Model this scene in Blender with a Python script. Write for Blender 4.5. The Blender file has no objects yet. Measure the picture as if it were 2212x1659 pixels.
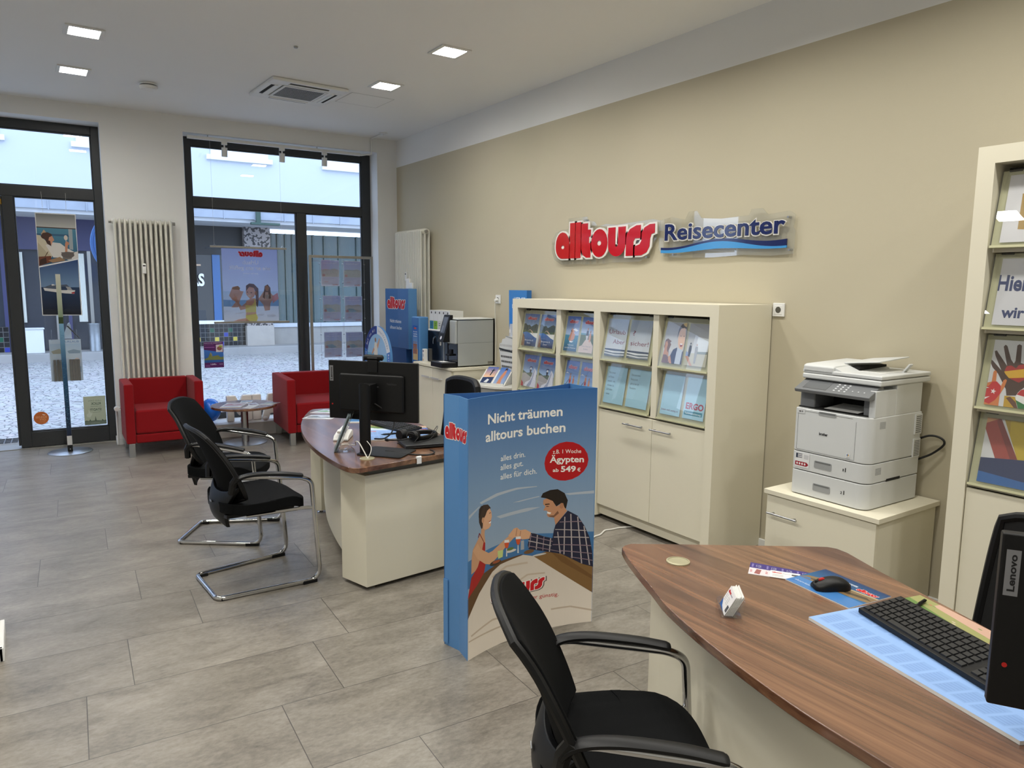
import bpy, bmesh, math, random
from math import sin, cos, pi, radians as RAD, sqrt, atan2, floor as FLOOR
from mathutils import Matrix, Vector
from mathutils.geometry import tessellate_polygon
random.seed(7)
scene = bpy.context.scene
COL = scene.collection

# ------------------------------------------------------------------ camera
def make_camera():
    yaw, pitch, roll = .59656, -.13228, .00912
    F = Vector((sin(yaw)*cos(pitch), cos(yaw)*cos(pitch), sin(pitch)))
    R = Vector((cos(yaw), -sin(yaw), 0.)); U = R.cross(F)
    R, U = cos(roll)*R + sin(roll)*U, -sin(roll)*R + cos(roll)*U
    cd = bpy.data.cameras.new('camera'); cd.sensor_fit = 'HORIZONTAL'; cd.sensor_width = 36.0
    cd.lens = 1568.73/2212*36; cd.clip_start = .05; cd.clip_end = 200
    cam = bpy.data.objects.new('camera', cd); COL.objects.link(cam)
    m = Matrix((R, U, -F)).transposed().to_4x4(); m.translation = (0, 0, 1.625)
    cam.matrix_world = m; scene.camera = cam
make_camera()
scene.view_settings.view_transform = 'Standard'; scene.view_settings.look = 'None'
scene.view_settings.exposure = 0.18; scene.view_settings.gamma = 1.0; scene.view_settings.use_curve_mapping = False

# ------------------------------------------------------------------ daylight (overcast sky)
world = bpy.data.worlds.new('overcast_sky'); scene.world = world; world.use_nodes = True
bg = world.node_tree.nodes['Background']
bg.inputs[0].default_value = (.70, .86, 1.16, 1); bg.inputs[1].default_value = 2.7
LAMP = 162.0                      # radiance of the ceiling panels
LAMP_COL = (1.0, .975, .915)
# ceiling lamps behind the photographer (the same 18 cm panels, in the same two rows and an unseen third)
def area_lamp(x, y):
    l = bpy.data.lights.new('ceiling_lamp', 'AREA'); l.shape = 'SQUARE'; l.size = .18
    l.energy = LAMP*pi*.18*.18*.80; l.color = LAMP_COL; l.spread = RAD(152)
    o = bpy.data.objects.new('ceiling_lamp', l); COL.objects.link(o); o.location = (x, y, 3.312)
for y in (4.835, 3.745, 2.65, 1.55, .45, -.65): area_lamp(.495, y)
for y in (3.745, 2.65, 1.55, .45, -.65): area_lamp(2.72, y)
for y in (3.745, 1.55, -.65): area_lamp(-1.7, y)

# ------------------------------------------------------------------ constants of the place
XW, YF, ZC = 3.81, 8.075, 3.317                 # right wall, front wall at the right corner, ceiling
TH = -.0533; _c = 1/sqrt(1+TH*TH)
EU = Vector((_c, TH*_c, 0)); EV = Vector((-TH*_c, _c, 0)); PHI = atan2(TH, 1)
def FP(u, v, z=0.): return Vector((XW, YF, 0)) + u*EU + v*EV + Vector((0, 0, z))   # front wall frame: u along, v outwards

# ------------------------------------------------------------------ materials
def s2l(c): return c/12.92 if c <= .04045 else ((c+.055)/1.055)**2.4
def rgb(*c):
    if len(c) == 1: c = c[0]
    return tuple(s2l(x/255.) for x in c[:3])
def new_mat(name):
    m = bpy.data.materials.new(name); m.use_nodes = True
    nt = m.node_tree; return m, nt, nt.nodes['Principled BSDF'], nt.nodes, nt.links
def M(name, col, rough=.5, metal=0., var=.04, scale=12., bump=0., bscale=80., spec=.5, coat=0., sheen=0., stretch=None):
    """principled surface; noise varies its colour a little and, if asked, its relief"""
    m, nt, b, N, L = new_mat(name)
    c = rgb(col)
    b.inputs['Roughness'].default_value = rough; b.inputs['Metallic'].default_value = metal
    b.inputs['Specular IOR Level'].default_value = spec
    if coat: b.inputs['Coat Weight'].default_value = coat
    if sheen:
        b.inputs['Sheen Weight'].default_value = sheen; b.inputs['Sheen Roughness'].default_value = .6
    tc = N.new('ShaderNodeTexCoord'); mp = N.new('ShaderNodeMapping'); L.new(tc.outputs['Object'], mp.inputs[0])
    if stretch: mp.inputs['Scale'].default_value = stretch
    nz = N.new('ShaderNodeTexNoise'); nz.inputs['Scale'].default_value = scale; nz.inputs['Detail'].default_value = 4
    L.new(mp.outputs[0], nz.inputs['Vector'])
    mx = N.new('ShaderNodeMix'); mx.data_type = 'RGBA'
    mx.inputs[6].default_value = (*[max(0, x*(1-var)) for x in c], 1); mx.inputs[7].default_value = (*[min(1, x*(1+var)) for x in c], 1)
    L.new(nz.outputs['Fac'], mx.inputs[0]); L.new(mx.outputs[2], b.inputs['Base Color'])
    if bump:
        n2 = N.new('ShaderNodeTexNoise'); n2.inputs['Scale'].default_value = bscale; n2.inputs['Detail'].default_value = 3
        L.new(mp.outputs[0], n2.inputs['Vector'])
        bp = N.new('ShaderNodeBump'); bp.inputs['Strength'].default_value = bump; bp.inputs['Distance'].default_value = .002
        L.new(n2.outputs['Fac'], bp.inputs['Height']); L.new(bp.outputs[0], b.inputs['Normal'])
    return m
def glassy(name, tint=(1, 1, 1), gloss=.06, rough=0.0, haze=0.0, hazecol=(.8, .8, .8)):
    """thin clear sheet: mostly transparent, fresnel gloss on top, a little haze"""
    m, nt, b, N, L = new_mat(name); N.remove(b); out = N['Material Output']
    tr = N.new('ShaderNodeBsdfTransparent'); tr.inputs[0].default_value = (*tint, 1)
    gl = N.new('ShaderNodeBsdfGlossy'); gl.inputs['Roughness'].default_value = rough
    lw = N.new('ShaderNodeFresnel'); ge = N.new('ShaderNodeNewGeometry'); ior = N.new('ShaderNodeMapRange')     # a thin sheet reflects alike from both sides
    ior.inputs['To Min'].default_value = 1.5; ior.inputs['To Max'].default_value = 1/1.5
    L.new(ge.outputs['Backfacing'], ior.inputs[0]); L.new(ior.outputs[0], lw.inputs[0])
    ml = N.new('ShaderNodeMath'); ml.operation = 'MULTIPLY'; ml.inputs[1].default_value = gloss/.04; ml.use_clamp = True
    L.new(lw.outputs[0], ml.inputs[0])
    base = tr.outputs[0]
    if haze:
        df = N.new('ShaderNodeBsdfDiffuse'); df.inputs[0].default_value = (*hazecol, 1)
        m0 = N.new('ShaderNodeMixShader'); m0.inputs[0].default_value = haze
        L.new(tr.outputs[0], m0.inputs[1]); L.new(df.outputs[0], m0.inputs[2]); base = m0.outputs[0]
    mx = N.new('ShaderNodeMixShader'); L.new(ml.outputs[0], mx.inputs[0]); L.new(base, mx.inputs[1]); L.new(gl.outputs[0], mx.inputs[2])
    L.new(mx.outputs[0], out.inputs[0]); return m
def print_mat(name, rough=.45, gloss=.5, trans=0.0):
    """printed sheet: colours from the print's own colour layer"""
    m, nt, b, N, L = new_mat(name)
    at = N.new('ShaderNodeVertexColor'); at.layer_name = 'Col'
    L.new(at.outputs[0], b.inputs['Base Color']); b.inputs['Roughness'].default_value = rough
    b.inputs['Specular IOR Level'].default_value = gloss
    if trans:
        tl = N.new('ShaderNodeBsdfTranslucent'); L.new(at.outputs[0], tl.inputs[0])
        mx = N.new('ShaderNodeMixShader'); mx.inputs[0].default_value = trans
        L.new(b.outputs[0], mx.inputs[1]); L.new(tl.outputs[0], mx.inputs[2]); L.new(mx.outputs[0], N['Material Output'].inputs[0])
    return m

# ------------------------------------------------------------------ mesh builder
class MB:
    def __init__(self): self.v = []; self.f = []; self.m = []; self.c = None
    def add(self, vs, fs, m=0):
        o = len(self.v); self.v += [tuple(x) for x in vs]
        self.f += [tuple(i+o for i in f) for f in fs]; self.m += [m]*len(fs); return self
    def box(self, x0, x1, y0, y1, z0, z1, m=0):
        return self.add([(x0,y0,z0),(x1,y0,z0),(x1,y1,z0),(x0,y1,z0),(x0,y0,z1),(x1,y0,z1),(x1,y1,z1),(x0,y1,z1)],
                        [(0,3,2,1),(4,5,6,7),(0,1,5,4),(1,2,6,5),(2,3,7,6),(3,0,4,7)], m)
    def xbox(self, mat, sx, sy, sz, m=0):
        """box of half sizes sx,sy,sz placed by a matrix"""
        vs = [mat @ Vector((a*sx, b*sy, c*sz)) for c in (-1,1) for a,b in ((-1,-1),(1,-1),(1,1),(-1,1))]
        return self.add(vs, [(0,3,2,1),(4,5,6,7),(0,1,5,4),(1,2,6,5),(2,3,7,6),(3,0,4,7)], m)
    def prism(self, poly, a, b, ax='z', m=0):
        n = len(poly)
        A = sum(poly[i][0]*poly[(i+1)%n][1]-poly[(i+1)%n][0]*poly[i][1] for i in range(n))
        if A < 0: poly = poly[::-1]
        P = {'z': lambda p,t: (p[0],p[1],t), 'x': lambda p,t: (t,p[0],p[1]), 'y': lambda p,t: (p[0],t,p[1])}[ax]
        vs = [P(p,a) for p in poly]+[P(p,b) for p in poly]
        fs = [tuple(range(n))[::-1], tuple(range(n,2*n))]+[(i,(i+1)%n,n+(i+1)%n,n+i) for i in range(n)]
        if ax == 'y': fs = [f[::-1] for f in fs]
        return self.add(vs, fs, m)
    def tube(self, path, r, n=10, closed=False, m=0, flat=1.0, up=None):
        P = [Vector(p) for p in path]; k = len(P); rs = r if isinstance(r, (list,tuple)) else [r]*k
        T = []
        for i in range(k):
            a = P[(i-1)%k] if (closed or i>0) else P[i]; b = P[(i+1)%k] if (closed or i<k-1) else P[i]
            t = (b-a); T.append(t.normalized() if t.length > 1e-9 else Vector((0,0,1)))
        ref = Vector(up) if up else (Vector((0,0,1)) if abs(T[0].z) < .9 else Vector((1,0,0)))
        nrm = (ref - T[0]*ref.dot(T[0])).normalized(); vs = []
        for i in range(k):
            if up: nrm = Vector(up)
            nrm = (nrm - T[i]*nrm.dot(T[i])).normalized(); bn = T[i].cross(nrm)
            for j in range(n):
                a = 2*pi*j/n; vs.append(P[i]+nrm*(cos(a)*rs[i]*flat)+bn*(sin(a)*rs[i]))
        fs = []
        for i in range(k if closed else k-1):
            for j in range(n):
                a, b = i*n+j, i*n+(j+1)%n; c, d = ((i+1)%k)*n+(j+1)%n, ((i+1)%k)*n+j
                fs.append((a,b,c,d))
        if not closed: fs += [tuple(range(n))[::-1], tuple((k-1)*n+j for j in range(n))]
        return self.add(vs, fs, m)
    def cyl(self, x, y, z0, z1, r, r2=None, n=24, m=0):
        return self.tube([(x,y,z0),(x,y,z1)], [r, r if r2 is None else r2], n, m=m)
    def lathe(self, prof, x=0, y=0, n=28, m=0):
        vs = []; k = len(prof)
        for rr, z in prof:
            for j in range(n): a = 2*pi*j/n; vs.append((x+rr*cos(a), y+rr*sin(a), z))
        fs = [(i*n+j, i*n+(j+1)%n, (i+1)*n+(j+1)%n, (i+1)*n+j) for i in range(k-1) for j in range(n)]
        if prof[0][0] > 1e-6: fs.append(tuple(range(n))[::-1])
        if prof[-1][0] > 1e-6: fs.append(tuple((k-1)*n+j for j in range(n)))
        return self.add(vs, fs, m)
    def ellipsoid(self, c, r, n=20, k=12, m=0):
        vs = [(c[0], c[1], c[2]-r[2])]
        for i in range(1, k):
            t = -pi/2+pi*i/k
            for j in range(n): a = 2*pi*j/n; vs.append((c[0]+r[0]*cos(t)*cos(a), c[1]+r[1]*cos(t)*sin(a), c[2]+r[2]*sin(t)))
        vs.append((c[0], c[1], c[2]+r[2])); L = len(vs)-1
        fs = [(0, 1+(j+1)%n, 1+j) for j in range(n)]
        fs += [(1+i*n+j, 1+i*n+(j+1)%n, 1+(i+1)*n+(j+1)%n, 1+(i+1)*n+j) for i in range(k-2) for j in range(n)]
        fs += [(L, 1+(k-2)*n+j, 1+(k-2)*n+(j+1)%n) for j in range(n)]
        return self.add(vs, fs, m)
    def shell(self, fn, nu, nv, th, m=0):
        """closed shell: fn(s,t)->(point, outward normal)"""
        A = []; B = []
        for i in range(nu+1):
            for j in range(nv+1):
                p, nn = fn(i/nu, j/nv); p = Vector(p); nn = Vector(nn).normalized(); A.append(p+nn*th/2); B.append(p-nn*th/2)
        w = nv+1; o = len(A); fs = []
        for i in range(nu):
            for j in range(nv):
                a,b,c,d = i*w+j, (i+1)*w+j, (i+1)*w+j+1, i*w+j+1
                fs.append((a,b,c,d)); fs.append((o+d,o+c,o+b,o+a))
        for i in range(nu): fs.append((i*w, o+i*w, o+(i+1)*w, (i+1)*w)); fs.append(((i+1)*w+nv, o+(i+1)*w+nv, o+i*w+nv, i*w+nv))
        for j in range(nv): fs.append((j+1, o+j+1, o+j, j)); fs.append((nu*w+j, o+nu*w+j, o+nu*w+j+1, nu*w+j+1))
        return self.add(A+B, fs, m)
    def build(self, name, mats, parent=None, bevel=0., smooth=35, seg=2, sub=0, mat4=None):
        me = bpy.data.meshes.new(name)
        vs = [tuple(mat4 @ Vector(v)) for v in self.v] if mat4 else self.v
        me.from_pydata(vs, [], self.f)
        for x in (mats if isinstance(mats, (list,tuple)) else [mats]): me.materials.append(x)
        me.polygons.foreach_set('material_index', self.m)
        if self.c:
            at = me.color_attributes.new('Col', 'FLOAT_COLOR', 'CORNER'); flat = []
            for f in self.c:
                for c in f: flat += [*c, 1.]
            at.data.foreach_set('color', flat)
        else:
            bm = bmesh.new(); bm.from_mesh(me); bmesh.ops.recalc_face_normals(bm, faces=bm.faces); bm.to_mesh(me); bm.free()
        if smooth:
            me.polygons.foreach_set('use_smooth', [True]*len(me.polygons)); me.set_sharp_from_angle(angle=RAD(smooth))
        me.update()
        o = bpy.data.objects.new(name, me); COL.objects.link(o)
        if parent: o.parent = parent
        if bevel:
            md = o.modifiers.new('bevel', 'BEVEL'); md.width = bevel; md.segments = seg; md.limit_method = 'ANGLE'; md.angle_limit = RAD(40)
            md.harden_normals = True
        if sub:
            md = o.modifiers.new('subdivision', 'SUBSURF'); md.levels = sub; md.render_levels = sub
        return o
def thing(name, label, cat, loc=(0,0,0), rz=0., group=None):
    o = bpy.data.objects.new(name, None); COL.objects.link(o); o.empty_display_size = .1
    o.location = loc; o.rotation_euler = (0,0,rz); o['label'] = label; o['category'] = cat
    if group: o['group'] = group
    return o
def tag(o, label, cat, group=None, kind=None):
    o['label'] = label; o['category'] = cat
    if group: o['group'] = group
    if kind: o['kind'] = kind
    return o
def structure(o, label=None):
    o['kind'] = 'structure'
    if label: o['label'] = label
    return o
def copy_thing(src, label, loc=None, rz=None, group=None):
    r = src.copy(); COL.objects.link(r); r['label'] = label
    if loc is not None: r.location = loc
    if rz is not None: r.rotation_euler = (0,0,rz)
    if group: r['group'] = group
    for ch in list(src.children):
        c = ch.copy(); COL.objects.link(c); c.parent = r
        for g in ch.children: d = g.copy(); COL.objects.link(d); d.parent = c
    return r
def arc(cx, cy, r, a0, a1, n=8, ry=None):
    ry = r if ry is None else ry
    return [(cx+r*cos(RAD(a0+(a1-a0)*i/n)), cy+ry*sin(RAD(a0+(a1-a0)*i/n))) for i in range(n+1)]
def rrect(x0, x1, y0, y1, r, n=5):
    return arc(x1-r,y1-r,r,0,90,n)+arc(x0+r,y1-r,r,90,180,n)+arc(x0+r,y0+r,r,180,270,n)+arc(x1-r,y0+r,r,270,360,n)
def fillet(path, r, n=6):
    """round the corners of a 3D polyline"""
    P = [Vector(p) for p in path]; out = [P[0]]
    for i in range(1, len(P)-1):
        a = (P[i-1]-P[i]); b = (P[i+1]-P[i]); rr = r[i-1] if isinstance(r, (list,tuple)) else r
        d = min(rr, a.length*.49, b.length*.49); p0 = P[i]+a.normalized()*d; p1 = P[i]+b.normalized()*d
        for k in range(n+1): t = k/n; out.append((1-t)**2*p0+2*t*(1-t)*P[i]+t*t*p1)
    return out+[P[-1]]
def smoothpath(pts, n=8):
    P = [Vector(p) for p in pts]; out = []
    for i in range(len(P)-1):
        p0 = P[max(i-1,0)]; p1 = P[i]; p2 = P[i+1]; p3 = P[min(i+2,len(P)-1)]
        for k in range(n):
            t = k/n; out.append(.5*((2*p1)+(p2-p0)*t+(2*p0-5*p1+4*p2-p3)*t*t+(3*p1-p0-3*p2+p3)*t**3))
    return out+[P[-1]]

# ------------------------------------------------------------------ lettering and printed pictures
_tx = {}
def text_tris(s, bold=0.):
    """2-D triangles of a line of lettering; cap height 1, x from 0; returns (triangles, width)"""
    k = (s, bold)
    if k not in _tx:
        cu = bpy.data.curves.new('lettering', 'FONT'); cu.body = s; cu.resolution_u = 3; cu.offset = bold
        o = bpy.data.objects.new('lettering', cu); COL.objects.link(o)
        me = bpy.data.meshes.new_from_object(o.evaluated_get(bpy.context.evaluated_depsgraph_get()))
        vs = [(v.co.x/.73, v.co.y/.73) for v in me.vertices]; tr = []
        me.calc_loop_triangles()
        for t in me.loop_triangles:
            a,b,c = [vs[i] for i in t.vertices]
            if (b[0]-a[0])*(c[1]-a[1])-(c[0]-a[0])*(b[1]-a[1]) < 0: b, c = c, b
            tr.append((a,b,c))
        x0 = min(v[0] for v in vs); x1 = max(v[0] for v in vs)
        tr = [tuple((p[0]-x0, p[1]) for p in t) for t in tr]
        bpy.data.objects.remove(o); bpy.data.curves.remove(cu); bpy.data.meshes.remove(me)
        _tx[k] = (tr, x1-x0)
    return _tx[k]
def tess(loops):
    vs = [p for l in loops for p in l]; out = []
    for t in tessellate_polygon([[Vector((p[0],p[1],0)) for p in l] for l in loops]):
        a,b,c = [vs[i] for i in t]
        if (b[0]-a[0])*(c[1]-a[1])-(c[0]-a[0])*(b[1]-a[1]) < 0: b, c = c, b
        out.append((a,b,c))
    return out
def logo_glyphs():
    """the red bubble lettering: list of [outer, holes...]; height 1, width 2.8"""
    G = []
    a = [(.44,0),(.44,.42)]+arc(.22,.40,.22,0,180,10,.36)+arc(.22,.33,.22,180,270,6,.33)
    G.append([a, arc(.23,.33,.055,0,360,10)[:-1]])
    G.append([[(.46,0),(.62,0),(.62,1),(.46,1)]]); G.append([[(.64,0),(.80,0),(.80,1),(.64,1)]])
    G.append([[(.82,.95),(1.01,.95),(1.01,.77),(1.10,.77),(1.10,.58),(1.05,.58),(1.05,.40),(1.10,.40),(1.10,0),(.98,0),(.87,.08),(.82,.25)]])
    G.append([arc(1.355,.38,.235,0,360,20,.38)[:-1], arc(1.355,.38,.06,0,360,10,.07)[:-1]])
    G.append([[(1.61,.77),(1.61,.30)]+arc(1.845,.30,.235,180,360,12,.30)+[(2.08,.77),(1.885,.77),(1.885,.32)]+arc(1.845,.32,.04,0,-180,6,.07)+[(1.805,.77)]])
    G.append([[(2.10,0),(2.29,0),(2.29,.36),(2.33,.44),(2.47,.44),(2.47,.77),(2.36,.77),(2.2,.69),(2.12,.57),(2.10,.42)]])
    G.append([[(2.33,0),(2.50,0),(2.63,.07),(2.70,.22),(2.71,.42),(2.74,.52),(2.82,.55),(2.82,.77),(2.70,.77),(2.57,.70),(2.50,.57),(2.50,.38),(2.45,.28),(2.33,.24)]])
    return G
def grow(poly, d):
    n = len(poly); A = sum(poly[i][0]*poly[(i+1)%n][1]-poly[(i+1)%n][0]*poly[i][1] for i in range(n))
    s = 1 if A > 0 else -1; out = []
    for i in range(n):
        p0, p1, p2 = [Vector(poly[(i+k)%n]) for k in (-1,0,1)]
        e1 = (p1-p0); e2 = (p2-p1)
        if e1.length < 1e-9 or e2.length < 1e-9: out.append(tuple(p1)); continue
        n1 = Vector((e1.y,-e1.x)).normalized()*s; n2 = Vector((e2.y,-e2.x)).normalized()*s
        b = n1+n2
        if b.length < .2: b = n1
        b = b.normalized(); k = d/max(.5, b.dot(n1)); out.append(tuple(p1+b*k))
    return out
LOGO = logo_glyphs()
LOGO_T = [t for g in LOGO for t in tess(g)]
LOGO_W = [t for g in LOGO for t in tess([grow(g[0], .045)])]
LOGO_S = [t for g in LOGO for t in tess([grow(g[0], .075)])]

class Art:
    """flat printed picture: layers of coloured shapes on the unit square, mapped on its sheet"""
    def __init__(self): self.t = []; self.k = 0; self.b = []
    def tri(self, tris, col):
        # a shape only needs to lie above the shapes it overlaps
        bx = (min(p[0] for t in tris for p in t), max(p[0] for t in tris for p in t), min(p[1] for t in tris for p in t), max(p[1] for t in tris for p in t))
        k = 1+max([q[4] for q in self.b if q[0] < bx[1] and q[1] > bx[0] and q[2] < bx[3] and q[3] > bx[2]], default=0)
        self.b.append((*bx, k)); self.k = max(self.k, k)
        f = col if callable(col) else (lambda p: col)
        for t in tris: self.t.append((t, [f(p) for p in t], k))
    def poly(self, pts, col): self.tri(tess([pts]), rgb(col)); return self
    def rect(self, x0, y0, x1, y1, col): return self.poly([(x0,y0),(x1,y0),(x1,y1),(x0,y1)], col)
    def grad(self, pts, top, bot, n=8):
        y0 = min(p[1] for p in pts); y1 = max(p[1] for p in pts); a, b = rgb(top), rgb(bot)
        f = lambda p: tuple(b[i]+(a[i]-b[i])*(p[1]-y0)/(y1-y0+1e-9) for i in range(3))
        self.tri(tess([pts]), f); return self
    def ell(self, cx, cy, rx, ry, col, n=20): return self.poly(arc(cx,cy,rx,0,360,n,ry)[:-1], col)
    def text(self, s, x, y, x1, y1, cap, col, bold=.012):
        """baseline from (x,y) to (x1,y1), cap height cap (all on the unit square)"""
        tr, w = text_tris(s, bold)
        self.tri([tuple((x+(x1-x)*p[0]/w, y+(y1-y)*p[0]/w+p[1]*cap) for p in t) for t in tr], rgb(col)); return self
    def logo(self, x, y, x1, y1, h, col=(196,22,34), edge=(240,236,232), shadow=None):
        def mp(tr, dx=0, dy=0): return [tuple((x+(x1-x)*(p[0]+dx)/2.82, y+(y1-y)*(p[0]+dx)/2.82+(p[1]+dy)*h) for p in t) for t in tr]
        if shadow: self.tri(mp(LOGO_S, .03, -.03), rgb(shadow))
        self.tri(mp(LOGO_W), rgb(edge)); self.tri(mp(LOGO_T), rgb(col)); return self
    def mirror(self): self.t = [(tuple((1-p[0],p[1]) for p in t)[::-1], c[::-1], k) for t,c,k in self.t]; return self
    def clip(self):
        out = []
        for t, cs, k in self.t:
            P = [(p[0], p[1], c) for p, c in zip(t, cs)]
            for ax, lim, sg in ((0,0.,1),(0,1.,-1),(1,0.,1),(1,1.,-1)):
                Q = []
                for i in range(len(P)):
                    a, b = P[i-1], P[i]; da = (a[ax]-lim)*sg; db = (b[ax]-lim)*sg
                    if (da < 0) != (db < 0):
                        s = da/(da-db); Q.append((a[0]+(b[0]-a[0])*s, a[1]+(b[1]-a[1])*s, tuple(a[2][i2]+(b[2][i2]-a[2][i2])*s for i2 in range(3))))
                    if db >= 0: Q.append(b)
                P = Q
                if not P: break
            for i in range(1, len(P)-1): out.append(((P[0][:2],P[i][:2],P[i+1][:2]), [P[0][2],P[i][2],P[i+1][2]], k))
        self.t = out; return self
    def split(self, n):
        """cut into n upright strips so that the picture can follow a curved sheet"""
        out = []
        for t, cs, k in self.t:
            a = min(p[0] for p in t); b = max(p[0] for p in t)
            for s in range(max(0,int(a*n)), min(n-1,int(b*n))+1):
                P = [(p[0],p[1],c) for p,c in zip(t,cs)]
                for lim, sg in ((s/n,1),((s+1)/n,-1)):
                    Q = []
                    for i in range(len(P)):
                        u, w = P[i-1], P[i]; da = (u[0]-lim)*sg; db = (w[0]-lim)*sg
                        if (da < 0) != (db < 0):
                            q = da/(da-db); Q.append((lim, u[1]+(w[1]-u[1])*q, tuple(u[2][j]+(w[2][j]-u[2][j])*q for j in range(3))))
                        if db >= 0: Q.append(w)
                    P = Q
                    if not P: break
                for i in range(1, len(P)-1): out.append(((P[0][:2],P[i][:2],P[i+1][:2]), [P[0][2],P[i][2],P[i+1][2]], k))
        self.t = out; return self
    def put(self, fn, eps=.00025, mb=None):
        """fn(u,v,h) -> point; h lifts each layer off the sheet by a hair"""
        mb = mb or MB(); mb.c = mb.c or []; eps = min(eps, .0012/max(1,self.k))
        for t, cs, k in self.t:
            mb.add([fn(p[0], p[1], k*eps) for p in t], [(0,1,2)]); mb.c.append(cs)
        return mb
def flat_map(o, ex, ey):
    o = Vector(o); ex = Vector(ex); ey = Vector(ey); n = ex.cross(ey).normalized()
    return lambda u, v, h: o+ex*u+ey*v+n*h
def run_art(ops):
    A = Art()
    for op in ops:
        k = op[0]
        if k == 'p': A.poly(op[2], op[1])
        elif k == 'g': A.grad(op[3], op[1], op[2])
        elif k == 'e': A.ell(op[2], op[3], op[4], op[5], op[1])
        elif k == 'T': A.text(op[2], *op[3], op[1], op[4])
        elif k == 'L': A.logo(*op[1], **(op[2] if len(op) > 2 else {}))
    return A
# ================================================================== materials used throughout
m_white = M('white_paint', (228,228,225), .7, var=.015, scale=3, bump=.05, bscale=140)
m_ceil = M('ceiling_paint', (236,236,233), .8, var=.012, scale=2, bump=.04, bscale=160)
m_frame = M('anthracite_frame', (44,46,47), .42, var=.05)
m_pane = glassy('window_glass', (.97,.99,1.0), .038)
m_acryl = glassy('clear_acrylic', (.985,.99,.99), .045, haze=.02, hazecol=(.85,.88,.85))
m_frost = M('frosted_acrylic', (186,184,148), .35, var=.02)
m_cream = M('cream_laminate', (224,218,197), .42, var=.012, scale=3, spec=.4)
m_gap = M('dark_recess', (22,21,19), .9)
m_chrome = M('chrome', (205,205,205), .1, 1., var=.02)
m_steel = M('brushed_steel', (176,177,178), .32, 1., var=.04, scale=30)
m_alu = M('satin_aluminium', (160,158,152), .4, .85, var=.03)
m_black = M('black_plastic', (9,9,10), .46, var=.1, scale=60, bump=.08, bscale=500, spec=.35)
m_blackg = M('black_gloss', (8,9,11), .12, var=.1)
m_fabric = M('black_fabric', (8,9,10), .9, var=.25, scale=400, bump=.25, bscale=900, spec=.15)
m_plast = M('white_plastic', (226,226,222), .4, var=.015)
m_red = M('red_wool', (132,4,13), .85, var=.12, scale=260, bump=.2, bscale=700, spec=.2, sheen=.06)
m_print = print_mat('print', .42, .45)
m_gprint = print_mat('glossy_print', .22, .5)
m_tprint = print_mat('backlit_paper', .5, .3, trans=.75)
def thin_paper():
    m, nt, b, N, L = new_mat('thin_paper'); b.inputs['Base Color'].default_value = (.8,.8,.8,1); tl = N.new('ShaderNodeBsdfTranslucent'); tl.inputs[0].default_value = (.9,.9,.9,1)
    mx = N.new('ShaderNodeMixShader'); mx.inputs[0].default_value = .7; L.new(b.outputs[0], mx.inputs[1]); L.new(tl.outputs[0], mx.inputs[2]); L.new(mx.outputs[0], N['Material Output'].inputs[0]); return m
m_thin = thin_paper()
m_paper = M('white_paper', (232,232,228), .7, var=.01)
m_cable = M('black_cable', (10,10,11), .5)
m_wcable = M('white_cable', (215,213,205), .5)

def wall_mat():
    m = M('beige_wallpaper', (188,180,157), .72, var=.035, scale=1.1, bump=.12, bscale=210, spec=.3); return m
m_beige = wall_mat()

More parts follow.
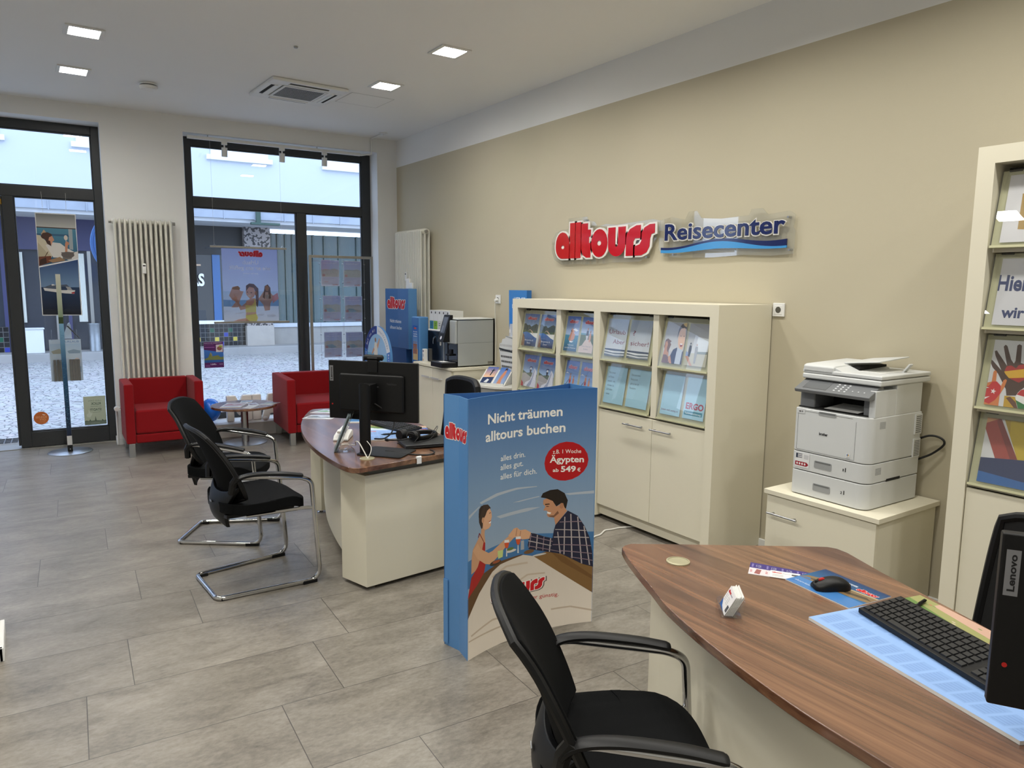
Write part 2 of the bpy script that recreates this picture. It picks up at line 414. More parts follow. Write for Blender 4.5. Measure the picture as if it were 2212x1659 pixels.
def floor_mat():
    """concrete-look vinyl planks 90 x 45 cm, laid in rows with the joints seen in the room"""
    m, nt, b, N, L = new_mat('concrete_planks')
    def math_(op, a, c=None):
        n = N.new('ShaderNodeMath'); n.operation = op
        for i, x in enumerate((a, c)):
            if x is None: continue
            if isinstance(x, (int,float)): n.inputs[i].default_value = x
            else: L.new(x, n.inputs[i])
        return n.outputs[0]
    g = N.new('ShaderNodeNewGeometry'); sp = N.new('ShaderNodeSeparateXYZ'); L.new(g.outputs['Position'], sp.inputs[0])
    X, Y = sp.outputs[0], sp.outputs[1]
    u = math_('ADD', math_('MULTIPLY', X, _c), math_('MULTIPLY', Y, TH*_c))
    v = math_('ADD', math_('MULTIPLY', X, -TH*_c), math_('MULTIPLY', Y, _c))
    t = math_('DIVIDE', math_('SUBTRACT', v, 3.17), .4495)
    row = math_('FLOOR', t); fy = math_('SUBTRACT', t, row)
    off = {-4:.33,-3:.09,-2:.607,-1:.856,0:.126,1:.45,2:.218,3:.649,4:.099,5:.319,6:.722,7:.145,8:.348,9:.653,10:.139}
    cr = N.new('ShaderNodeValToRGB'); cr.color_ramp.interpolation = 'CONSTANT'; el = cr.color_ramp.elements
    el[0].position = 0; el[0].color = (.5,.5,.5,1); el[1].position = 11.9/32; el[1].color = (.33/.9,)*3+(1,)
    for k in sorted(off):
        if k == -4: continue
        e = el.new((k+16-.1)/32); e.color = (off[k]/.9,)*3+(1,)
    e = el.new((27-.1)/32); e.color = (.6,.6,.6,1)
    L.new(math_('DIVIDE', math_('ADD', row, 16.), 32.), cr.inputs[0])
    s = N.new('ShaderNodeSeparateColor'); L.new(cr.outputs[0], s.inputs[0])
    q = math_('SUBTRACT', math_('DIVIDE', u, .9), s.outputs[0]); ti = math_('FLOOR', q); fx = math_('SUBTRACT', q, ti)
    ex = math_('MULTIPLY', math_('MINIMUM', fx, math_('SUBTRACT', 1., fx)), .9)
    ey = math_('MULTIPLY', math_('MINIMUM', fy, math_('SUBTRACT', 1., fy)), .4495)
    joint = math_('LESS_THAN', math_('MINIMUM', ex, ey), .0016)
    # each plank its own piece of pattern
    wn = N.new('ShaderNodeTexWhiteNoise'); wn.noise_dimensions = '2D'; cb = N.new('ShaderNodeCombineXYZ'); L.new(ti, cb.inputs[0]); L.new(row, cb.inputs[1]); L.new(cb.outputs[0], wn.inputs[0])
    va = N.new('ShaderNodeVectorMath'); va.operation = 'MULTIPLY_ADD'; L.new(wn.outputs['Color'], va.inputs[0]); va.inputs[1].default_value = (7,7,7)
    cu = N.new('ShaderNodeCombineXYZ'); L.new(math_('MULTIPLY', u, 1.), cu.inputs[0]); L.new(math_('MULTIPLY', v, 2.0), cu.inputs[1]); L.new(cu.outputs[0], va.inputs[2])
    n1 = N.new('ShaderNodeTexNoise'); n1.inputs['Scale'].default_value = 3.0; n1.inputs['Detail'].default_value = 8; n1.inputs['Roughness'].default_value = .66; n1.inputs['Distortion'].default_value = .5
    n2 = N.new('ShaderNodeTexNoise'); n2.inputs['Scale'].default_value = 34; n2.inputs['Detail'].default_value = 8; n2.inputs['Roughness'].default_value = .72
    L.new(va.outputs[0], n1.inputs[0]); L.new(va.outputs[0], n2.inputs[0])
    mixf = math_('ADD', math_('MULTIPLY', n1.outputs[0], .55), math_('MULTIPLY', n2.outputs[0], .45))
    rp = N.new('ShaderNodeValToRGB'); e = rp.color_ramp.elements
    e[0].position = .33; e[0].color = (*rgb(92,87,79),1); e[1].position = .68; e[1].color = (*rgb(154,148,138),1)
    en = e.new(.5); en.color = (*rgb(127,121,111),1)
    L.new(mixf, rp.inputs[0])
    tone = N.new('ShaderNodeMix'); tone.data_type = 'RGBA'; tone.blend_type = 'MULTIPLY'; tone.inputs[0].default_value = 1
    vl = math_('ADD', math_('MULTIPLY', wn.outputs[0], .10), .95); c3 = N.new('ShaderNodeCombineColor')
    for i in range(3): L.new(vl, c3.inputs[i])
    L.new(rp.outputs[0], tone.inputs[6]); L.new(c3.outputs[0], tone.inputs[7])
    mj = N.new('ShaderNodeMix'); mj.data_type = 'RGBA'; L.new(joint, mj.inputs[0]); L.new(tone.outputs[2], mj.inputs[6]); mj.inputs[7].default_value = (*rgb(70,66,62),1)
    L.new(mj.outputs[2], b.inputs['Base Color'])
    L.new(math_('ADD', math_('MULTIPLY', n2.outputs[0], .22), .24), b.inputs['Roughness']); b.inputs['Specular IOR Level'].default_value = .5
    bp = N.new('ShaderNodeBump'); bp.inputs['Strength'].default_value = .25; bp.inputs['Distance'].default_value = .002
    L.new(math_('SUBTRACT', n2.outputs[0], math_('MULTIPLY', joint, 1.5)), bp.inputs['Height']); L.new(bp.outputs[0], b.inputs['Normal'])
    return m
def wood_mat():
    """walnut laminate with the grain along y"""
    m, nt, b, N, L = new_mat('walnut_laminate')
    tc = N.new('ShaderNodeTexCoord'); mp = N.new('ShaderNodeMapping'); mp.inputs['Scale'].default_value = (15,.9,15); L.new(tc.outputs['Object'], mp.inputs[0])
    n1 = N.new('ShaderNodeTexNoise'); n1.inputs['Scale'].default_value = 1.; n1.inputs['Detail'].default_value = 7; n1.inputs['Roughness'].default_value = .62; n1.inputs['Distortion'].default_value = .9
    mp2 = N.new('ShaderNodeMapping'); mp2.inputs['Scale'].default_value = (150,2.2,150); L.new(tc.outputs['Object'], mp2.inputs[0])
    n2 = N.new('ShaderNodeTexNoise'); n2.inputs['Scale'].default_value = 1.; n2.inputs['Detail'].default_value = 3
    L.new(mp.outputs[0], n1.inputs[0]); L.new(mp2.outputs[0], n2.inputs[0])
    ad = N.new('ShaderNodeMath'); ad.operation = 'MULTIPLY_ADD'; ad.inputs[1].default_value = .28; L.new(n2.outputs[0], ad.inputs[0]); L.new(n1.outputs[0], ad.inputs[2])
    rp = N.new('ShaderNodeValToRGB'); e = rp.color_ramp.elements
    e[0].position = .42; e[0].color = (*rgb(66,43,32),1); e[1].position = .86; e[1].color = (*rgb(144,104,76),1)
    x = e.new(.56); x.color = (*rgb(94,63,46),1); x = e.new(.70); x.color = (*rgb(120,84,61),1)
    L.new(ad.outputs[0], rp.inputs[0]); L.new(rp.outputs[0], b.inputs['Base Color'])
    b.inputs['Roughness'].default_value = .27; b.inputs['Specular IOR Level'].default_value = .5; b.inputs['Coat Weight'].default_value = .8; b.inputs['Coat Roughness'].default_value = .2
    return m
m_floor = floor_mat(); m_wood = wood_mat()

# ================================================================== the room
FM = Matrix.Translation((XW,YF,0)) @ Matrix.Rotation(PHI,4,'Z')     # front wall frame -> room
structure(MB().box(-3.4,4.1,-3.2,8.9,-.2,0).build('floor', m_floor, smooth=0))
ceil_o = structure(MB().box(-3.4,4.1,-3.2,8.6,ZC,ZC+.25).build('ceiling', m_ceil, smooth=0))
o = MB().box(XW,XW+.3,-3.2,8.6,-.05,3.009,0).box(XW,XW+.3,-3.2,8.6,3.009,ZC+.1,1).build('wall_right', [m_beige, m_white], smooth=0); structure(o)
structure(MB().box(-3.4,4.1,-3.2,-2.9,-.05,ZC+.1).build('wall_back', m_white, smooth=0))
structure(MB().box(-3.4,-3.1,-3.2,8.6,-.05,ZC+.1).build('wall_left', m_white, smooth=0))
W = MB()
for u0,u1,z0,z1 in ((-7.6,-7.3,-.05,ZC+.1),(-7.3,-5.5,3.16,ZC+.1),(-7.3,-5.5,-.05,.13),(-5.5,-5.2,-.05,ZC+.1),(-5.2,-3.05,3.16,ZC+.1),(-3.05,-2.31,-.05,ZC+.1),(-2.31,-.24,3.16,ZC+.1),(-2.31,-.24,-.05,.13),(-.24,.4,-.05,ZC+.1)):  # leftmost opening is added, out of view, to let in more daylight
    W.box(u0,u1,0,.45,z0,z1)
structure(W.build('wall_front', m_white, smooth=0, mat4=FM))
p = structure(MB().box(-.62,-.165,3.69,3.99,0,ZC).build('pillar', m_white, smooth=0)); p.name = 'wall_pier'
structure(MB().box(-.62,-.15,3.672,3.69,0,.062).box(-.165,-.147,3.672,4.0,0,.062).build('baseboard_pier', m_white, bevel=.003))
structure(MB().box(XW-.016,XW,-2.9,8.0,0,.062).build('baseboard_right', m_white, bevel=.003))
structure(MB().box(-3.05,-2.31,-.016,0,0,.062).box(-.24,.0,-.016,0,0,.062).box(-3.05-.016,-3.05,-.016,.2,0,.062).build('baseboard_front', m_white, bevel=.003, mat4=FM))
# display ledge in the shop window
structure(MB().box(-2.31,-.24,-.16,.26,0,.145).build('trim_window_ledge', M('ledge_white',(214,212,208),.45), bevel=.004, mat4=FM))

def bar(mb, u0, u1, z0, z1, v0=.24, v1=.31): mb.box(u0,u1,v0,v1,z0,z1)
w1 = MB()
bar(w1,-2.275,-2.215,.145,3.16); bar(w1,-.345,-.24,.145,3.16); bar(w1,-2.215,-.345,3.075,3.16); bar(w1,-2.215,-.345,2.445,2.545)
bar(w1,-1.125,-1.02,.2,2.445); bar(w1,-2.215,-.345,.145,.2)
for u0,u1,z0,z1 in ((-2.215,-.345,2.545,3.075),(-2.215,-1.125,.2,2.445),(-1.02,-.345,.2,2.445)):      # glazing beads
    for a in ((u0,u0+.012,z0,z1),(u1-.012,u1,z0,z1),(u0,u1,z0,z0+.012),(u0,u1,z1-.012,z1)): bar(w1,*a,.255,.295)
w1o = structure(w1.build('window_1', m_frame, bevel=.004, mat4=FM))
for u0,u1,z0,z1 in ((-2.215,-.345,2.545,3.075),(-2.215,-1.125,.2,2.445),(-1.02,-.345,.2,2.445)):
    structure(MB().box(u0,u1,.272,.276,z0,z1).build('pane', m_pane, w1o, smooth=0, mat4=FM))
d1 = MB()
bar(d1,-3.12,-3.05,0.01,3.16); bar(d1,-5.2,-3.12,3.075,3.16); bar(d1,-5.2,-3.12,2.445,2.545); bar(d1,-3.885,-3.795,.01,2.445); bar(d1,-3.795,-3.12,.01,.158)
bar(d1,-5.2,-5.13,.01,3.075)
for u0,u1,z0,z1 in ((-5.13,-3.12,2.545,3.075),(-3.795,-3.12,.158,2.445)):
    for a in ((u0,u0+.012,z0,z1),(u1-.012,u1,z0,z1),(u0,u1,z0,z0+.012),(u0,u1,z1-.012,z1)): bar(d1,*a,.255,.295)
d1.box(-3.905,-3.885,.25,.30,.03,2.44)
d1o = structure(d1.build('door_1', m_frame, bevel=.004, mat4=FM))
for u0,u1,z0,z1 in ((-5.13,-3.12,2.545,3.075),(-3.795,-3.12,.158,2.445)):
    structure(MB().box(u0,u1,.272,.276,z0,z1).build('pane', m_pane, d1o, smooth=0, mat4=FM))
structure(MB().tube([(-3.893,.247,2.36),(-3.893,.247,2.41)],.007,10).build('hinge', M('brass',(170,130,60),.3,1.), d1o, mat4=FM))
structure(MB().box(-5.2,-3.05,.2,.46,-.02,.008).build('trim_threshold', m_alu, bevel=.002, mat4=FM))

# ================================================================== ceiling fittings
m_lampp = None
def lamp_mat():
    m, nt, b, N, L = new_mat('lit_diffuser'); N.remove(b)
    # prismatic diffuser: throws its light mainly downwards
    e = N.new('ShaderNodeEmission'); e.inputs[0].default_value = (*LAMP_COL,1); g = N.new('ShaderNodeNewGeometry'); d = N.new('ShaderNodeVectorMath'); d.operation = 'DOT_PRODUCT'
    L.new(g.outputs['Incoming'], d.inputs[0]); L.new(g.outputs['Normal'], d.inputs[1])
    a = N.new('ShaderNodeMath'); a.operation = 'ABSOLUTE'; L.new(d.outputs['Value'], a.inputs[0]); p = N.new('ShaderNodeMath'); p.operation = 'POWER'; p.inputs[1].default_value = .6; L.new(a.outputs[0], p.inputs[0])
    k = N.new('ShaderNodeMath'); k.operation = 'MULTIPLY_ADD'; k.inputs[1].default_value = LAMP*.95; k.inputs[2].default_value = LAMP*.04; L.new(p.outputs[0], k.inputs[0]); L.new(k.outputs[0], e.inputs[1])
    L.new(e.outputs[0], N['Material Output'].inputs[0]); return m
m_lampp = lamp_mat()
def ceiling_light(x, y, label):
    t = thing('ceiling_light', label, 'ceiling light', (x,y,ZC), 0, 'square recessed ceiling lights')
    f = MB()
    for a in ((-.118,.118,-.118,-.092),(-.118,.118,.092,.118),(-.118,-.092,-.092,.092),(.092,.118,-.092,.092)): f.box(*a,-.010,-.001)
    f.build('trim_frame', m_plast, t, bevel=.002)
    MB().prism(rrect(-.092,.092,-.092,.092,.014),-.007,-.003).build('diffuser', m_lampp, t, smooth=0)
ceiling_light(.498,5.932,'lit square ceiling light at the upper left, nearer of the left pair')
ceiling_light(.497,7.022,'lit square ceiling light directly left of the smoke detector')
ceiling_light(2.718,4.845,'largest-looking lit square ceiling light, right of the air conditioner and nearer')
ceiling_light(2.72,5.958,'lit square ceiling light just beyond the ceiling hatch, near the wall')

t = thing('air_conditioner', 'white square cassette air conditioner set into the ceiling', 'air conditioner', (2.166,6.567,ZC), RAD(2.))
f = MB()
for a in ((-.33,.33,.20,.33),(-.33,.33,-.33,-.20),(-.33,-.20,-.20,.20),(.20,.33,-.20,.20)): f.box(*a,-.028,-.001)
f.build('panel_frame', m_plast, t, bevel=.008, seg=3)
for k in range(4):
    R4 = Matrix.Rotation(k*pi/2,4,'Z')
    MB().box(-.17,.17,.262,.292,-.0285,-.027).build('air_slot', m_gap if k in (1,2,0,3) else m_gap, t, smooth=0, mat4=R4)
    MB().box(-.175,.175,.236,.262,-.034,-.027).build('louvre', m_plast, t, bevel=.002, mat4=R4)
g = MB().box(-.19,.19,-.19,.19,-.030,-.022)
g.build('grille_panel', m_plast, t, bevel=.003)
g = MB()
for i in range(26): g.box(-.165+i*.0132-.0035,-.165+i*.0132+.0035,-.165,.165,-.0315,-.0302)
for i in range(14): g.box(-.17,.17,-.165+i*.0254-.002,-.165+i*.0254+.002,-.0312,-.0302)
g.build('intake_grille', M('grille_grey',(70,70,68),.6), t, smooth=0)

t = thing('smoke_detector', 'round white smoke detector on the ceiling between lights and air conditioner', 'smoke detector', (1.05,7.09,ZC))
MB().lathe([(.0,-.001),(.068,-.001),(.072,-.010),(.066,-.016)]).build('base_plate', m_plast, t)
MB().lathe([(.062,-.014),(.058,-.024)]).build('vent_gap', m_gap, t)
MB().lathe([(.066,-.022),(.072,-.026),(.072,-.042),(.062,-.052),(.03,-.055),(0,-.055)]).build('cover', m_plast, t)
h = MB()
for a in ((-.205,.205,-.197,-.194),(-.205,.205,.194,.197),(-.205,-.202,-.197,.197),(.202,.205,-.197,.197)): h.box(*a,-.0012,-.0002,0)
h.box(-.202,.202,-.194,.194,-.001,-.0003,1)
o = h.build('ceiling_hatch', [M('hatch_joint',(150,149,146),.8), m_ceil], smooth=0); o.location = (2.77,6.535,ZC); o.rotation_euler = (0,0,RAD(1.5))
tag(o, 'flush square access hatch in the ceiling beside the air conditioner', 'hatch')
o = MB().lathe([(0,-.001),(.016,-.001),(.013,-.012),(0,-.014)],1.77,5.392,12).build('ceiling_hook', m_alu); o.location.z = ZC
tag(o, 'tiny pale ceiling fitting alone in the middle of the ceiling', 'hook')

# cable duct and lighting track in the shop window
t = thing('cable_conduit', 'thin white cable duct from the ceiling outlet down to the window track', 'conduit', (3.5,7.75,ZC))
MB().lathe([(0,-.001),(.045,-.001),(.045,-.012),(0,-.016)],0,0,20).build('outlet_cover', m_plast, t)
e0 = Vector(FP(-.31,-.012,ZC-.012))-t.location; e1 = Vector(FP(-.31,-.012,3.135))-t.location; e2 = Vector(FP(-.42,.05,3.118))-t.location
MB().tube(fillet([(0,0,-.014),e0,e1,e2],.02,4), .009, 8).build('duct', m_plast, t)
t = thing('lighting_track', 'long white lighting track under the top of the window reveal', 'lighting track', FP(-1.345,.05,3.125), PHI)
MB().box(-.92,.92,-.017,.017,-.016,.016).build('rail', m_plast, t, bevel=.003)
for x in (-.72,.42): MB().cyl(x,0,.016,.036,.004,n=8).build('hanger', m_alu, t)
for i,(u,lb) in enumerate(((-1.905,'leftmost white track spotlight in the window'),(-1.311,'middle one of three white track spotlights in the window'),(-.843,'rightmost white track spotlight in the window'))):
    t = thing('track_spotlight', lb, 'spotlight', FP(u,.05,3.109), PHI, 'spotlights on the window track')
    MB().box(-.028,.028,-.016,.016,-.03,0).build('adapter', m_plast, t, bevel=.003)
    MB().cyl(0,0,-.062,-.028,.008,n=12).build('joint', m_plast, t)
    MB().tube([(0,0,-.058),(0,.01,-.15)],.030,20).build('lamp_body', m_plast, t, bevel=.003)

# ================================================================== the street outside
def cobble_mat():
    m, nt, b, N, L = new_mat('granite_setts')
    g = N.new('ShaderNodeNewGeometry'); mp = N.new('ShaderNodeMapping'); L.new(g.outputs['Position'], mp.inputs[0])
    wv = N.new('ShaderNodeTexNoise'); wv.inputs['Scale'].default_value = .6; L.new(mp.outputs[0], wv.inputs[0])
    mxv = N.new('ShaderNodeVectorMath'); mxv.operation = 'MULTIPLY_ADD'; L.new(wv.outputs['Color'], mxv.inputs[0]); mxv.inputs[1].default_value = (.35,.35,0); L.new(mp.outputs[0], mxv.inputs[2])
    vo = N.new('ShaderNodeTexVoronoi'); vo.feature = 'DISTANCE_TO_EDGE'; vo.inputs['Scale'].default_value = 9.5; L.new(mxv.outputs[0], vo.inputs['Vector'])
    vc = N.new('ShaderNodeTexVoronoi'); vc.inputs['Scale'].default_value = 9.5; L.new(mxv.outputs[0], vc.inputs['Vector'])
    rp = N.new('ShaderNodeValToRGB'); e = rp.color_ramp.elements; e[0].position = .015; e[0].color = (*rgb(84,86,92),1); e[1].position = .075; e[1].color = (*rgb(176,175,174),1)
    L.new(vo.outputs['Distance'], rp.inputs[0])
    mx = N.new('ShaderNodeMix'); mx.data_type = 'RGBA'; mx.blend_type = 'MULTIPLY'; mx.inputs[0].default_value = .35
    L.new(rp.outputs[0], mx.inputs[6]); L.new(vc.outputs['Color'], mx.inputs[7])
    hs = N.new('ShaderNodeHueSaturation'); hs.inputs['Saturation'].default_value = .15; hs.inputs['Value'].default_value = 1.1; L.new(mx.outputs[2], hs.inputs['Color'])
    L.new(hs.outputs[0], b.inputs['Base Color']); b.inputs['Roughness'].default_value = .6
    bp = N.new('ShaderNodeBump'); bp.inputs['Strength'].default_value = .5; bp.inputs['Distance'].default_value = .02; L.new(vo.outputs['Distance'], bp.inputs['Height']); L.new(bp.outputs[0], b.inputs['Normal'])
    return m
structure(MB().box(-26,24,.45,10.5,-.4,-.08).build('street', cobble_mat(), smooth=0, mat4=FM), 'pale cobbled street in front of the shop window')
structure(MB().box(-26,24,10.5,13,-.4,.10).build('pavement', M('kerb_stone',(150,149,147),.8,var=.1,scale=3), bevel=.02, mat4=FM), 'stone step along the building across the street')
def grate():
    g = MB()
    for i in range(34): g.box(-6.0+i*.062,-6.0+i*.062+.008,.52,1.15,-.1,-.045)
    for j in range(7): g.box(-6.0,-3.88,.52+j*.103,.528+j*.103,-.1,-.045)
    return g
o = grate().build('floor_grate', m_steel, smooth=0, mat4=FM); tag(o, 'metal foot grate in the ground outside the open doorway', 'grate')

m_render = M('pale_render', (190,195,202), .9, var=.03, scale=.8, bump=.1, bscale=20)
B = thing('building', 'pale rendered building with dark shopfronts across the cobbled street', 'building', FP(0,11,0), PHI)
MB().box(-20,20,.3,.8,3.1,9.6).build('upper_wall', m_render, B, smooth=0)
for u0,u1 in ((-9.2,-7.6),(-6.0,-4.40),(-3.18,-1.6),(-.35,1.22),(2.50,4.1)):
    wf = MB(); wf.box(u0,u1,.2,.32,4.66,4.78); wf.box(u0+.1,u1-.1,.24,.31,4.78,6.4)
    w = wf.build('window_surround', M('stone_trim',(225,224,220),.8,var=.06,scale=5), B, bevel=.01)
    MB().box(u0+.24,u1-.24,.23,.245,5.0,6.3).build('glazing', M('far_glass',(70,84,100),.12), w, smooth=0)
MB().box(-20,20,-1.25,.35,3.06,3.14).build('canopy_slab', M('canopy_white',(186,188,190),.75,var=.08,scale=3), B, smooth=0)
cg = MB(); cg.box(-20,20,-1.32,-1.20,3.14,3.30); cg.box(-20,20,-1.05,.3,3.30,3.36)
for i in range(60): cg.box(-20+i*.68,-20+i*.68+.02,-1.34,-1.30,3.12,3.33)
cg.build('gutter', M('zinc_gutter',(150,158,170),.5,.3,var=.2,scale=4), B, smooth=0)
MB().box(-20,-2.2,.15,.3,2.36,3.07).build('shop_fascia', M('navy_fascia',(46,48,86),.5), B, smooth=0)
MB().box(-2.2,.40,.2,.3,2.36,3.07).build('shop_fascia', M('dark_fascia',(26,26,27),.5), B, smooth=0)
MB().box(-20,-2.2,.28,.3,.10,2.36).build('shop_window', M('shop_glass_dark',(52,58,68),.08), B, smooth=0)
MB().box(-2.2,.40,.28,.3,.70,2.36).build('shop_window', M('shop_glass_black',(30,33,34),.08), B, smooth=0)
MB().box(1.03,14,.28,.3,.62,2.95).build('shop_window', M('shop_glass_green',(66,86,86),.08), B, smooth=0)
for u in (-5.35,-4.62,-3.66,-3.42,-2.98,-2.32): MB().box(u-.035,u+.035,.18,.29,.10,2.36).build('shop_post', M('navy_post',(52,54,92),.4) if u in (-3.42,-2.32,-4.62) else m_alu, B)
for u,w_ in ((-4.35,.16),(-3.16,.13),(-2.72,.12),(-4.9,.18)):
    c_ = MB()
    for i in range(5): c_.tube([(u-w_/2+i*w_/4,.24,.75),(u-w_/2+i*w_/4,.24,2.3)],.022,8)
    c_.build('curtain', M('curtain_cream',(205,206,196),.9), B)
for u in (1.12,1.28,1.48,1.66,1.95,2.2,2.5,2.9,3.4): MB().box(u-.02,u+.02,.22,.29,.62,2.95).build('shop_post', M('green_post',(70,86,84),.4), B)
MB().box(1.03,14,.12,.3,.54,.64).build('window_sill', m_render, B)
MB().box(1.03,14,.16,.3,.08,.54).build('stone_base', M('stone_base',(150,147,142),.85,var=.14,scale=4), B, smooth=0)
def terrazzo():
    m, nt, b, N, L = new_mat('terrazzo'); tc = N.new('ShaderNodeTexCoord'); vo = N.new('ShaderNodeTexVoronoi'); vo.inputs['Scale'].default_value = 26
    L.new(tc.outputs['Object'], vo.inputs['Vector']); rp = N.new('ShaderNodeValToRGB'); rp.color_ramp.interpolation = 'CONSTANT'; e = rp.color_ramp.elements
    e[0].color = (*rgb(44,42,44),1); e[1].position = .34; e[1].color = (*rgb(150,142,138),1)
    s = N.new('ShaderNodeSeparateColor'); L.new(vo.outputs['Color'], s.inputs[0]); L.new(s.outputs[0], rp.inputs[0]); L.new(rp.outputs[0], b.inputs['Base Color']); b.inputs['Roughness'].default_value = .5; return m
MB().box(.40,1.03,-.05,.4,.60,3.06).build('column', terrazzo(), B)
MB().box(.38,1.05,-.07,.4,.08,.60).build('column_base', M('column_stone',(168,162,154),.85,var=.1,scale=6), B)
MB().box(-2.2,.34,-.02,.3,.66,.74).build('window_sill', M('sill_white',(236,238,240),.5), B)
def mosaic(u0, u1, z0, z1):
    A = Art(); nx = round((u1-u0)/.108); nz = round((z1-z0)/.112); rnd = random.Random(5); A.rect(0,0,1,1,(92,92,90))
    pal = {(3,1):(196,176,70),(7,1):(196,176,70),(11,1):(196,176,70),(1,2):(30,84,62),(9,2):(48,62,150),(5,0):(52,64,156),(8,0):(52,64,156),(2,0):(52,64,156),(6,3):(30,84,62),(10,3):(30,84,62)}
    for i in range(nx):
        for j in range(nz):
            k = 17+rnd.random()*14
            A.rect((i+.06)/nx,(j+.06)/nz,(i+.94)/nx,(j+.94)/nz, pal.get((i%14,j),(k,k,k+2)))
    return A.put(flat_map((u0,.15,z0),(u1-u0,0,0),(0,0,z1-z0)))
mosaic(-1.12,.40,.10,.66).build('mosaic_base', m_gprint, B, smooth=0)
mosaic(-6.4,-4.6,.10,.66).build('mosaic_base', m_gprint, B, smooth=0)
MB().box(-1.12,.40,.155,.3,.08,.66).box(-6.4,-4.6,.155,.3,.08,.66).build('plinth', m_gap, B, smooth=0)
MB().box(-.33,-.15,.22,.27,.72,2.36).build('light_panel', M('blue_panel',(50,96,150),.3), B, smooth=0)
MB().box(-2.2,-.6,.2,.26,2.08,2.12).build('warm_strip', M('warm_strip',(200,170,140),.5), B, smooth=0)
tr, w_ = text_tris('ERS', .03)
l_ = MB()
for t3 in tr: l_.add([(-.99+p[0]*.455/w_, .17, 1.60+p[1]*.30) for p in t3],[(0,1,2)])
for t3 in tr: l_.add([(-.99+p[0]*.455/w_, .19, 1.60+p[1]*.30) for p in t3],[(2,1,0)])
l_.build('shop_lettering', M('white_letters',(240,242,246),.5), B, smooth=0)
# flood lamp on the gutter
MB().box(.3,.95,-1.45,-1.3,3.02,3.07).box(.42,.52,-1.42,-1.32,3.06,3.36).tube([(.47,-1.37,3.36),(.33,-1.37,3.5)],.03,8).tube([(.47,-1.37,3.36),(.6,-1.37,3.5)],.03,8).build('lamp_bracket', M('green_bracket',(48,74,66),.6), B)
o = MB(); o.lathe([(.0,0),(.115,0),(.112,.30),(.117,.60),(.122,.61),(.122,.625),(.11,.625),(.105,.3),(.1,.02),(0,.02)],0,0,28)
t = tag(o.build('litter_bin', M('galvanised',(165,172,178),.35,.9,var=.2,scale=14)), 'galvanised cylindrical litter bin on the step across the street', 'bin'); t.location = FP(-2.975,10.85,.10)
t = tag(MB().box(-.17,.17,-.15,.15,0,.52).box(-.19,.19,-.17,.17,.52,.55).build('display_plinth', M('plinth_white',(214,216,218),.6), bevel=.01), 'pale box plinth on the step by the navy shop entrance', 'plinth'); t.location = FP(-4.12,10.80,.10)
# ================================================================== seating by the window
def make_armchair(label, loc, rz, sc):
    t = thing('armchair', label, 'armchair', loc, rz, 'red cube armchairs'); t.scale = sc
    w, d, h, a = .345, .66, .695, .082
    b = MB()
    for s in (-1,1): b.box(min(s*w,s*(w-a)),max(s*w,s*(w-a)),0,d,.13,h)
    b.box(-w+a,w-a,d-.10,d,.13,h); b.box(-w+a,w-a,.012,d-.10,.13,.215)
    b.build('body', m_red, t, bevel=.014, seg=3)
    MB().box(-w+a+.003,w-a-.003,.006,d-.105,.218,.445).build('seat_cushion', m_red, t, bevel=.022, seg=4)
    s = MB()
    for sx in (-1,1): s.box(min(sx*w,sx*(w+.001)),max(sx*w,sx*(w+.001)),.005,d-.005,.409,.4115)
    s.build('seam', M('red_seam',(118,8,16),.9), t, smooth=0)
    for x in (-w+.045, w-.045):
        for y in (.03, d-.045): MB().box(x-.026,x+.026,y-.024,y+.024,0,.131).build('leg', m_steel, t, bevel=.003)
    return t
make_armchair('red cube armchair standing under the radiator beside the entrance door', (1.109,7.525,0), RAD(-2.), (1,.83,1))
make_armchair('red cube armchair in front of the window poster rack, behind the desk monitor', (2.56,7.235,0), RAD(-5.), (1.06,1.16,.975))

t = thing('coffee_table', 'low round walnut coffee table on one steel pole between red armchairs', 'table', (1.875,7.69,0))
MB().lathe([(0,0),(.215,0),(.215,.006),(.20,.010),(.03,.014),(0,.014)]).build('base_disc', m_steel, t)
MB().cyl(0,0,.012,.376,.036).build('pole', m_steel, t)
MB().lathe([(0,.376),(.318,.376),(.323,.380),(.323,.396),(.319,.40),(0,.40)],n=48).build('tabletop', m_wood, t)

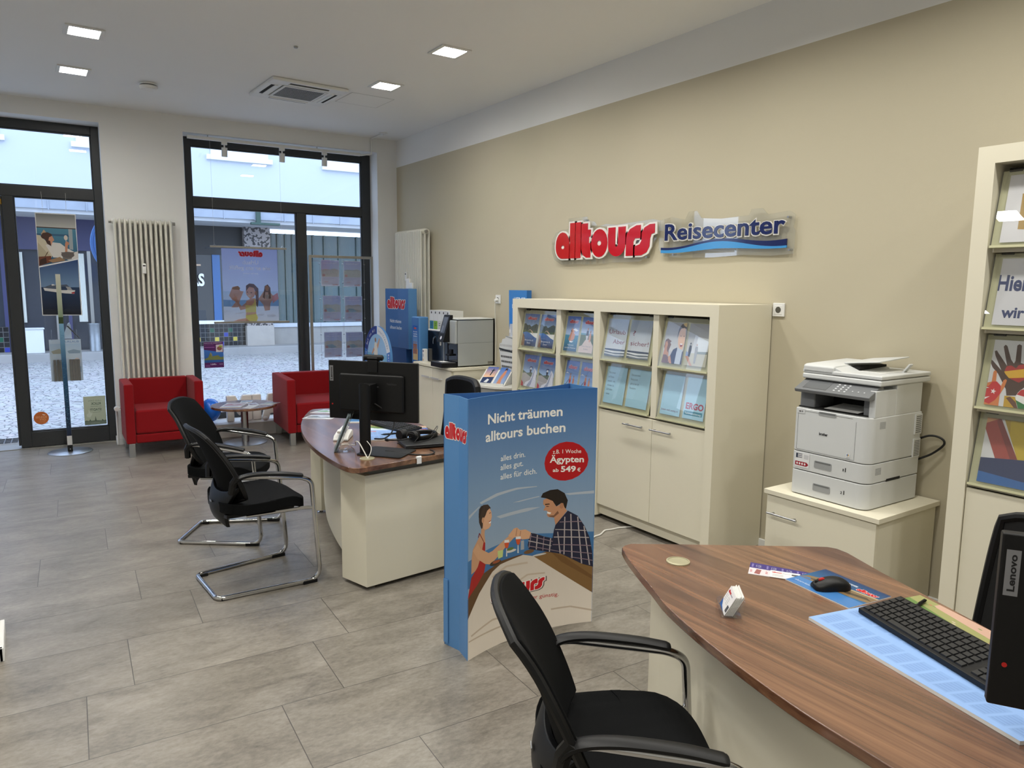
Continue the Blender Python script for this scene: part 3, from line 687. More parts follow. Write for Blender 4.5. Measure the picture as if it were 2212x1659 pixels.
# ------------------------------------------------------------------ cantilever visitor chairs
def chair_back(s, tt):
    """point on the back panel: s -1..1 across, tt 0..1 upwards"""
    hw = .215+.022*sin(pi*min(1,tt*1.25)); hw *= 1-.12*max(0,(tt-.55)/.45)**1.6
    hw *= (1-.10*max(0,(.22-tt)/.22)**2)
    z = .475+.415*tt - .035*abs(s)**3*tt**3 + .045*abs(s)**2.2*(1-tt)**3
    x = -.128-.115*tt-.045*tt**3+.060*s*s*(1-.35*tt)-.02
    return Vector((x, s*hw, z))
def back_fn(off):
    def fn(a, b):
        s = 2*a-1; e = .01
        p = chair_back(s,b); n = (chair_back(s,min(1,b+e))-chair_back(s,max(0,b-e))).cross(chair_back(min(1,s+e),b)-chair_back(max(-1,s-e),b)).normalized()
        if n.x < 0: n = -n
        return p+n*off, n
    return fn
def make_visitor_chair(label):
    t = thing('visitor_chair', label, 'chair', (0,0,0), 0, 'black cantilever visitor chairs')
    r = .0125; path = []
    side = [(-.15,.232,.640),(-.10,.238,.645),(.185,.250,.602),(.238,.254,.575),(.276,.252,r),(-.262,.200,r)]
    P = side + [(x,-y,z) for x,y,z in side[::-1]]
    MB().tube(fillet(P,[.03,.10,.05,.075,.04,.04,.075,.05,.10,.03]), r, 12).build('frame', m_chrome, t)
    st = MB()
    for s in (-1,1): st.tube([(.248,s*.252,.425),(.20,s*.235,.427),(-.10,s*.20,.425)], .010, 10)
    st.build('seat_rail', m_chrome, t)
    f = MB()
    for s in (-1,1):
        f.box(.175,.255,s*.245-.017,s*.245+.017,0,.019); f.box(-.245,-.205,s*.196-.016,s*.196+.016,0,.017)
    f.build('foot_pad', m_black, t, bevel=.003)
    def seat(a, b):
        x = -.205+.445*a; hw = .205+.030*sin(pi*min(1,a*.9+.1)); y = (2*b-1)*hw; q = abs(2*b-1)
        z = .462-.012*(1-q*q)+.012*a-.030*max(0,(a-.8)/.2)**2+.016*max(0,(.2-a)/.2)**2
        x += .0-.035*q**4*(1 if a > .5 else -1)
        return (x,y,z), (0,0,1)
    MB().shell(seat,14,14,.056).build('seat', m_fabric, t, bevel=.018, seg=3)
    def pan(a, b):
        x = -.19+.36*a; y = (2*b-1)*.175; return (x,y,.418+.012*abs(2*b-1)**3), (0,0,1)
    MB().shell(pan,8,8,.022).build('seat_pan', m_black, t, bevel=.004)
    bk = MB().shell(back_fn(.004),18,16,.016).build('backrest', m_fabric, t, bevel=.004)
    rim = [chair_back(-1,k/14) for k in range(15)]+[chair_back(-1+2*k/14,1) for k in range(1,15)]+[chair_back(1,1-k/14) for k in range(1,15)]+[chair_back(1-2*k/14,0) for k in range(1,14)]
    rim = [p+Vector((-.006,0,0)) for p in rim]
    MB().tube(rim, .0115, 8, closed=True).build('back_frame', m_black, bk)
    # moulded carrier from under the seat up to the back
    def car(a, b):
        q = 2*b-1; z = .375+.165*a; hw = .115+.10*a**1.5; x = -.165-.045*sin(pi*min(1,.15+a*.75))+.055*q*q*(.35+.65*a)
        return (x, q*hw, z-.02*q*q*(1-a)+.05*abs(q)**2.5*a), (-1,0,.15)
    MB().shell(car,10,14,.020).build('back_carrier', m_black, t, bevel=.004)
    cl = MB().box(-.222,-.219,-.016,.016,.478,.488); cl.build('name_clip', m_steel, t, bevel=.001)
    for s in (-1,1):
        pad = [(-.165,s*.222,.605),(-.135,s*.234,.643),(-.05,s*.241,.652),(.08,s*.246,.637),(.165,s*.250,.619),(.19,s*.2505,.612)]
        MB().tube(smoothpath(pad,5), [.020]*2+[.0215]*21+[.019]*2+[.012], 10, flat=.55, up=(0,0,1)).build('armrest', m_black, t)
        MB().tube([(-.172,s*.205,.56),(-.165,s*.222,.615),(-.145,s*.235,.652)], [.018,.020,.018], 8).build('arm_bracket', m_black, t)
    return t
ch = make_visitor_chair('black cantilever chair at the middle desk, nearer one with chrome loop base')
ch.location = (1.005,4.02,0); ch.rotation_euler.z = RAD(3.5)
copy_thing(ch, 'black cantilever chair in front of the coffee table, partly behind its twin', (1.068,4.868,0), RAD(-31))
copy_thing(ch, 'black cantilever chair in the foreground, seen from behind at the large walnut desk', (1.182,1.248,0), RAD(-32))

# ------------------------------------------------------------------ swivel chairs behind the desks
def make_swivel(label, mesh, loc, rz):
    t = thing('office_chair', label, 'chair', loc, rz)
    MB().cyl(0,0,.09,.40,.026).cyl(0,0,.05,.12,.04).build('gas_column', m_black, t)
    for k in range(5):
        a = 2*pi*k/5+.3; d = Vector((cos(a),sin(a),0))
        MB().tube([d*.03+Vector((0,0,.10)),d*.17+Vector((0,0,.095)),d*.30+Vector((0,0,.075))],[.026,.022,.016],10).build('base_arm', m_black, t)
        MB().tube([d*.30+Vector((-d.y*.012,d.x*.012,.028)),d*.30+Vector((d.y*.012,-d.x*.012,.028))],.028,14).build('caster', m_black, t)
    def seat(a, b):
        q = abs(2*b-1); return (-.22+.46*a-.04*q**4*(1 if a > .5 else -1), (2*b-1)*.24, .465-.03*max(0,(a-.8)/.2)**2), (0,0,1)
    MB().shell(seat,12,12,.07).build('seat', m_fabric, t, bevel=.02, seg=3)
    MB().box(-.13,.10,-.10,.10,.39,.43).build('mechanism', m_black, t, bevel=.01)
    H = .60
    def bf(a, b):
        q = 2*a-1; hw = .245*(1-(.16 if mesh else .08)*b**3)*(1-.18*(1-b)**3); z = .50+H*b-.03*abs(q)**4*b**4-.02*abs(q)**4*(1-b)**4
        x = -.20-.09*b+.045*q*q-.03*sin(pi*b*1.0); return Vector((x,q*hw,z))
    def fn(a, b):
        e = .01; n = (bf(a,min(1,b+e))-bf(a,max(0,b-e))).cross(bf(min(1,a+e),b)-bf(max(0,a-e),b)).normalized()
        return bf(a,b), (n if n.x > 0 else -n)
    bk = MB().shell(fn,14,18,.012 if mesh else .045).build('backrest', M('black_mesh',(20,20,20),.85,var=.5,scale=900,bump=.6,bscale=1400) if mesh else m_fabric, t, bevel=.004)
    rim = [bf(0,k/16) for k in range(17)]+[bf(k/12,1) for k in range(1,13)]+[bf(1,1-k/16) for k in range(1,17)]+[bf(1-k/12,0) for k in range(1,12)]
    MB().tube(rim,.014 if mesh else .024,8,closed=True).build('back_frame', m_black, bk)
    MB().tube(smoothpath([(-.10,0,.41),(-.22,0,.44),(-.27,0,.55),(-.262,0,.70)],5),.028,8,flat=.5).build('back_spine', m_black, t)
    for s in (-1,1):
        MB().tube(smoothpath([(-.02,s*.20,.42),(-.02,s*.285,.44),(-.02,s*.29,.56),(-.02,s*.285,.64)],4),.018,8).build('arm_post', m_black, t)
        MB().box(-.13,.11,s*.285-.04,s*.285+.04,.64,.665).build('armrest', m_black, t, bevel=.01)
    return t
make_swivel('black upholstered office chair behind the middle desk, mostly hidden by the blue display column', False, (2.27,4.33,-.115), RAD(176))
bpy.context.view_layer.update()
make_swivel('black mesh-back office chair cut off at the right edge behind the nearest desk', True, (2.09,.80,-.115), RAD(160))
for o in [o for o in COL.objects if o.name.startswith('office_chair')]:      # lowered seats: shorten the gas column, keep casters on the floor
    o.location.z = 0
    for c in o.children:
        if c.name.split('.')[0] in ('seat','mechanism','backrest','back_spine','arm_post','armrest'): c.location.z -= .115
        if c.name.startswith('gas_column'): c.scale.z = .74

# ------------------------------------------------------------------ desks
def desk(name_label, top, pedestal, legs, panel, grom, footpts):
    cx = sum(p[0] for p in top)/len(top); cy = sum(p[1] for p in top)/len(top)
    t = thing('desk', name_label, 'desk', (cx,cy,0)); L = lambda p: (p[0]-cx,p[1]-cy)
    MB().prism([L(p) for p in top],.672,.70).build('tabletop', m_wood, t, bevel=.003)
    a,b,c,d = [L(p) for p in pedestal]
    MB().prism([a,b,c,d],.022,.637).build('pedestal', m_cream, t, bevel=.002)
    ins = [tuple(Vector(p)*.93+Vector(a)*.07) for p in (a,b,c,d)]
    mid = [((a[0]+b[0]+c[0]+d[0])/4,(a[1]+b[1]+c[1]+d[1])/4)]
    MB().prism([tuple(Vector(p)*.9+Vector(mid[0])*.1) for p in (a,b,c,d)],.637,.672).build('spacer', M('spacer_grey',(120,118,104),.7), t, smooth=0)
    for lg in legs: MB().prism([L(p) for p in lg],.022,.672).build('leg_panel', m_cream, t, bevel=.002)
    pn = [L(p) for p in panel]; n = len(pn); th = .019; inner = []
    for i in range(n):
        e = Vector(pn[min(i+1,n-1)])-Vector(pn[max(i-1,0)]); e.normalize(); inner.append((pn[i][0]-e.y*-th*(1), pn[i][1]+e.x*-th))
    MB().prism(pn+inner[::-1],.135,.66).build('modesty_panel', m_cream, t, smooth=20)
    for p in footpts:
        q = L(p); MB().lathe([(0,0),(.020,0),(.020,.004),(.006,.008),(.006,.023),(0,.023)],*q,14).build('levelling_foot', m_chrome, t)
    g = L(grom); MB().lathe([(0,.700),(.040,.700),(.040,.704),(.034,.7055),(.033,.703),(0,.703)],*g,28).build('cable_grommet', M('grommet_beige',(178,172,142),.35,.3), t)
    return t
def curve2(pts, n=6): return [(p.x,p.y) for p in smoothpath([(x,y,0) for x,y in pts], n)]
top1 = curve2([(1.395,3.438),(1.358,3.470),(1.343,3.56),(1.341,3.70),(1.345,3.83),(1.358,4.0),(1.392,4.24),(1.44,4.47),(1.51,4.72),(1.60,4.96),(1.69,5.15),(1.762,5.28),(1.80,5.318)],4)
top1 += [(1.85,5.312),(2.24,5.21),(2.275,5.17),(2.285,5.10),(2.215,4.335),(2.152,3.89),(2.105,3.56),(2.095,3.53),(2.07,3.515)]
c4,s4 = cos(RAD(5)),sin(RAD(5)); C1 = Vector((1.452,3.504)); ex = Vector((c4,s4)); ey = Vector((-.27,.963)); 
ped1 = [tuple(C1),tuple(C1+ex*.62),tuple(C1+ex*.62+ey*.215+Vector((.06,0))),tuple(C1+ey*.215)]
desk('middle walnut desk with cream base, monitor seen from behind on it', top1, ped1,
     [[(1.66,4.995),(1.712,4.94),(2.16,5.05),(2.14,5.10)]],
     curve2([(1.425,3.72),(1.455,3.92),(1.50,4.15),(1.56,4.40),(1.64,4.66),(1.735,4.95)],3), (1.511,3.612), [(1.50,3.545),(1.72,4.99),(1.97,3.59),(1.46,3.69)])
top2 = [(1.737,1.843),(1.745,1.855),(1.766,1.866),(1.799,1.869)]+[(1.935,1.776),(2.35,1.482),(2.382,1.456),(2.395,1.425),(2.388,1.38),(2.314,1.214),(2.216,.95),(2.05,.54),(1.93,.26),(1.90,.225),(1.86,.22)]
top2 += curve2([(1.46,.235),(1.40,.26),(1.37,.32),(1.352,.46),(1.352,.60),(1.364,.73),(1.379,.88),(1.404,1.01),(1.426,1.105),(1.467,1.257),(1.522,1.42),(1.58,1.54),(1.656,1.698),(1.707,1.794),(1.737,1.843)],4)[:-1]
c2 = Vector((1.815,1.772)); e2 = Vector((-.53,-.848)); f2 = Vector((.82,-.572))
ped2 = [tuple(c2),tuple(c2+e2*.205),tuple(c2+e2*.205+f2*.50),tuple(c2+f2*.58)]
desk('large walnut desk in the foreground at right with calendar pad on it', top2, ped2,
     [[(1.42,.40),(1.42,.36),(1.86,.34),(1.86,.38)]],
     curve2([(1.46,.40),(1.455,.60),(1.475,.85),(1.52,1.10),(1.60,1.34),(1.715,1.60)],3)[::-1], (1.812,1.648), [(1.80,1.73),(1.74,1.62),(1.50,.38)])
# ================================================================== printed pictures (shapes on the unit square)
ARTS = {
 'TOTEM': [
  ('g',(118,148,182),(178,188,194), [(0,0),(1,0),(1,.66),(0,.66)]),
  ('g',(54,102,160),(118,148,182), [(0,.66),(1,.66),(1,1),(0,1)]),
  ('p',(172,182,194), [(.105,.601),(.252,.618),(.422,.622),(.581,.614),(.581,.611),(.422,.614),(.268,.607),(.121,.593)]),
  ('p',(172,182,194), [(.388,.565),(.6,.572),(.6,.568),(.44,.562)]),
  ('p',(172,182,194), [(.786,.568),(.995,.571),(.995,.559),(.824,.56)]),
  ('p',(172,182,194), [(.009,.564),(.105,.588),(.105,.583),(.009,.551)]),
  ('p',(172,182,194), [(.252,.526),(.511,.531),(.61,.525),(.511,.517),(.286,.514)]),
  ('g',(70,120,170),(52,96,146), [(-.007,.389),(.186,.407),(.287,.412),(.355,.42),(.513,.422),(.705,.407),(1.005,.395),(1.011,.235),(-.007,.284)]),
  ('p',(96,68,40), [(-.003,.24),(.105,.312),(.22,.328),(.287,.341),(.478,.344),(.339,.308),(.121,.244),(-.004,.158)]),
  ('p',(128,96,56), [(.55,.326),(.66,.333),(.744,.321),(1.011,.242),(1.015,.122)]),
  ('p',(112,80,44), [(.697,.327),(.793,.301),(1.012,.196),(1.013,.181),(.774,.279)]),
  ('g',(206,196,184),(236,226,212), [(-.005,.16),(.105,.246),(.22,.31),(.287,.328),(.478,.34),(.559,.325),(1.013,.122),(1.017,-.026),(.583,-.004),(.359,-.013),(.188,-.029),(-.006,-.013)]),
  ('p',(196,180,162), [(.035,.087),(.224,.11),(.218,.117),(.029,.094)]),
  ('p',(196,180,162), [(.222,.11),(.394,.097),(.392,.104),(.22,.118)]),
  ('p',(196,180,162), [(.343,.21),(.519,.249),(.511,.256),(.336,.216)]),
  ('p',(196,180,162), [(.516,.249),(.653,.24),(.651,.247),(.514,.256)]),
  ('p',(196,180,162), [(.01,.07),(.291,.068),(.287,.075),(.006,.076)]),
  ('p',(196,180,162), [(.29,.068),(.501,.057),(.499,.064),(.288,.075)]),
  ('p',(196,180,162), [(.704,.077),(.849,.075),(.845,.082),(.701,.084)]),
  ('p',(196,180,162), [(.846,.075),(1.006,.046),(1.007,.053),(.847,.082)]),
  ('p',(196,180,162), [(.224,.284),(.343,.308),(.334,.316),(.216,.292)]),
  ('p',(196,180,162), [(.34,.308),(.516,.299),(.513,.307),(.337,.316)]),
  ('p',(196,150,116), [(.031,.335),(.034,.39),(.045,.428),(.089,.459),(.118,.48),(.121,.501),(.153,.493),(.149,.472),(.157,.436),(.145,.398),(.121,.371),(.073,.342)]),
  ('p',(164,34,30), [(-.001,.244),(.033,.322),(.089,.353),(.118,.389),(.131,.422),(.142,.444),(.155,.436),(.155,.41),(.147,.376),(.16,.353),(.146,.32),(.089,.284)]),
  ('p',(120,24,24), [(.096,.466),(.108,.482),(.102,.484),(.09,.468)]),
  ('p',(120,24,24), [(.144,.444),(.107,.482),(.103,.481),(.14,.443)]),
  ('p',(206,160,124), [(.045,.424),(.089,.445),(.113,.42),(.186,.391),(.22,.394),(.338,.428),(.389,.441),(.428,.449),(.428,.432),(.358,.404),(.262,.362),(.203,.342),(.154,.353),(.089,.384)]),
  ('p',(58,42,34), [(.121,.497),(.101,.525),(.097,.559),(.113,.579),(.137,.588),(.178,.584),(.201,.568),(.189,.558),(.166,.547),(.153,.53),(.135,.514),(.129,.498)]),
  ('p',(44,32,26), [(.097,.546),(.1,.576),(.121,.587),(.139,.584),(.121,.565),(.108,.541)]),
  ('p',(214,166,132), [(.133,.529),(.156,.544),(.17,.56),(.192,.567),(.207,.552),(.212,.532),(.204,.517),(.203,.497),(.186,.489),(.153,.487),(.133,.498)]),
  ('e',(196,146,112),.134,.529,.011,.011),
  ('p',(240,228,220), [(.184,.515),(.206,.517),(.203,.508),(.189,.507)]),
  ('p',(150,40,40), [(.184,.516),(.206,.518),(.206,.516),(.186,.513)]),
  ('p',(60,40,30), [(.188,.549),(.202,.55),(.203,.548),(.189,.546)]),
  ('p',(34,26,22), [(.611,.565),(.627,.581),(.682,.59),(.738,.59),(.789,.57),(.813,.538),(.801,.504),(.776,.511),(.766,.53),(.73,.518),(.702,.542),(.655,.557)]),
  ('p',(192,140,106), [(.631,.553),(.655,.557),(.702,.543),(.728,.518),(.749,.522),(.779,.529),(.789,.511),(.809,.495),(.779,.474),(.751,.457),(.711,.473),(.67,.478),(.658,.489),(.669,.501),(.654,.507),(.632,.509),(.647,.524),(.63,.535)]),
  ('p',(124,86,64), [(.662,.489),(.68,.479),(.711,.473),(.75,.488),(.74,.499),(.712,.482),(.675,.484)]),
  ('e',(176,124,92),.768,.518,.015,.012),
  ('p',(244,236,228), [(.66,.502),(.692,.495),(.684,.489),(.664,.493)]),
  ('p',(50,34,26), [(.643,.535),(.678,.534),(.68,.53),(.647,.53)]),
  ('p',(80,52,40), [(.654,.526),(.676,.523),(.674,.521),(.656,.522)]),
  ('p',(190,138,104), [(.715,.469),(.762,.466),(.742,.429),(.728,.433)]),
  ('p',(34,36,58), [(.725,.44),(.769,.467),(.814,.495),(.885,.469),(.935,.422),(.972,.37),(.99,.31),(1.0,.242),(.92,.26),(.841,.289),(.773,.313),(.66,.333),(.522,.359),(.513,.376),(.53,.425),(.567,.419),(.649,.397),(.705,.386),(.714,.418)]),
  ('p',(140,120,130), [(.536,.42),(.519,.365),(.525,.363),(.543,.418)]),
  ('p',(176,166,166), [(.585,.412),(.577,.351),(.585,.349),(.593,.41)]),
  ('p',(140,120,130), [(.637,.399),(.629,.341),(.635,.34),(.643,.398)]),
  ('p',(176,166,166), [(.687,.388),(.679,.331),(.687,.33),(.695,.387)]),
  ('p',(176,166,166), [(.517,.392),(.696,.353),(.697,.356),(.518,.396)]),
  ('p',(140,120,130), [(.526,.369),(.772,.321),(.773,.323),(.527,.372)]),
  ('p',(140,120,130), [(.535,.409),(.705,.371),(.706,.374),(.536,.412)]),
  ('p',(176,166,166), [(.739,.41),(.76,.316),(.767,.316),(.746,.41)]),
  ('p',(176,166,166), [(.789,.47),(.788,.31),(.796,.309),(.797,.47)]),
  ('p',(176,166,166), [(.832,.48),(.846,.289),(.855,.288),(.84,.479)]),
  ('p',(176,166,166), [(.881,.465),(.916,.261),(.924,.261),(.889,.465)]),
  ('p',(176,166,166), [(.926,.423),(.971,.252),(.979,.251),(.934,.422)]),
  ('p',(140,120,130), [(.756,.449),(.915,.441),(.914,.445),(.755,.452)]),
  ('p',(176,166,166), [(.723,.42),(.946,.4),(.945,.404),(.723,.423)]),
  ('p',(176,166,166), [(.715,.388),(.967,.369),(.966,.373),(.714,.392)]),
  ('p',(140,120,130), [(.706,.357),(.983,.333),(.982,.337),(.706,.36)]),
  ('p',(140,120,130), [(.763,.326),(.989,.299),(.988,.302),(.763,.33)]),
  ('p',(140,120,130), [(.841,.293),(.994,.269),(.995,.272),(.841,.296)]),
  ('p',(214,166,130), [(.351,.435),(.398,.459),(.424,.46),(.45,.446),(.494,.444),(.538,.426),(.525,.402),(.468,.405),(.424,.423),(.389,.42)]),
  ('p',(160,112,84), [(.422,.457),(.413,.427),(.418,.426),(.426,.456)]),
  ('p',(160,112,84), [(.452,.442),(.445,.416),(.449,.415),(.457,.442)]),
  ('p',(212,214,216), [(.337,.388),(.342,.388),(.345,.352),(.335,.353)]),
  ('p',(206,84,44), [(.319,.411),(.36,.407),(.352,.388),(.34,.385),(.328,.391)]),
  ('p',(226,228,230), [(.319,.411),(.321,.422),(.358,.418),(.36,.407)]),
  ('p',(212,214,216), [(.432,.39),(.438,.389),(.441,.352),(.43,.354)]),
  ('p',(206,84,44), [(.414,.413),(.456,.409),(.447,.39),(.435,.386),(.423,.393)]),
  ('p',(226,228,230), [(.414,.413),(.415,.423),(.454,.42),(.456,.409)]),
  ('p',(190,206,130), [(.263,.386),(.311,.384),(.307,.356),(.268,.354)]),
  ('e',(60,50,40),.245,.342,.049,.01),
  ('e',(150,80,50),.253,.345,.034,.006),
  ('e',(210,206,200),.378,.37,.042,.006),
  ('e',(96,116,60),.371,.379,.029,.006),
  ('e',(110,80,50),.523,.348,.041,.008),
  ('e',(200,196,190),.605,.326,.055,.004),
  ('p',(160,164,170), [(.458,.401),(.483,.4),(.485,.362),(.457,.363)]),
  ('L',(.208,.179,.65,.181,.059), {'shadow': (110,96,90)}),
  ('T',(178,24,36), 'alles. aber günstig.',(.399,.15,.758,.133,.017),.004),
  ('T',(236,234,228), 'Nicht träumen',(.175,.893,.763,.892,.039),.022),
  ('T',(236,234,228), 'alltours buchen',(.156,.827,.786,.826,.039),.022),
  ('T',(236,234,228), 'alles drin.',(.285,.74,.485,.741,.023),.004),
  ('T',(236,234,228), 'alles gut.',(.284,.705,.47,.706,.023),.004),
  ('T',(236,234,228), 'alles für dich.',(.284,.668,.578,.666,.023),.004),
  ('e',(176,18,26),.793,.703,.158,.081),
  ('T',(236,234,228), 'z.B. 1 Woche',(.697,.739,.9,.733,.017),.004),
  ('T',(236,234,228), 'Ägypten',(.675,.704,.92,.694,.026),.024),
  ('T',(236,234,228), 'ab',(.699,.664,.742,.662,.015),.02),
  ('T',(236,234,228), '549',(.758,.661,.865,.657,.024),.03),
  ('T',(236,234,228), '€',(.875,.657,.898,.656,.015),.02),
 ],
 'CRUISEPOSTER': [
  ('p',(226,226,222), [(0,0),(1,0),(1,1),(0,1)]),
  ('g',(112,114,114),(178,176,172), [(.019,.992),(.98,.993),(.982,.861),(.017,.866)]),
  ('p',(66,44,32), [(.014,.866),(.982,.862),(.98,.854),(.015,.857)]),
  ('g',(78,130,152),(34,74,104), [(.018,.857),(.98,.854),(.99,.567),(.009,.485)]),
  ('p',(150,160,164), [(.793,.854),(.892,.853),(.885,.652),(.791,.655)]),
  ('p',(54,92,120), [(.008,.8),(.78,.8),(.802,.779),(.012,.786)]),
  ('p',(176,150,120), [(.109,.794),(.19,.84),(.245,.812),(.195,.787)]),
  ('p',(198,188,164), [(.01,.786),(.089,.783),(.25,.718),(.379,.662),(.339,.571),(.255,.591),(.022,.576)]),
  ('p',(178,166,140), [(.02,.716),(.194,.633),(.341,.578),(.02,.569)]),
  ('p',(210,206,200), [(.207,.689),(.392,.719),(.57,.713),(.704,.672),(.913,.63),(1.006,.638),(.989,.565),(.748,.551),(.536,.572),(.375,.572)]),
  ('p',(72,48,40), [(.104,.773),(.156,.807),(.273,.815),(.367,.8),(.395,.768),(.306,.732),(.203,.745),(.135,.755)]),
  ('p',(194,140,112), [(.306,.767),(.38,.782),(.41,.758),(.427,.739),(.385,.726),(.35,.69),(.266,.711)]),
  ('p',(64,42,36), [(.203,.745),(.324,.732),(.347,.68),(.246,.704)]),
  ('p',(188,132,104), [(.676,.629),(.687,.707),(.716,.737),(.789,.722),(.788,.704),(.755,.694),(.731,.631)]),
  ('e',(206,196,184),.716,.768,.047,.025),
  ('p',(220,210,200), [(.709,.743),(.713,.728),(.722,.729),(.718,.743)]),
  ('p',(110,104,100), [(.576,.625),(.913,.63),(.824,.562),(.621,.551)]),
  ('e',(96,90,86),.738,.601,.165,.03),
  ('p',(110,60,40), [(.022,.576),(.325,.586),(.32,.528),(.009,.485)]),
  ('p',(150,118,88), [(.243,.542),(.538,.579),(.674,.544),(.345,.521)]),
  ('p',(58,34,24), [(.051,.548),(.197,.57),(.205,.514),(.02,.492)]),
  ('p',(84,54,38), [(.169,.569),(.262,.625),(.247,.628),(.155,.573)]),
  ('p',(232,232,230), [(-.001,.478),(.99,.567),(.991,.558),(.0,.47)]),
  ('g',(40,66,112),(104,132,164), [(.015,.471),(.983,.556),(.973,.28),(.022,.278)]),
  ('g',(26,50,84),(6,14,28), [(.022,.28),(.974,.281),(.972,.007),(.02,.01)]),
  ('p',(74,84,100), [(.102,.281),(.276,.306),(.437,.302),(.655,.309),(.739,.28),(.683,.273),(.107,.264)]),
  ('p',(206,204,200), [(.074,.274),(.214,.267),(.535,.259),(.86,.251),(.833,.215),(.598,.22),(.102,.246)]),
  ('p',(150,150,150), [(.628,.287),(.74,.284),(.796,.251),(.678,.252)]),
  ('p',(40,56,84), [(.451,.288),(.623,.287),(.66,.252),(.461,.252)]),
  ('p',(160,30,34), [(.763,.229),(.848,.237),(.834,.217),(.765,.219)]),
  ('p',(206,204,200), [(.276,.306),(.313,.311),(.382,.301),(.292,.295)]),
 ],
 'BEACHPOSTER': [
  ('g',(150,160,206),(176,192,222), [(0,.42),(1,.42),(1,1),(0,1)]),
  ('g',(150,176,206),(206,206,206), [(0,0),(1,0),(1,.42),(0,.42)]),
  ('p',(120,168,206), [(.0,.304),(.18,.299),(1.0,.3),(1.002,.214),(.0,.211)]),
  ('p',(212,164,134), [(.219,.276),(.16,.298),(.103,.36),(.168,.477),(.269,.494),(.306,.425),(.366,.418),(.301,.308),(.255,.198),(.135,.197)]),
  ('p',(170,136,100), [(.157,.446),(.188,.477),(.269,.49),(.308,.463),(.287,.44),(.226,.439)]),
  ('p',(206,160,130), [(.73,.422),(.831,.424),(.92,.339),(.845,.251),(.832,.157),(.739,.148),(.712,.234),(.624,.312),(.677,.367)]),
  ('p',(120,86,66), [(.729,.407),(.748,.493),(.805,.517),(.854,.471),(.858,.322),(.817,.314),(.81,.408),(.755,.411),(.746,.313),(.706,.336)]),
  ('e',(224,178,148),.79,.462,.033,.039),
  ('p',(180,176,170), [(.753,.368),(.83,.377),(.807,.314),(.766,.313)]),
  ('p',(230,160,160), [(.88,.354),(.984,.402),(1.001,.316),(.886,.252)]),
  ('p',(206,152,120), [(.241,.33),(.184,.392),(.202,.338),(.151,.322),(.238,.26),(.294,.159),(.396,.176),(.54,.232),(.522,.287),(.42,.278),(.317,.214),(.259,.276)]),
  ('p',(112,78,62), [(.406,.418),(.41,.496),(.471,.528),(.552,.521),(.63,.46),(.634,.312),(.609,.194),(.58,.233),(.577,.405),(.549,.467),(.469,.474)]),
  ('p',(220,168,138), [(.406,.418),(.47,.485),(.549,.467),(.567,.405),(.555,.35),(.482,.31),(.433,.348),(.405,.387)]),
  ('p',(226,172,140), [(.4,.286),(.482,.318),(.564,.327),(.592,.28),(.56,.233),(.418,.231)]),
  ('p',(250,246,240), [(.439,.372),(.495,.365),(.484,.345),(.448,.349)]),
  ('e',(80,54,44),.431,.407,.012,.006),
  ('e',(80,54,44),.501,.4,.014,.006),
  ('e',(214,160,130),.582,.393,.022,.031),
  ('p',(232,222,120), [(.388,.231),(.499,.224),(.551,.272),(.543,.311),(.563,.311),(.585,.241),(.576,.131),(.388,.129)]),
  ('p',(236,220,90), [(.387,.09),(.575,.115),(.608,.052),(.581,.005),(.388,.003)]),
  ('p',(222,176,140), [(.393,.129),(.576,.131),(.58,.107),(.387,.086)]),
  ('p',(224,176,146), [(.146,.001),(.248,.033),(.39,.05),(.469,-.0)]),
  ('e',(224,228,232),.032,.149,.04,.009),
  ('e',(224,228,232),.251,.112,.053,.012),
  ('e',(224,228,232),.656,.092,.061,.014),
  ('e',(224,228,232),.859,.078,.082,.019),
  ('e',(224,228,232),.333,.128,.036,.009),
 ],
 'BEACHPOSTER_TEXT': [
  ('T',(244,244,246), 'Urlaub',(.351,.791,.637,.79,.056),.03),
  ('T',(244,244,246), 'wie er uns gefällt',(.121,.713,.878,.717,.055),.03),
  ('T',(236,238,244), 'Jetzt hier buchen!',(.36,.655,.631,.656,.021),.02),
  ('L',(.272,.894,.701,.895,.085), {'col': (226,70,76), 'edge': (240,190,190)}),
 ],
 'HANDS_A': [
  ('p',(206,206,206), [(.07,.05),(.93,.05),(.93,.93),(.07,.93)]),
  ('p',(70,42,28), [(.24,.199),(.226,.284),(.179,.392),(.143,.475),(.089,.555),(.059,.633),(.064,.662),(.084,.643),(.164,.525),(.094,.719),(.083,.776),(.1,.786),(.117,.751),(.203,.593),(.149,.843),(.162,.87),(.179,.853),(.227,.677),(.254,.629),(.263,.667),(.256,.869),(.271,.888),(.292,.872),(.308,.644),(.362,.623),(.389,.37),(.346,.291),(.312,.212)]),
  ('p',(158,34,32), [(.191,.526),(.202,.586),(.235,.602),(.278,.568),(.294,.613),(.343,.634),(.38,.454),(.319,.384),(.246,.425)]),
  ('p',(206,160,30), [(.188,.514),(.366,.577),(.379,.461),(.236,.431),(.201,.484)]),
  ('p',(204,120,60), [(.022,.045),(.023,.158),(.04,.31),(.011,.515),(.026,.546),(.045,.527),(.071,.345),(.103,.365),(.103,.498),(.115,.522),(.131,.502),(.138,.371),(.178,.275),(.196,.395),(.212,.415),(.224,.4),(.214,.311),(.186,.203),(.191,.043)]),
  ('p',(190,30,32), [(.018,.127),(.007,.304),(.028,.323),(.082,.295),(.11,.366),(.145,.372),(.183,.32),(.189,.218),(.155,.124),(.112,.064),(.02,.105)]),
  ('p',(232,230,228), [(.093,.278),(.045,.293),(.018,.247),(.013,.186),(.03,.137),(.069,.119),(.11,.167),(.071,.149),(.042,.176),(.032,.227),(.053,.265)]),
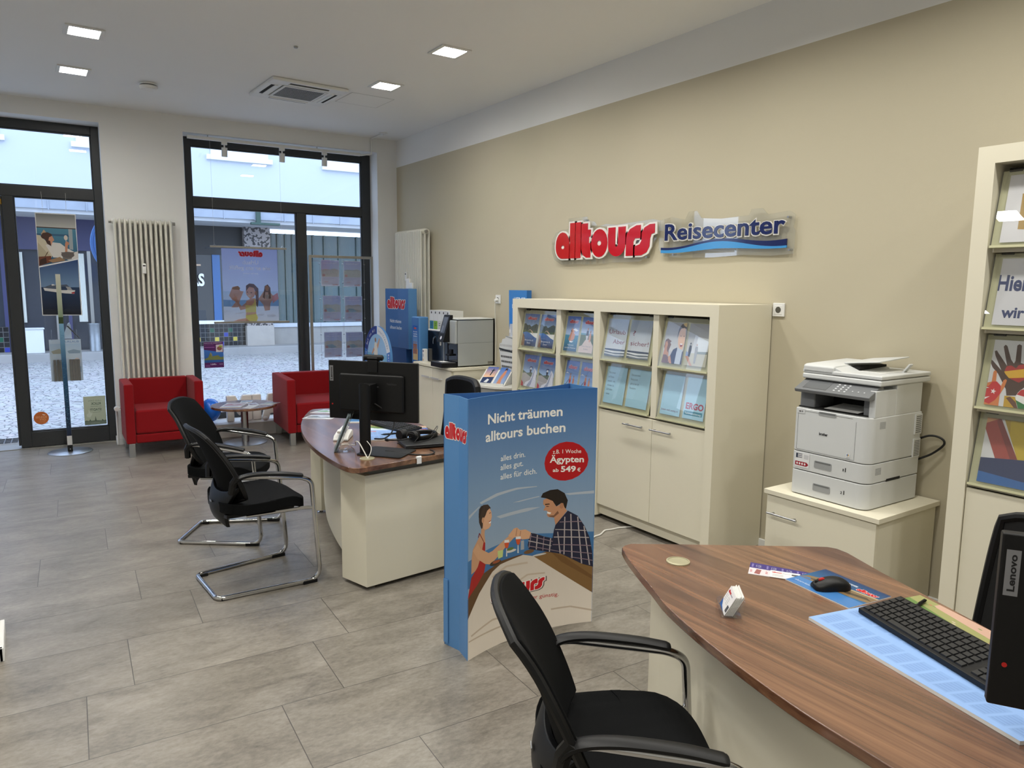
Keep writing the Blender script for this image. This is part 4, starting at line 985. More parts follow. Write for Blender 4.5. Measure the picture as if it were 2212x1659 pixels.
  ('p',(232,230,228), [(.133,.277),(.136,.248),(.154,.242),(.139,.229),(.142,.2),(.129,.221),(.113,.209),(.12,.235),(.107,.257),(.125,.251)]),
  ('p',(188,148,20), [(.23,.051),(.225,.196),(.31,.195),(.342,.053),(.304,.045)]),
  ('p',(96,56,32), [(.239,.169),(.271,.19),(.321,.128),(.347,.047),(.322,.041)]),
  ('p',(230,228,224), [(.315,.184),(.322,.243),(.346,.298),(.395,.314),(.419,.09),(.33,.129)]),
  ('p',(30,110,48), [(.318,.156),(.419,.09),(.425,.035),(.353,.034)]),
  ('p',(180,30,32), [(.319,.228),(.346,.293),(.395,.314),(.407,.202)]),
 ],
 'HANDS_B': [
  ('p',(212,212,212), [(.07,.05),(.93,.05),(.93,.93),(.07,.93)]),
  ('p',(204,150,104), [(.003,.945),(.182,.947),(.176,.916),(.129,.853),(.056,.843)]),
  ('p',(158,60,48), [(.05,.837),(.182,.943),(.37,.423),(.188,.398)]),
  ('p',(124,40,34), [(.151,.896),(.184,.943),(.37,.418),(.311,.413)]),
  ('p',(188,162,24), [(.209,.946),(.391,.958),(.448,.425),(.37,.416)]),
  ('p',(170,140,16), [(.209,.943),(.262,.943),(.276,.741)]),
  ('p',(10,34,84), [(.011,.372),(.447,.438),(.478,.146),(.014,.203)]),
  ('p',(18,92,160), [(.014,.203),(.478,.146),(.492,.021),(.016,.03)]),
 ],
 'HIER': [
  ('p',(206,205,208), [(.07,.05),(.93,.05),(.93,.93),(.07,.93)]),
  ('T',(30,46,96), 'Hier sind',(.061,.51,.58,.504,.207),.03),
  ('T',(30,46,96), 'wir für Sie',(.132,.153,.681,.148,.144),.03),
 ],
 'GOLD': [
  ('p',(208,206,208), [(.07,.05),(.93,.05),(.93,.93),(.07,.93)]),
  ('p',(158,122,20), [(.189,.677),(.414,.682),(.436,.188),(.197,.215)]),
 ],
}
# ================================================================== wall cupboards
def handle_bar(parent, x, y0, y1, z, rod=.0055, mat=None):
    """straight bar handle on a front facing -x"""
    h = MB(); xx = x-.028
    h.tube([(xx,y0,z),(xx,y1,z)], rod, 12)
    for y in (y0+.025, y1-.025): h.tube([(x+.002,y,z),(xx,y,z)], rod*.8, 10)
    return h.build('handle', mat or m_steel, parent)
def sheet_art(ops): return run_art(ops).clip()
def brochure(name, label, cat, group, corner, ex, ey, art, thick=.006, mat=None):
    """a printed booklet or sheet: corner = lower left of its front, ex / ey its edges"""
    corner, ex, ey = Vector(corner), Vector(ex), Vector(ey); n = ex.cross(ey).normalized()
    t = thing(name, label, cat, corner+ex*.5, 0, group); o = -Vector(t.location)
    q = [corner+o, corner+ex+o, corner+ex+ey+o, corner+ey+o]
    pg = MB().add([p-n*thick for p in q]+q, [(0,3,2,1),(4,5,6,7),(0,1,5,4),(1,2,6,5),(2,3,7,6),(3,0,4,7)]).build('pages', m_paper, t, smooth=0)
    art.put(flat_map(corner+o+n*.0006, ex, ey)).build('printed_cover', mat or m_gprint, t, smooth=0)
    return t
XT, XB = 3.383, 3.327
def flap(t, y1, y0, zb, zt, loc, pockets=2):
    """tilted acrylic display flap in a cupboard compartment (y1 = far edge, y0 = near edge); returns pocket frames in room space"""
    w = y1-y0; o = Vector((XB,y1,zb)); ex = Vector((0,-w,0)); ey = Vector((XT-XB,0,zt-zb)); n = ex.cross(ey).normalized(); L = ey.length
    l = -Vector(loc)
    def slab(u0,u1,v0,v1,h0,h1):
        q = [o+l+ex*u+ey*v for u,v in ((u0,v0),(u1,v0),(u1,v1),(u0,v1))]
        return [p+n*h0 for p in q]+[p+n*h1 for p in q]
    F = [(0,3,2,1),(4,5,6,7),(0,1,5,4),(1,2,6,5),(2,3,7,6),(3,0,4,7)]
    b = MB().add(slab(0,1,0,1,-.010,-.007), F)
    b.add(slab(0,1,-.02,.012,-.010,.008), F)
    fl = b.build('display_flap', m_frost, t, smooth=0)
    MB().add(slab(0,1,0,1,.0035,.0055), F).build('clear_cover', m_acryl, fl, smooth=0)
    hg = MB()
    for u in (.05,.85): hg.add(slab(u,u+.10,.985,1.03,-.010,.0), F)
    hg.build('hinge', m_gap, fl, smooth=0)
    out = []; mg = .025/w; pw = (1-(pockets+1)*mg)/pockets; vm = .030/L
    for k in range(pockets):
        u = mg+k*(pw+mg); out.append((o+ex*u+ey*vm-n*.001, ex*pw, ey*(1-2*vm)))
    return out
def cupboard(name, label, cat, Y0, Y1, Z, rows, inner, door_rows, lp, rp, mid):
    """open display cupboard against the right wall: front at x 3.326; lp/rp = width of far / near post"""
    loc = (3.568,(Y0+Y1)/2,0); t = thing(name, label, cat, loc); l = Vector(loc)
    def B(x0,x1,y0,y1,z0,z1): return MB().box(x0-l.x,x1-l.x,y0-l.y,y1-l.y,z0,z1)
    B(3.318,3.80,Y1-lp,Y1,.02,Z).build('side_panel', m_cream, t, smooth=0); B(3.318,3.80,Y0,Y0+rp,.02,Z).build('side_panel', m_cream, t, smooth=0)
    B(3.318,3.80,Y0+rp,Y1-lp,Z-.070,Z).build('top_panel', m_cream, t, smooth=0)
    B(3.785,3.80,Y0+rp,Y1-lp,.11,Z-.070).build('back_panel', m_cream, t, smooth=0)
    m0,m1 = mid
    B(3.332,3.785,m0,m1,.80,Z-.070).build('divider', m_cream, t, smooth=0)
    for zb,zt in rows: B(3.36,3.785,Y0+rp,m0,zb-.022,zb-.006).box(3.36-l.x,3.785-l.x,m1-l.y,Y1-lp-l.y,zb-.022,zb-.006).build('shelf', m_cream, t, smooth=0)
    B(3.345,3.785,Y0+rp,Y1-lp,.795,.806).build('bottom_shelf', m_cream, t, smooth=0)
    B(3.355,3.785,Y0+rp,Y1-lp,.03,.10).build('plinth', m_cream, t, smooth=0)
    mm = (m0+m1)/2
    for a,b,hy in ((mm+.0015,Y1-lp-.003,(mm+.065,mm+.245)),(Y0+rp+.003,mm-.0015,(mm-.18,mm-.0))):
        d = B(3.326,3.345,a,b,.107,.790).build('door', m_cream, t, bevel=.0015)
        if b < mm: hy = (mm-.185,mm-.005)
        handle_bar(d, 3.326-l.x, hy[0]-l.y, hy[1]-l.y, .730)
    return t, loc
ROWS = [(1.137,1.448),(.812,1.122)]
# nearer unit
tA, locA = cupboard('display_cabinet','nearer half of the cream double display cabinet, with insurance posters','cabinet',2.787,3.845,1.535,ROWS,None,None,.033,.065,(3.269,3.317))
tB, locB = cupboard('display_cabinet','farther half of the cream double display cabinet, with holiday brochures','cabinet',3.8455,4.886,1.535,ROWS,None,None,.071,.0335,(4.269,4.323))
PA = {}; PB = {}
for r,(zb,zt) in enumerate(ROWS):
    PA[r,0] = flap(tA,3.806,3.335,zb,zt,locA); PA[r,1] = flap(tA,3.262,2.858,zb,zt,locA)
    PB[r,0] = flap(tB,4.808,4.345,zb,zt,locB); PB[r,1] = flap(tB,4.262,3.886,zb,zt,locB)
def lift(pk): n = pk[1].cross(pk[2]).normalized(); return pk[0]+n*.0005, pk[1], pk[2]
SKY = ('g',(52,92,170),(150,176,214))
def bro_lake():
    return [('g',(46,84,156),(150,176,206),[(0,.55),(1,.55),(1,1),(0,1)]),('p',(40,52,44),[(0,.68),(.12,.7),(.25,.64),(.4,.66),(.52,.6),(.7,.66),(.85,.7),(1,.66),(1,.42),(0,.42)]),
        ('p',(70,86,48),[(0,.5),(.4,.47),(1,.48),(1,.42),(0,.4)]),('g',(60,112,184),(20,34,70),[(0,.40),(.25,.44),(.5,.40),(.8,.30),(1,.26),(1,0),(0,0)]),
        ('p',(130,96,66),[(0,.0),(.22,.0),(.2,.2),(.1,.36),(0,.38)]),('p',(206,170,140),[(.35,.47),(.5,.5),(.6,.44),(.72,.38),(.7,.44),(.58,.49),(.48,.52)]),
        ('L',(.22,.815,.84,.815,.10),{}),('T',(232,232,236),'Bergwelten &',(.22,.16,.80,.16,.05),.0),('T',(232,232,236),'Seen',(.38,.075,.62,.075,.05),.0)]
def bro_sea(txt1, txt2):
    return [('g',(52,90,176),(176,196,224),[(0,.4),(1,.4),(1,1),(0,1)]),('g',(60,140,170),(24,80,116),[(0,0),(1,0),(1,.46),(0,.46)]),('p',(232,234,238),[(.55,.62),(.7,.66),(.95,.6),(.8,.57)]),
        ('p',(196,136,104),[(.28,.33),(.38,.5),(.44,.58),(.52,.63),(.6,.6),(.66,.5),(.74,.5),(.72,.36),(.6,.3),(.4,.28)]),('p',(120,76,58),[(.4,.58),(.46,.64),(.5,.6),(.46,.54)]),('e',(206,150,120),.5,.62,.06,.04),('e',(206,150,120),.62,.56,.05,.04),('p',(236,240,242),[(.36,.29),(.6,.28),(.7,.3),(.6,.25),(.42,.25)]),
        ('L',(.2,.80,.86,.80,.105),{}),('T',(226,232,236),txt1,(.28,.155,.74,.155,.045),.0),('T',(226,232,236),txt2,(.08,.075,.94,.075,.045),.0)]
def bro_path():
    return [('g',(52,92,176),(186,204,226),[(0,.5),(1,.5),(1,1),(0,1)]),('p',(86,104,66),[(0,.52),(1,.5),(1,.15),(0,.12)]),('p',(96,150,170),[(0,.55),(1,.53),(1,.49),(0,.5)]),('p',(214,196,186),[(0,0),(1,0),(1,.2),(.72,.38),(.4,.36),(.2,.2),(0,.16)]),
        ('p',(62,66,84),[(.42,.62),(.56,.62),(.58,.48),(.4,.48)]),('p',(206,206,212),[(.4,.48),(.58,.48),(.54,.34),(.46,.34)]),('e',(180,130,100),.49,.66,.045,.04),('p',(206,150,120),[(.64,.55),(.76,.55),(.78,.4),(.74,.3),(.68,.3),(.62,.42)]),('e',(150,100,70),.7,.59,.045,.035),
        ('L',(.22,.80,.90,.80,.105),{}),('T',(120,120,130),'Wien, Natur &',(.2,.16,.84,.16,.04),.0),('T',(120,120,130),'Erleben',(.36,.08,.68,.08,.045),.0)]
def bro_boat():
    return [('g',(48,86,176),(170,196,226),[(0,.35),(1,.35),(1,1),(0,1)]),('p',(96,110,96),[(0,.5),(.3,.42),(.6,.46),(1,.40),(1,.2),(0,.2)]),('p',(176,170,170),[(0,.4),(.2,.42),(.5,.34),(.7,.3),(.7,0),(0,0)]),('p',(222,222,232),[(.2,0),(.3,.12),(.6,.22),(.8,.62),(.95,.5),(1,.2),(1,0)]),('p',(160,166,190),[(.4,.02),(.66,.24),(.8,.56),(.84,.5),(.7,.1),(.6,.0)]),
        ('p',(52,70,130),[(.42,.56),(.5,.64),(.62,.64),(.68,.58),(.6,.61),(.5,.6)]),('e',(230,232,238),.55,.57,.05,.04),('p',(40,40,60),[(.48,.54),(.62,.54),(.58,.42),(.52,.42)]),('p',(180,50,60),[(0,0),(.16,0),(.14,.1),(0,.18)]),
        ('L',(.22,.78,.84,.78,.10),{})]
def bro_paddle():
    return [('g',(44,84,176),(150,184,224),[(0,.3),(1,.3),(1,1),(0,1)]),('g',(60,130,170),(20,70,110),[(0,0),(1,0),(1,.3),(0,.3)]),('p',(236,238,242),[(.05,.62),(.14,.66),(.2,.64),(.3,.62)]),('p',(190,126,92),[(.36,.56),(.48,.56),(.5,.4),(.47,.24),(.38,.24),(.35,.4)]),('e',(150,100,70),.42,.60,.045,.035),('p',(196,132,98),[(.64,.5),(.74,.5),(.76,.38),(.72,.24),(.65,.24),(.62,.38)]),('e',(150,100,70),.69,.54,.04,.03),('p',(160,40,50),[(.36,.44),(.49,.44),(.48,.36),(.36,.36)]),('p',(60,50,40),[(.1,.28),(.36,.47),(.37,.455),(.12,.26)]),
        ('L',(.2,.76,.84,.76,.11),{})]
G1 = 'holiday brochures in the display cabinet'
for (r,c,k),ops,lb in (((0,0,0),bro_lake(),'brochure with mountain lake cover, top row far left of the cabinet'),((0,0,1),bro_lake(),'brochure with mountain lake cover, second from left in the top row'),
        ((0,1,0),bro_sea('Mallorca &','westliches Mittelmeer'),'brochure with group of bathers in blue sea, third in the top row'),((0,1,1),bro_path(),'brochure with two walkers on a pale path, rightmost in its top row'),
        ((1,0,0),bro_boat(),'brochure with white sailcloth cover, lower row far left of the cabinet'),((1,0,1),bro_boat(),'brochure with white sailcloth cover, second from left in the lower row'),
        ((1,1,0),bro_paddle(),'brochure with two paddle boarders, third in the lower row'),((1,1,1),bro_paddle(),'brochure with two paddle boarders, last in the lower row above the blue column')):
    o, ex, ey = lift(PB[r,c][k]); brochure('brochure', lb, 'brochure', G1, o, ex, ey, sheet_art(ops))
SEA = [('g',(150,164,184),(206,210,214),[(0,.2),(1,.2),(1,1),(0,1)]),('p',(52,66,92),[(0,.2),(1,.2),(1,.16),(0,.16)]),('p',(96,106,112),[(0,.16),(1,.16),(1,0),(0,0)]),('p',(226,228,228),[(0,.16),(.5,.14),(1,.15),(1,.12),(.4,.1),(0,.13)]),('p',(216,218,218),[(0,.09),(.6,.06),(1,.08),(1,.05),(.5,.03),(0,.06)])]
BL = ('p',(166,206,222),[(0,0),(1,0),(1,1),(0,1)]); DK = (52,62,78); RDK = (120,40,60)
def lines(txts, y, dy, cap, col=DK):
    out = []
    for s in txts:
        w = text_tris(s,-.005)[1]*cap*.62*1.42; out.append(('T',col,s,(.1,y,.1+min(.84,w),y,cap),-.006)); y -= dy
    return out
FACE = [('p',(196,196,198),[(0,0),(1,0),(1,1),(0,1)]),('g',(150,152,158),(206,206,204),[(0,.3),(1,.3),(1,1),(0,1)]),('p',(196,178,140),[(0,0),(1,0),(1,.12),(0,.2)]),
    ('p',(108,72,50),[(.02,.4),(.05,.56),(.16,.6),(.28,.56),(.36,.54),(.3,.5),(.36,.46),(.28,.3),(.3,.2),(.12,.22)]),('p',(196,140,104),[(.06,.36),(.06,.5),(.14,.54),(.2,.46),(.18,.36),(.2,.3),(.3,.24),(.28,.1),(.02,.1),(.04,.28)]),('p',(120,90,90),[(0,0),(.34,0),(.32,.14),(.2,.2),(.04,.2)]),
    ('p',(226,184,150),[(.66,.62),(.68,.84),(.82,.9),(.96,.86),(1,.7),(1,.5),(.94,.36),(.8,.36),(.7,.48)]),('p',(60,44,34),[(.64,.7),(.6,.6),(.64,.86),(.74,.96),(.9,1),(1,.98),(1,.86),(.9,.88),(.74,.86),(.69,.8)]),('p',(206,176,110),[(.8,.98),(.9,1),(1,1),(1,.9),(.9,.92)]),
    ('p',(30,42,82),[(.34,0),(.4,.2),(.5,.34),(.68,.4),(.74,.2),(.72,0)]),('p',(196,206,220),[(.66,0),(.68,.3),(.74,.4),(.94,.34),(.98,.2),(1,0)]),('p',(34,48,90),[(.94,0),(.96,.3),(1,.34),(1,0)]),('p',(150,60,60),[(.78,.5),(.94,.5),(.9,.42),(.82,.42)]),('p',(248,244,240),[(.79,.5),(.93,.5),(.91,.47),(.81,.47)]),('e',(70,50,40),.78,.68,.022,.012),('e',(70,50,40),.93,.68,.022,.012),('p',(204,150,116),[(.3,.12),(.4,.0),(.52,0),(.4,.2)])]
FAR = [('g',(150,152,158),(206,206,202),[(0,.3),(1,.3),(1,1),(0,1)]),('p',(188,184,160),[(0,0),(1,0),(1,.3),(0,.3)]),('p',(216,220,220),[(.42,.36),(1,.32),(1,.66),(.46,.68)]),('p',(120,130,120),[(.5,.34),(1,.36),(1,.3),(.46,.29)]),('p',(30,30,34),[(.1,.4),(.12,.48),(.22,.48),(.24,.36),(.2,.2),(.1,.22)]),('e',(40,32,30),.17,.52,.03,.025),('p',(150,150,150),[(.4,.4),(.42,.47),(.52,.46),(.54,.36),(.5,.06),(.42,.06)]),('e',(180,150,130),.47,.5,.03,.025),('p',(196,140,100),[(0,.26),(.1,.24),(.3,.06),(.38,0),(.26,0),(.0,.2)]),('p',(140,160,200),[(0,.34),(.12,.3),(.1,.22),(0,.22)])]
GI = 'insurance poster sheets in the display cabinet'
for (r,c,k),ops,lb in (((0,0,0),SEA+[('T',RDK,'Urlaub',(.1,.60,.92,.60,.12),.0),('T',RDK,'Aber',(.36,.34,.94,.34,.12),.0)],'sea poster sheet reading Urlaub Aber in the top row'),
        ((0,0,1),SEA+[('T',RDK,'?',(.16,.60,.27,.60,.13),.0),('T',RDK,'sicher!',(.1,.34,.94,.34,.12),.0)],'sea poster sheet reading sicher! in the top row'),
        ((0,1,0),FACE,'poster sheet with laughing boy and girl on a beach'),((0,1,1),FAR,'poster sheet with distant figures on a beach, beside the laughing boy'),
        ((1,0,0),[BL]+lines(('Was immer','auf Reisen','passiert - wir','schützen Sie','und helfen','weiter.'),.80,.115,.058),'pale blue text sheet starting Was immer auf Reisen'),
        ((1,0,1),[BL]+lines(('Den passenden','Reiseschutz','gibt es hier im','Reisebüro.'),.82,.115,.058),'pale blue text sheet starting Den passenden Reiseschutz'),
        ((1,1,0),[BL,('T',RDK,"Einfach, weil's wichtig ist.",(.06,.10,.92,.10,.045),.004)],'nearly empty pale blue sheet with one small red line at its foot'),
        ((1,1,1),[BL,('T',(166,22,52),'ERGO',(.1,.24,.94,.24,.15),.035),('p',(0,120,140),[(.06,.09),(.92,.09),(.92,.19),(.06,.19)]),('T',(226,240,244),'Reiseversicherung',(.11,.115,.87,.115,.05),.01)],'pale blue sheet with large red four-letter word and teal bar')):
    o, ex, ey = lift(PA[r,c][k]); brochure('poster_sheet', lb, 'poster', GI, o, ex, ey, sheet_art(ops), .001)

# tall cupboard at the right edge
TR_ = [(1.808,2.115),(1.475,1.782),(1.142,1.448),(.812,1.118)]
tC, locC = cupboard('display_cupboard','tall cream display cupboard cut off by the right edge, with flag hearts poster','cupboard',.42,1.483,2.212,TR_,None,None,.066,.066,(.905,.945))
for (zb,zt),key,lb in zip(TR_,('GOLD','HIER','HANDS_A','HANDS_B'),('white poster sheet with a gold block, topmost in the tall cupboard','white poster sheet with large navy words Hier sind wir','poster sheet of raised hands holding flag hearts','poster sheet of red and yellow sleeves over a blue band')):
    pk = flap(tC,1.411,.955,zb,zt,locC,1); flap(tC,.896,.492,zb,zt,locC,1)
    l0 = Vector((XB,1.411,zb)); ex = Vector((0,-.456,0)); ey = Vector((XT-XB,0,zt-zb)); n = ex.cross(ey).normalized()
    A = sheet_art(ARTS[key]); sc = [(tuple(((p[0]-.07)/.86,(p[1]-.05)/.88) for p in t),c,k) for t,c,k in A.t]; A.t = sc; A.clip()
    brochure('poster_sheet', lb, 'poster', 'poster sheets in the tall cupboard', l0+ex*.07+ey*.05-n*.0005, ex*.86, ey*.88, A, .001)

# ------------------------------------------------------------------ printer and its cabinet
t = thing('low_cabinet', 'low cream cabinet carrying the printer', 'cabinet', (3.52,2.045,0)); lx,ly = 3.52,2.045
MB().box(3.235-lx,3.80-lx,1.73-ly,2.36-ly,.55,.575).build('top_panel', m_cream, t, bevel=.002)
MB().box(3.262-lx,3.79-lx,1.745-ly,2.345-ly,.02,.55).build('carcass', m_cream, t, smooth=0)
d = MB().box(3.243-lx,3.262-lx,1.746-ly,2.344-ly,.04,.546).build('front', m_cream, t, bevel=.0015)
handle_bar(d, 3.243-lx, 2.145-ly, 2.322-ly, .455)
MB().box(3.28-lx,3.78-lx,1.76-ly,2.33-ly,0,.02).build('plinth', m_gap, t, smooth=0)

m_prn = M('printer_grey', (206,208,207), .45, var=.012); m_prn2 = M('printer_dark', (112,114,116), .45, var=.03)
t = thing('printer', 'light grey multifunction laser printer with two paper trays on the low cabinet', 'printer', (3.515,2.035,.575), RAD(-1.))
# local: front at x = -.225, right side (towards the photographer) at y = -.208
X0,X1,Y0,Y1 = -.225,.225,-.208,.208
def pl(r=.05, x0=X0, x1=X1, y0=Y0, y1=Y1): return arc(x0+r,y0+r,r,180,270,6)+[(x1,y0),(x1,y1)]+arc(x0+r*.5,y1-r*.5,r*.5,90,180,5)
MB().prism(pl(),0.004,.128).build('lower_tray_unit', m_prn, t, bevel=.004)
MB().prism(pl(.05,X0+.01,X1-.01,Y0+.01,Y1-.01),.0,.140).build('base_gap', m_gap, t, smooth=0)
MB().prism(pl(),.132,.225).build('upper_tray', m_prn, t, bevel=.003)
def prof(y0, y1, pts): return MB().prism(pts, y0, y1, ax='y')
MB().prism(pl(),.2275,.452).build('front_body', m_prn, t, bevel=.006)
rear = MB().box(-.02,X1-.012,Y0+.002,Y1-.002,.45,.60)
rear.box(X0+.03,-.02,Y0+.002,Y0+.035,.45,.58)
rear.build('rear_body', m_prn, t, bevel=.004)
MB().box(X0+.035,-.02,Y1-.09,Y1-.004,.45,.56).build('output_cheek', m_prn2, t, bevel=.01)
MB().box(X0+.04,-.02,Y0+.035,Y0+.07,.45,.56).build('output_cheek', m_prn2, t, bevel=.01)
MB().box(X0+.03,-.02,Y0+.034,Y1-.004,.452,.458).box(-.024,-.016,Y0+.034,Y1-.004,.452,.56).build('output_bay', m_gap, t, smooth=0)
MB().prism([(X0-.015,.535),(X0-.020,.552),(X0+.075,.60),(X0+.10,.60),(X0+.10,.565),(X0+.02,.535)],Y0+.008,Y1-.005,ax='y').build('control_panel', m_prn2, t, bevel=.004)
pn = bpy.data.objects['control_panel']
e = Vector((X0+.075-(X0-.020),0,.048)); en = e.normalized(); nn = Vector((-en.z,0,en.x))
def onp(y0,y1,a,b,h): 
    o = Vector((X0-.020,0,.552)); q=[o+e*a+Vector((0,y0,0)),o+e*a+Vector((0,y1,0)),o+e*b+Vector((0,y1,0)),o+e*b+Vector((0,y0,0))]
    return [p+nn*.0002 for p in q]+[p+nn*h for p in q]
F6 = [(0,3,2,1),(4,5,6,7),(0,1,5,4),(1,2,6,5),(2,3,7,6),(3,0,4,7)]
MB().add(onp(.035,.165,.15,.88,.0012),F6).build('touch_screen', M('screen_grey',(96,98,100),.2), pn, smooth=0)
kp = MB()
for i in range(3):
    for j in range(4): kp.add(onp(.0-.028*i-.010,.0-.028*i,.18+.17*j,.26+.17*j,.0015),F6)
for i in range(3): kp.add(onp(-.10-.03*i,-.094-.03*i,.3,.36,.0015),F6)
kp.build('keypad', M('key_white',(196,198,200),.5), pn, smooth=0)
# scanner lid and document feeder
MB().box(X0+.05,X1+.045,Y0-.006,Y1+.002,.600,.628).build('scanner_body', m_prn, t, bevel=.008)
MB().box(X0+.052,X1+.045,Y0-.006,Y1+.002,.630,.650).build('scanner_lid', m_prn, t, bevel=.006)
MB().prism([(X0+.052,.628),(X0+.052,.668),(X0+.07,.675),(X1-.03,.685),(X1+.04,.675),(X1+.04,.650),(X0+.06,.628)],.035,Y1,ax='y').build('document_feeder', m_prn, t, bevel=.008)
fd = MB(); fd.add([(X0+.06,.035,.668),(X1-.02,.035,.684),(X1-.02,-.035,.655),(X0+.06,-.035,.640),(X0+.06,.035,.640),(X1-.02,.035,.64),(X1-.02,-.035,.645),(X0+.06,-.035,.636)],[(0,1,2,3),(4,7,6,5),(0,4,5,1),(1,5,6,2),(2,6,7,3),(3,7,4,0)])
fd.build('feeder_slope', m_prn, t, bevel=.004)
MB().add([(-.05,.06,.680),(.21,.06,.690),(.21,-.13,.715),(-.05,-.13,.702),(-.05,.06,.688),(.21,.06,.698),(.21,-.13,.721),(-.05,-.13,.708)],F6).build('paper_tray', m_prn, t, bevel=.003)
MB().box(-.04,.20,-.02,.05,.652,.672).build('feeder_mouth', m_gap, t, smooth=0)
MB().add([(.10,-.165,.650),(.13,-.165,.650),(.13,-.195,.690),(.10,-.195,.690),(.10,-.155,.650),(.13,-.155,.650),(.13,-.188,.694),(.10,-.188,.694)],F6).build('paper_stop', m_prn, t, bevel=.001)
MB().box(-.06,.16,-.15,.02,.6505,.6515).build('feeder_paper', m_paper, t, smooth=0)
MB().add([(X0+.03,.06,.462),(X0+.03,-.12,.462),(-.03,-.13,.474),(-.03,.06,.474),(X0+.03,.06,.463),(X0+.03,-.12,.463),(-.03,-.13,.475),(-.03,.06,.475)],F6).build('printed_page', m_paper, t, smooth=0)
# front details (front plane x = X0)
fx = X0-.0008
fl_ = MB()
for y0,y1,z0,z1 in ((-.115,.165,.4385,.4395),(-.135,-.134,.238,.425),(.182,.183,.238,.425),(-.134,.182,.2372,.2382)): fl_.box(fx,X0,y0,y1,z0,z1)
fl_.build('door_seam', M('seam_grey',(96,98,98),.7), t, smooth=0)
def recess(z0,z1,y0=-.022,y1=.075):
    MB().prism(rrect(y0,y1,z0,z1,.007),X0-.0012,X0-.0002,ax='x').build('grip_recess', M('grip_shade',(150,152,152),.6), t, smooth=0)
    MB().box(X0-.0016,X0-.001,y0+.006,y1-.006,z1-.010,z1-.003).build('grip_shadow', M('grip_dark',(104,106,106),.6), t, smooth=0)  # grey plate and darker strip paint the shade inside a grip hollow
recess(.428,.448,-.03,.068); recess(.158,.196); recess(.040,.078)
def decal(s, y0, y1, z, cap, col, bold=.02, nm='marking', x=None):
    A = Art(); A.text(s,0,0,1,0,1,col,bold); xx = (X0-.0012) if x is None else x
    A.put(lambda u,v,h: Vector((xx-h, y0+(y1-y0)*u, z+cap*v))).build(nm, m_print, t, smooth=0)
decal('brother', .058, .010, .330, .014, (20,22,26), .035, 'maker_lettering')
decal('1', -.082, -.087, .186-.012, .013, (40,42,44)); decal('2', -.078, -.086, .060, .013, (40,42,44))
g_ = MB()
for z in (.172,.058): g_.box(X0-.0012,X0-.0004,-.098,-.094,z,z+.020)
g_.build('level_gauge', m_gap, t, smooth=0)
A = Art(); A.rect(0,0,1,1,(224,224,224)); A.poly([(.02,.1),(.82,.1),(.96,.24),(.82,.38),(.02,.38)],(150,24,40)); 
for i in range(4): A.ell(.16+.18*i,.24,.06,.08,(230,226,226))
for i in range(3): A.rect(.06,.88-.12*i,.5,.94-.12*i,(120,120,128))
A.rect(.06,.62,.18,.94,(40,50,70)); A.rect(.62,.6,.94,.9,(196,196,198))
A.put(lambda u,v,h: Vector((X0-.0012-h, .185-.082*u, .145+.075*v))).build('sticker', m_print, t, smooth=0)
A = Art(); A.rect(0,0,1,1,(214,216,216)); A.poly([(.2,.6),(.5,.9),(.5,.35)],(60,110,180)); A.poly([(.5,.9),(.8,.6),(.5,.35)],(206,160,60)); A.rect(.2,.1,.8,.18,(150,150,150))
A.put(lambda u,v,h: Vector((X0-.0012-h, -.092-.022*u, .243+.024*v))).build('sticker', m_print, t, smooth=0)
A = Art(); A.rect(0,0,1,1,(206,208,208)); A.rect(.25,.3,.55,.5,(30,30,32)); A.rect(.65,.25,.75,.6,(60,60,62))
A.put(lambda u,v,h: Vector((X0-.0012-h, .19-.045*u, .425+.024*v))).build('usb_port', m_print, t, smooth=0)
# vents on the near side (plane y = Y0)
for x0,x1,z0,z1,nx,nz,dk in ((X0+.075,X0+.125,.395,.43,8,6,False),(X0+.065,X0+.115,.170,.205,8,6,False),(.165,.213,.345,.435,5,9,True),(.163,.211,.228,.310,6,10,True)):
    v = MB()
    if dk: v.box(x0-.006,x1+.006,Y0-.006,Y0,z0-.006,z1+.006,1)
    for i in range(nx):
        for j in range(nz):
            a = x0+(x1-x0)*(i+.15)/nx; b = x0+(x1-x0)*(i+.78)/nx; c_ = z0+(z1-z0)*(j+.2)/nz; e_ = z0+(z1-z0)*(j+.65)/nz
            v.box(a,b,Y0-(.0066 if dk else .0008),Y0-(.0055 if dk else .0001),c_,e_,0)
    v.build('vent', [M('vent_dark',(52,54,54) if dk else (136,138,138),.7), m_prn], t, smooth=0)
MB().box(-.06,.06,Y0-.0015,Y0+.005,.128,.140).build('side_grip', m_gap, t, smooth=0)
o = MB().tube(smoothpath([(3.745,1.87,.86),(3.775,1.80,.90),(3.785,1.745,.895),(3.785,1.73,.865),(3.775,1.78,.81),(3.755,1.84,.77),(3.752,1.86,.74)],8),.0055,10).build('cable', m_cable)
tag(o, 'black power cable looping out behind the printer', 'cable')

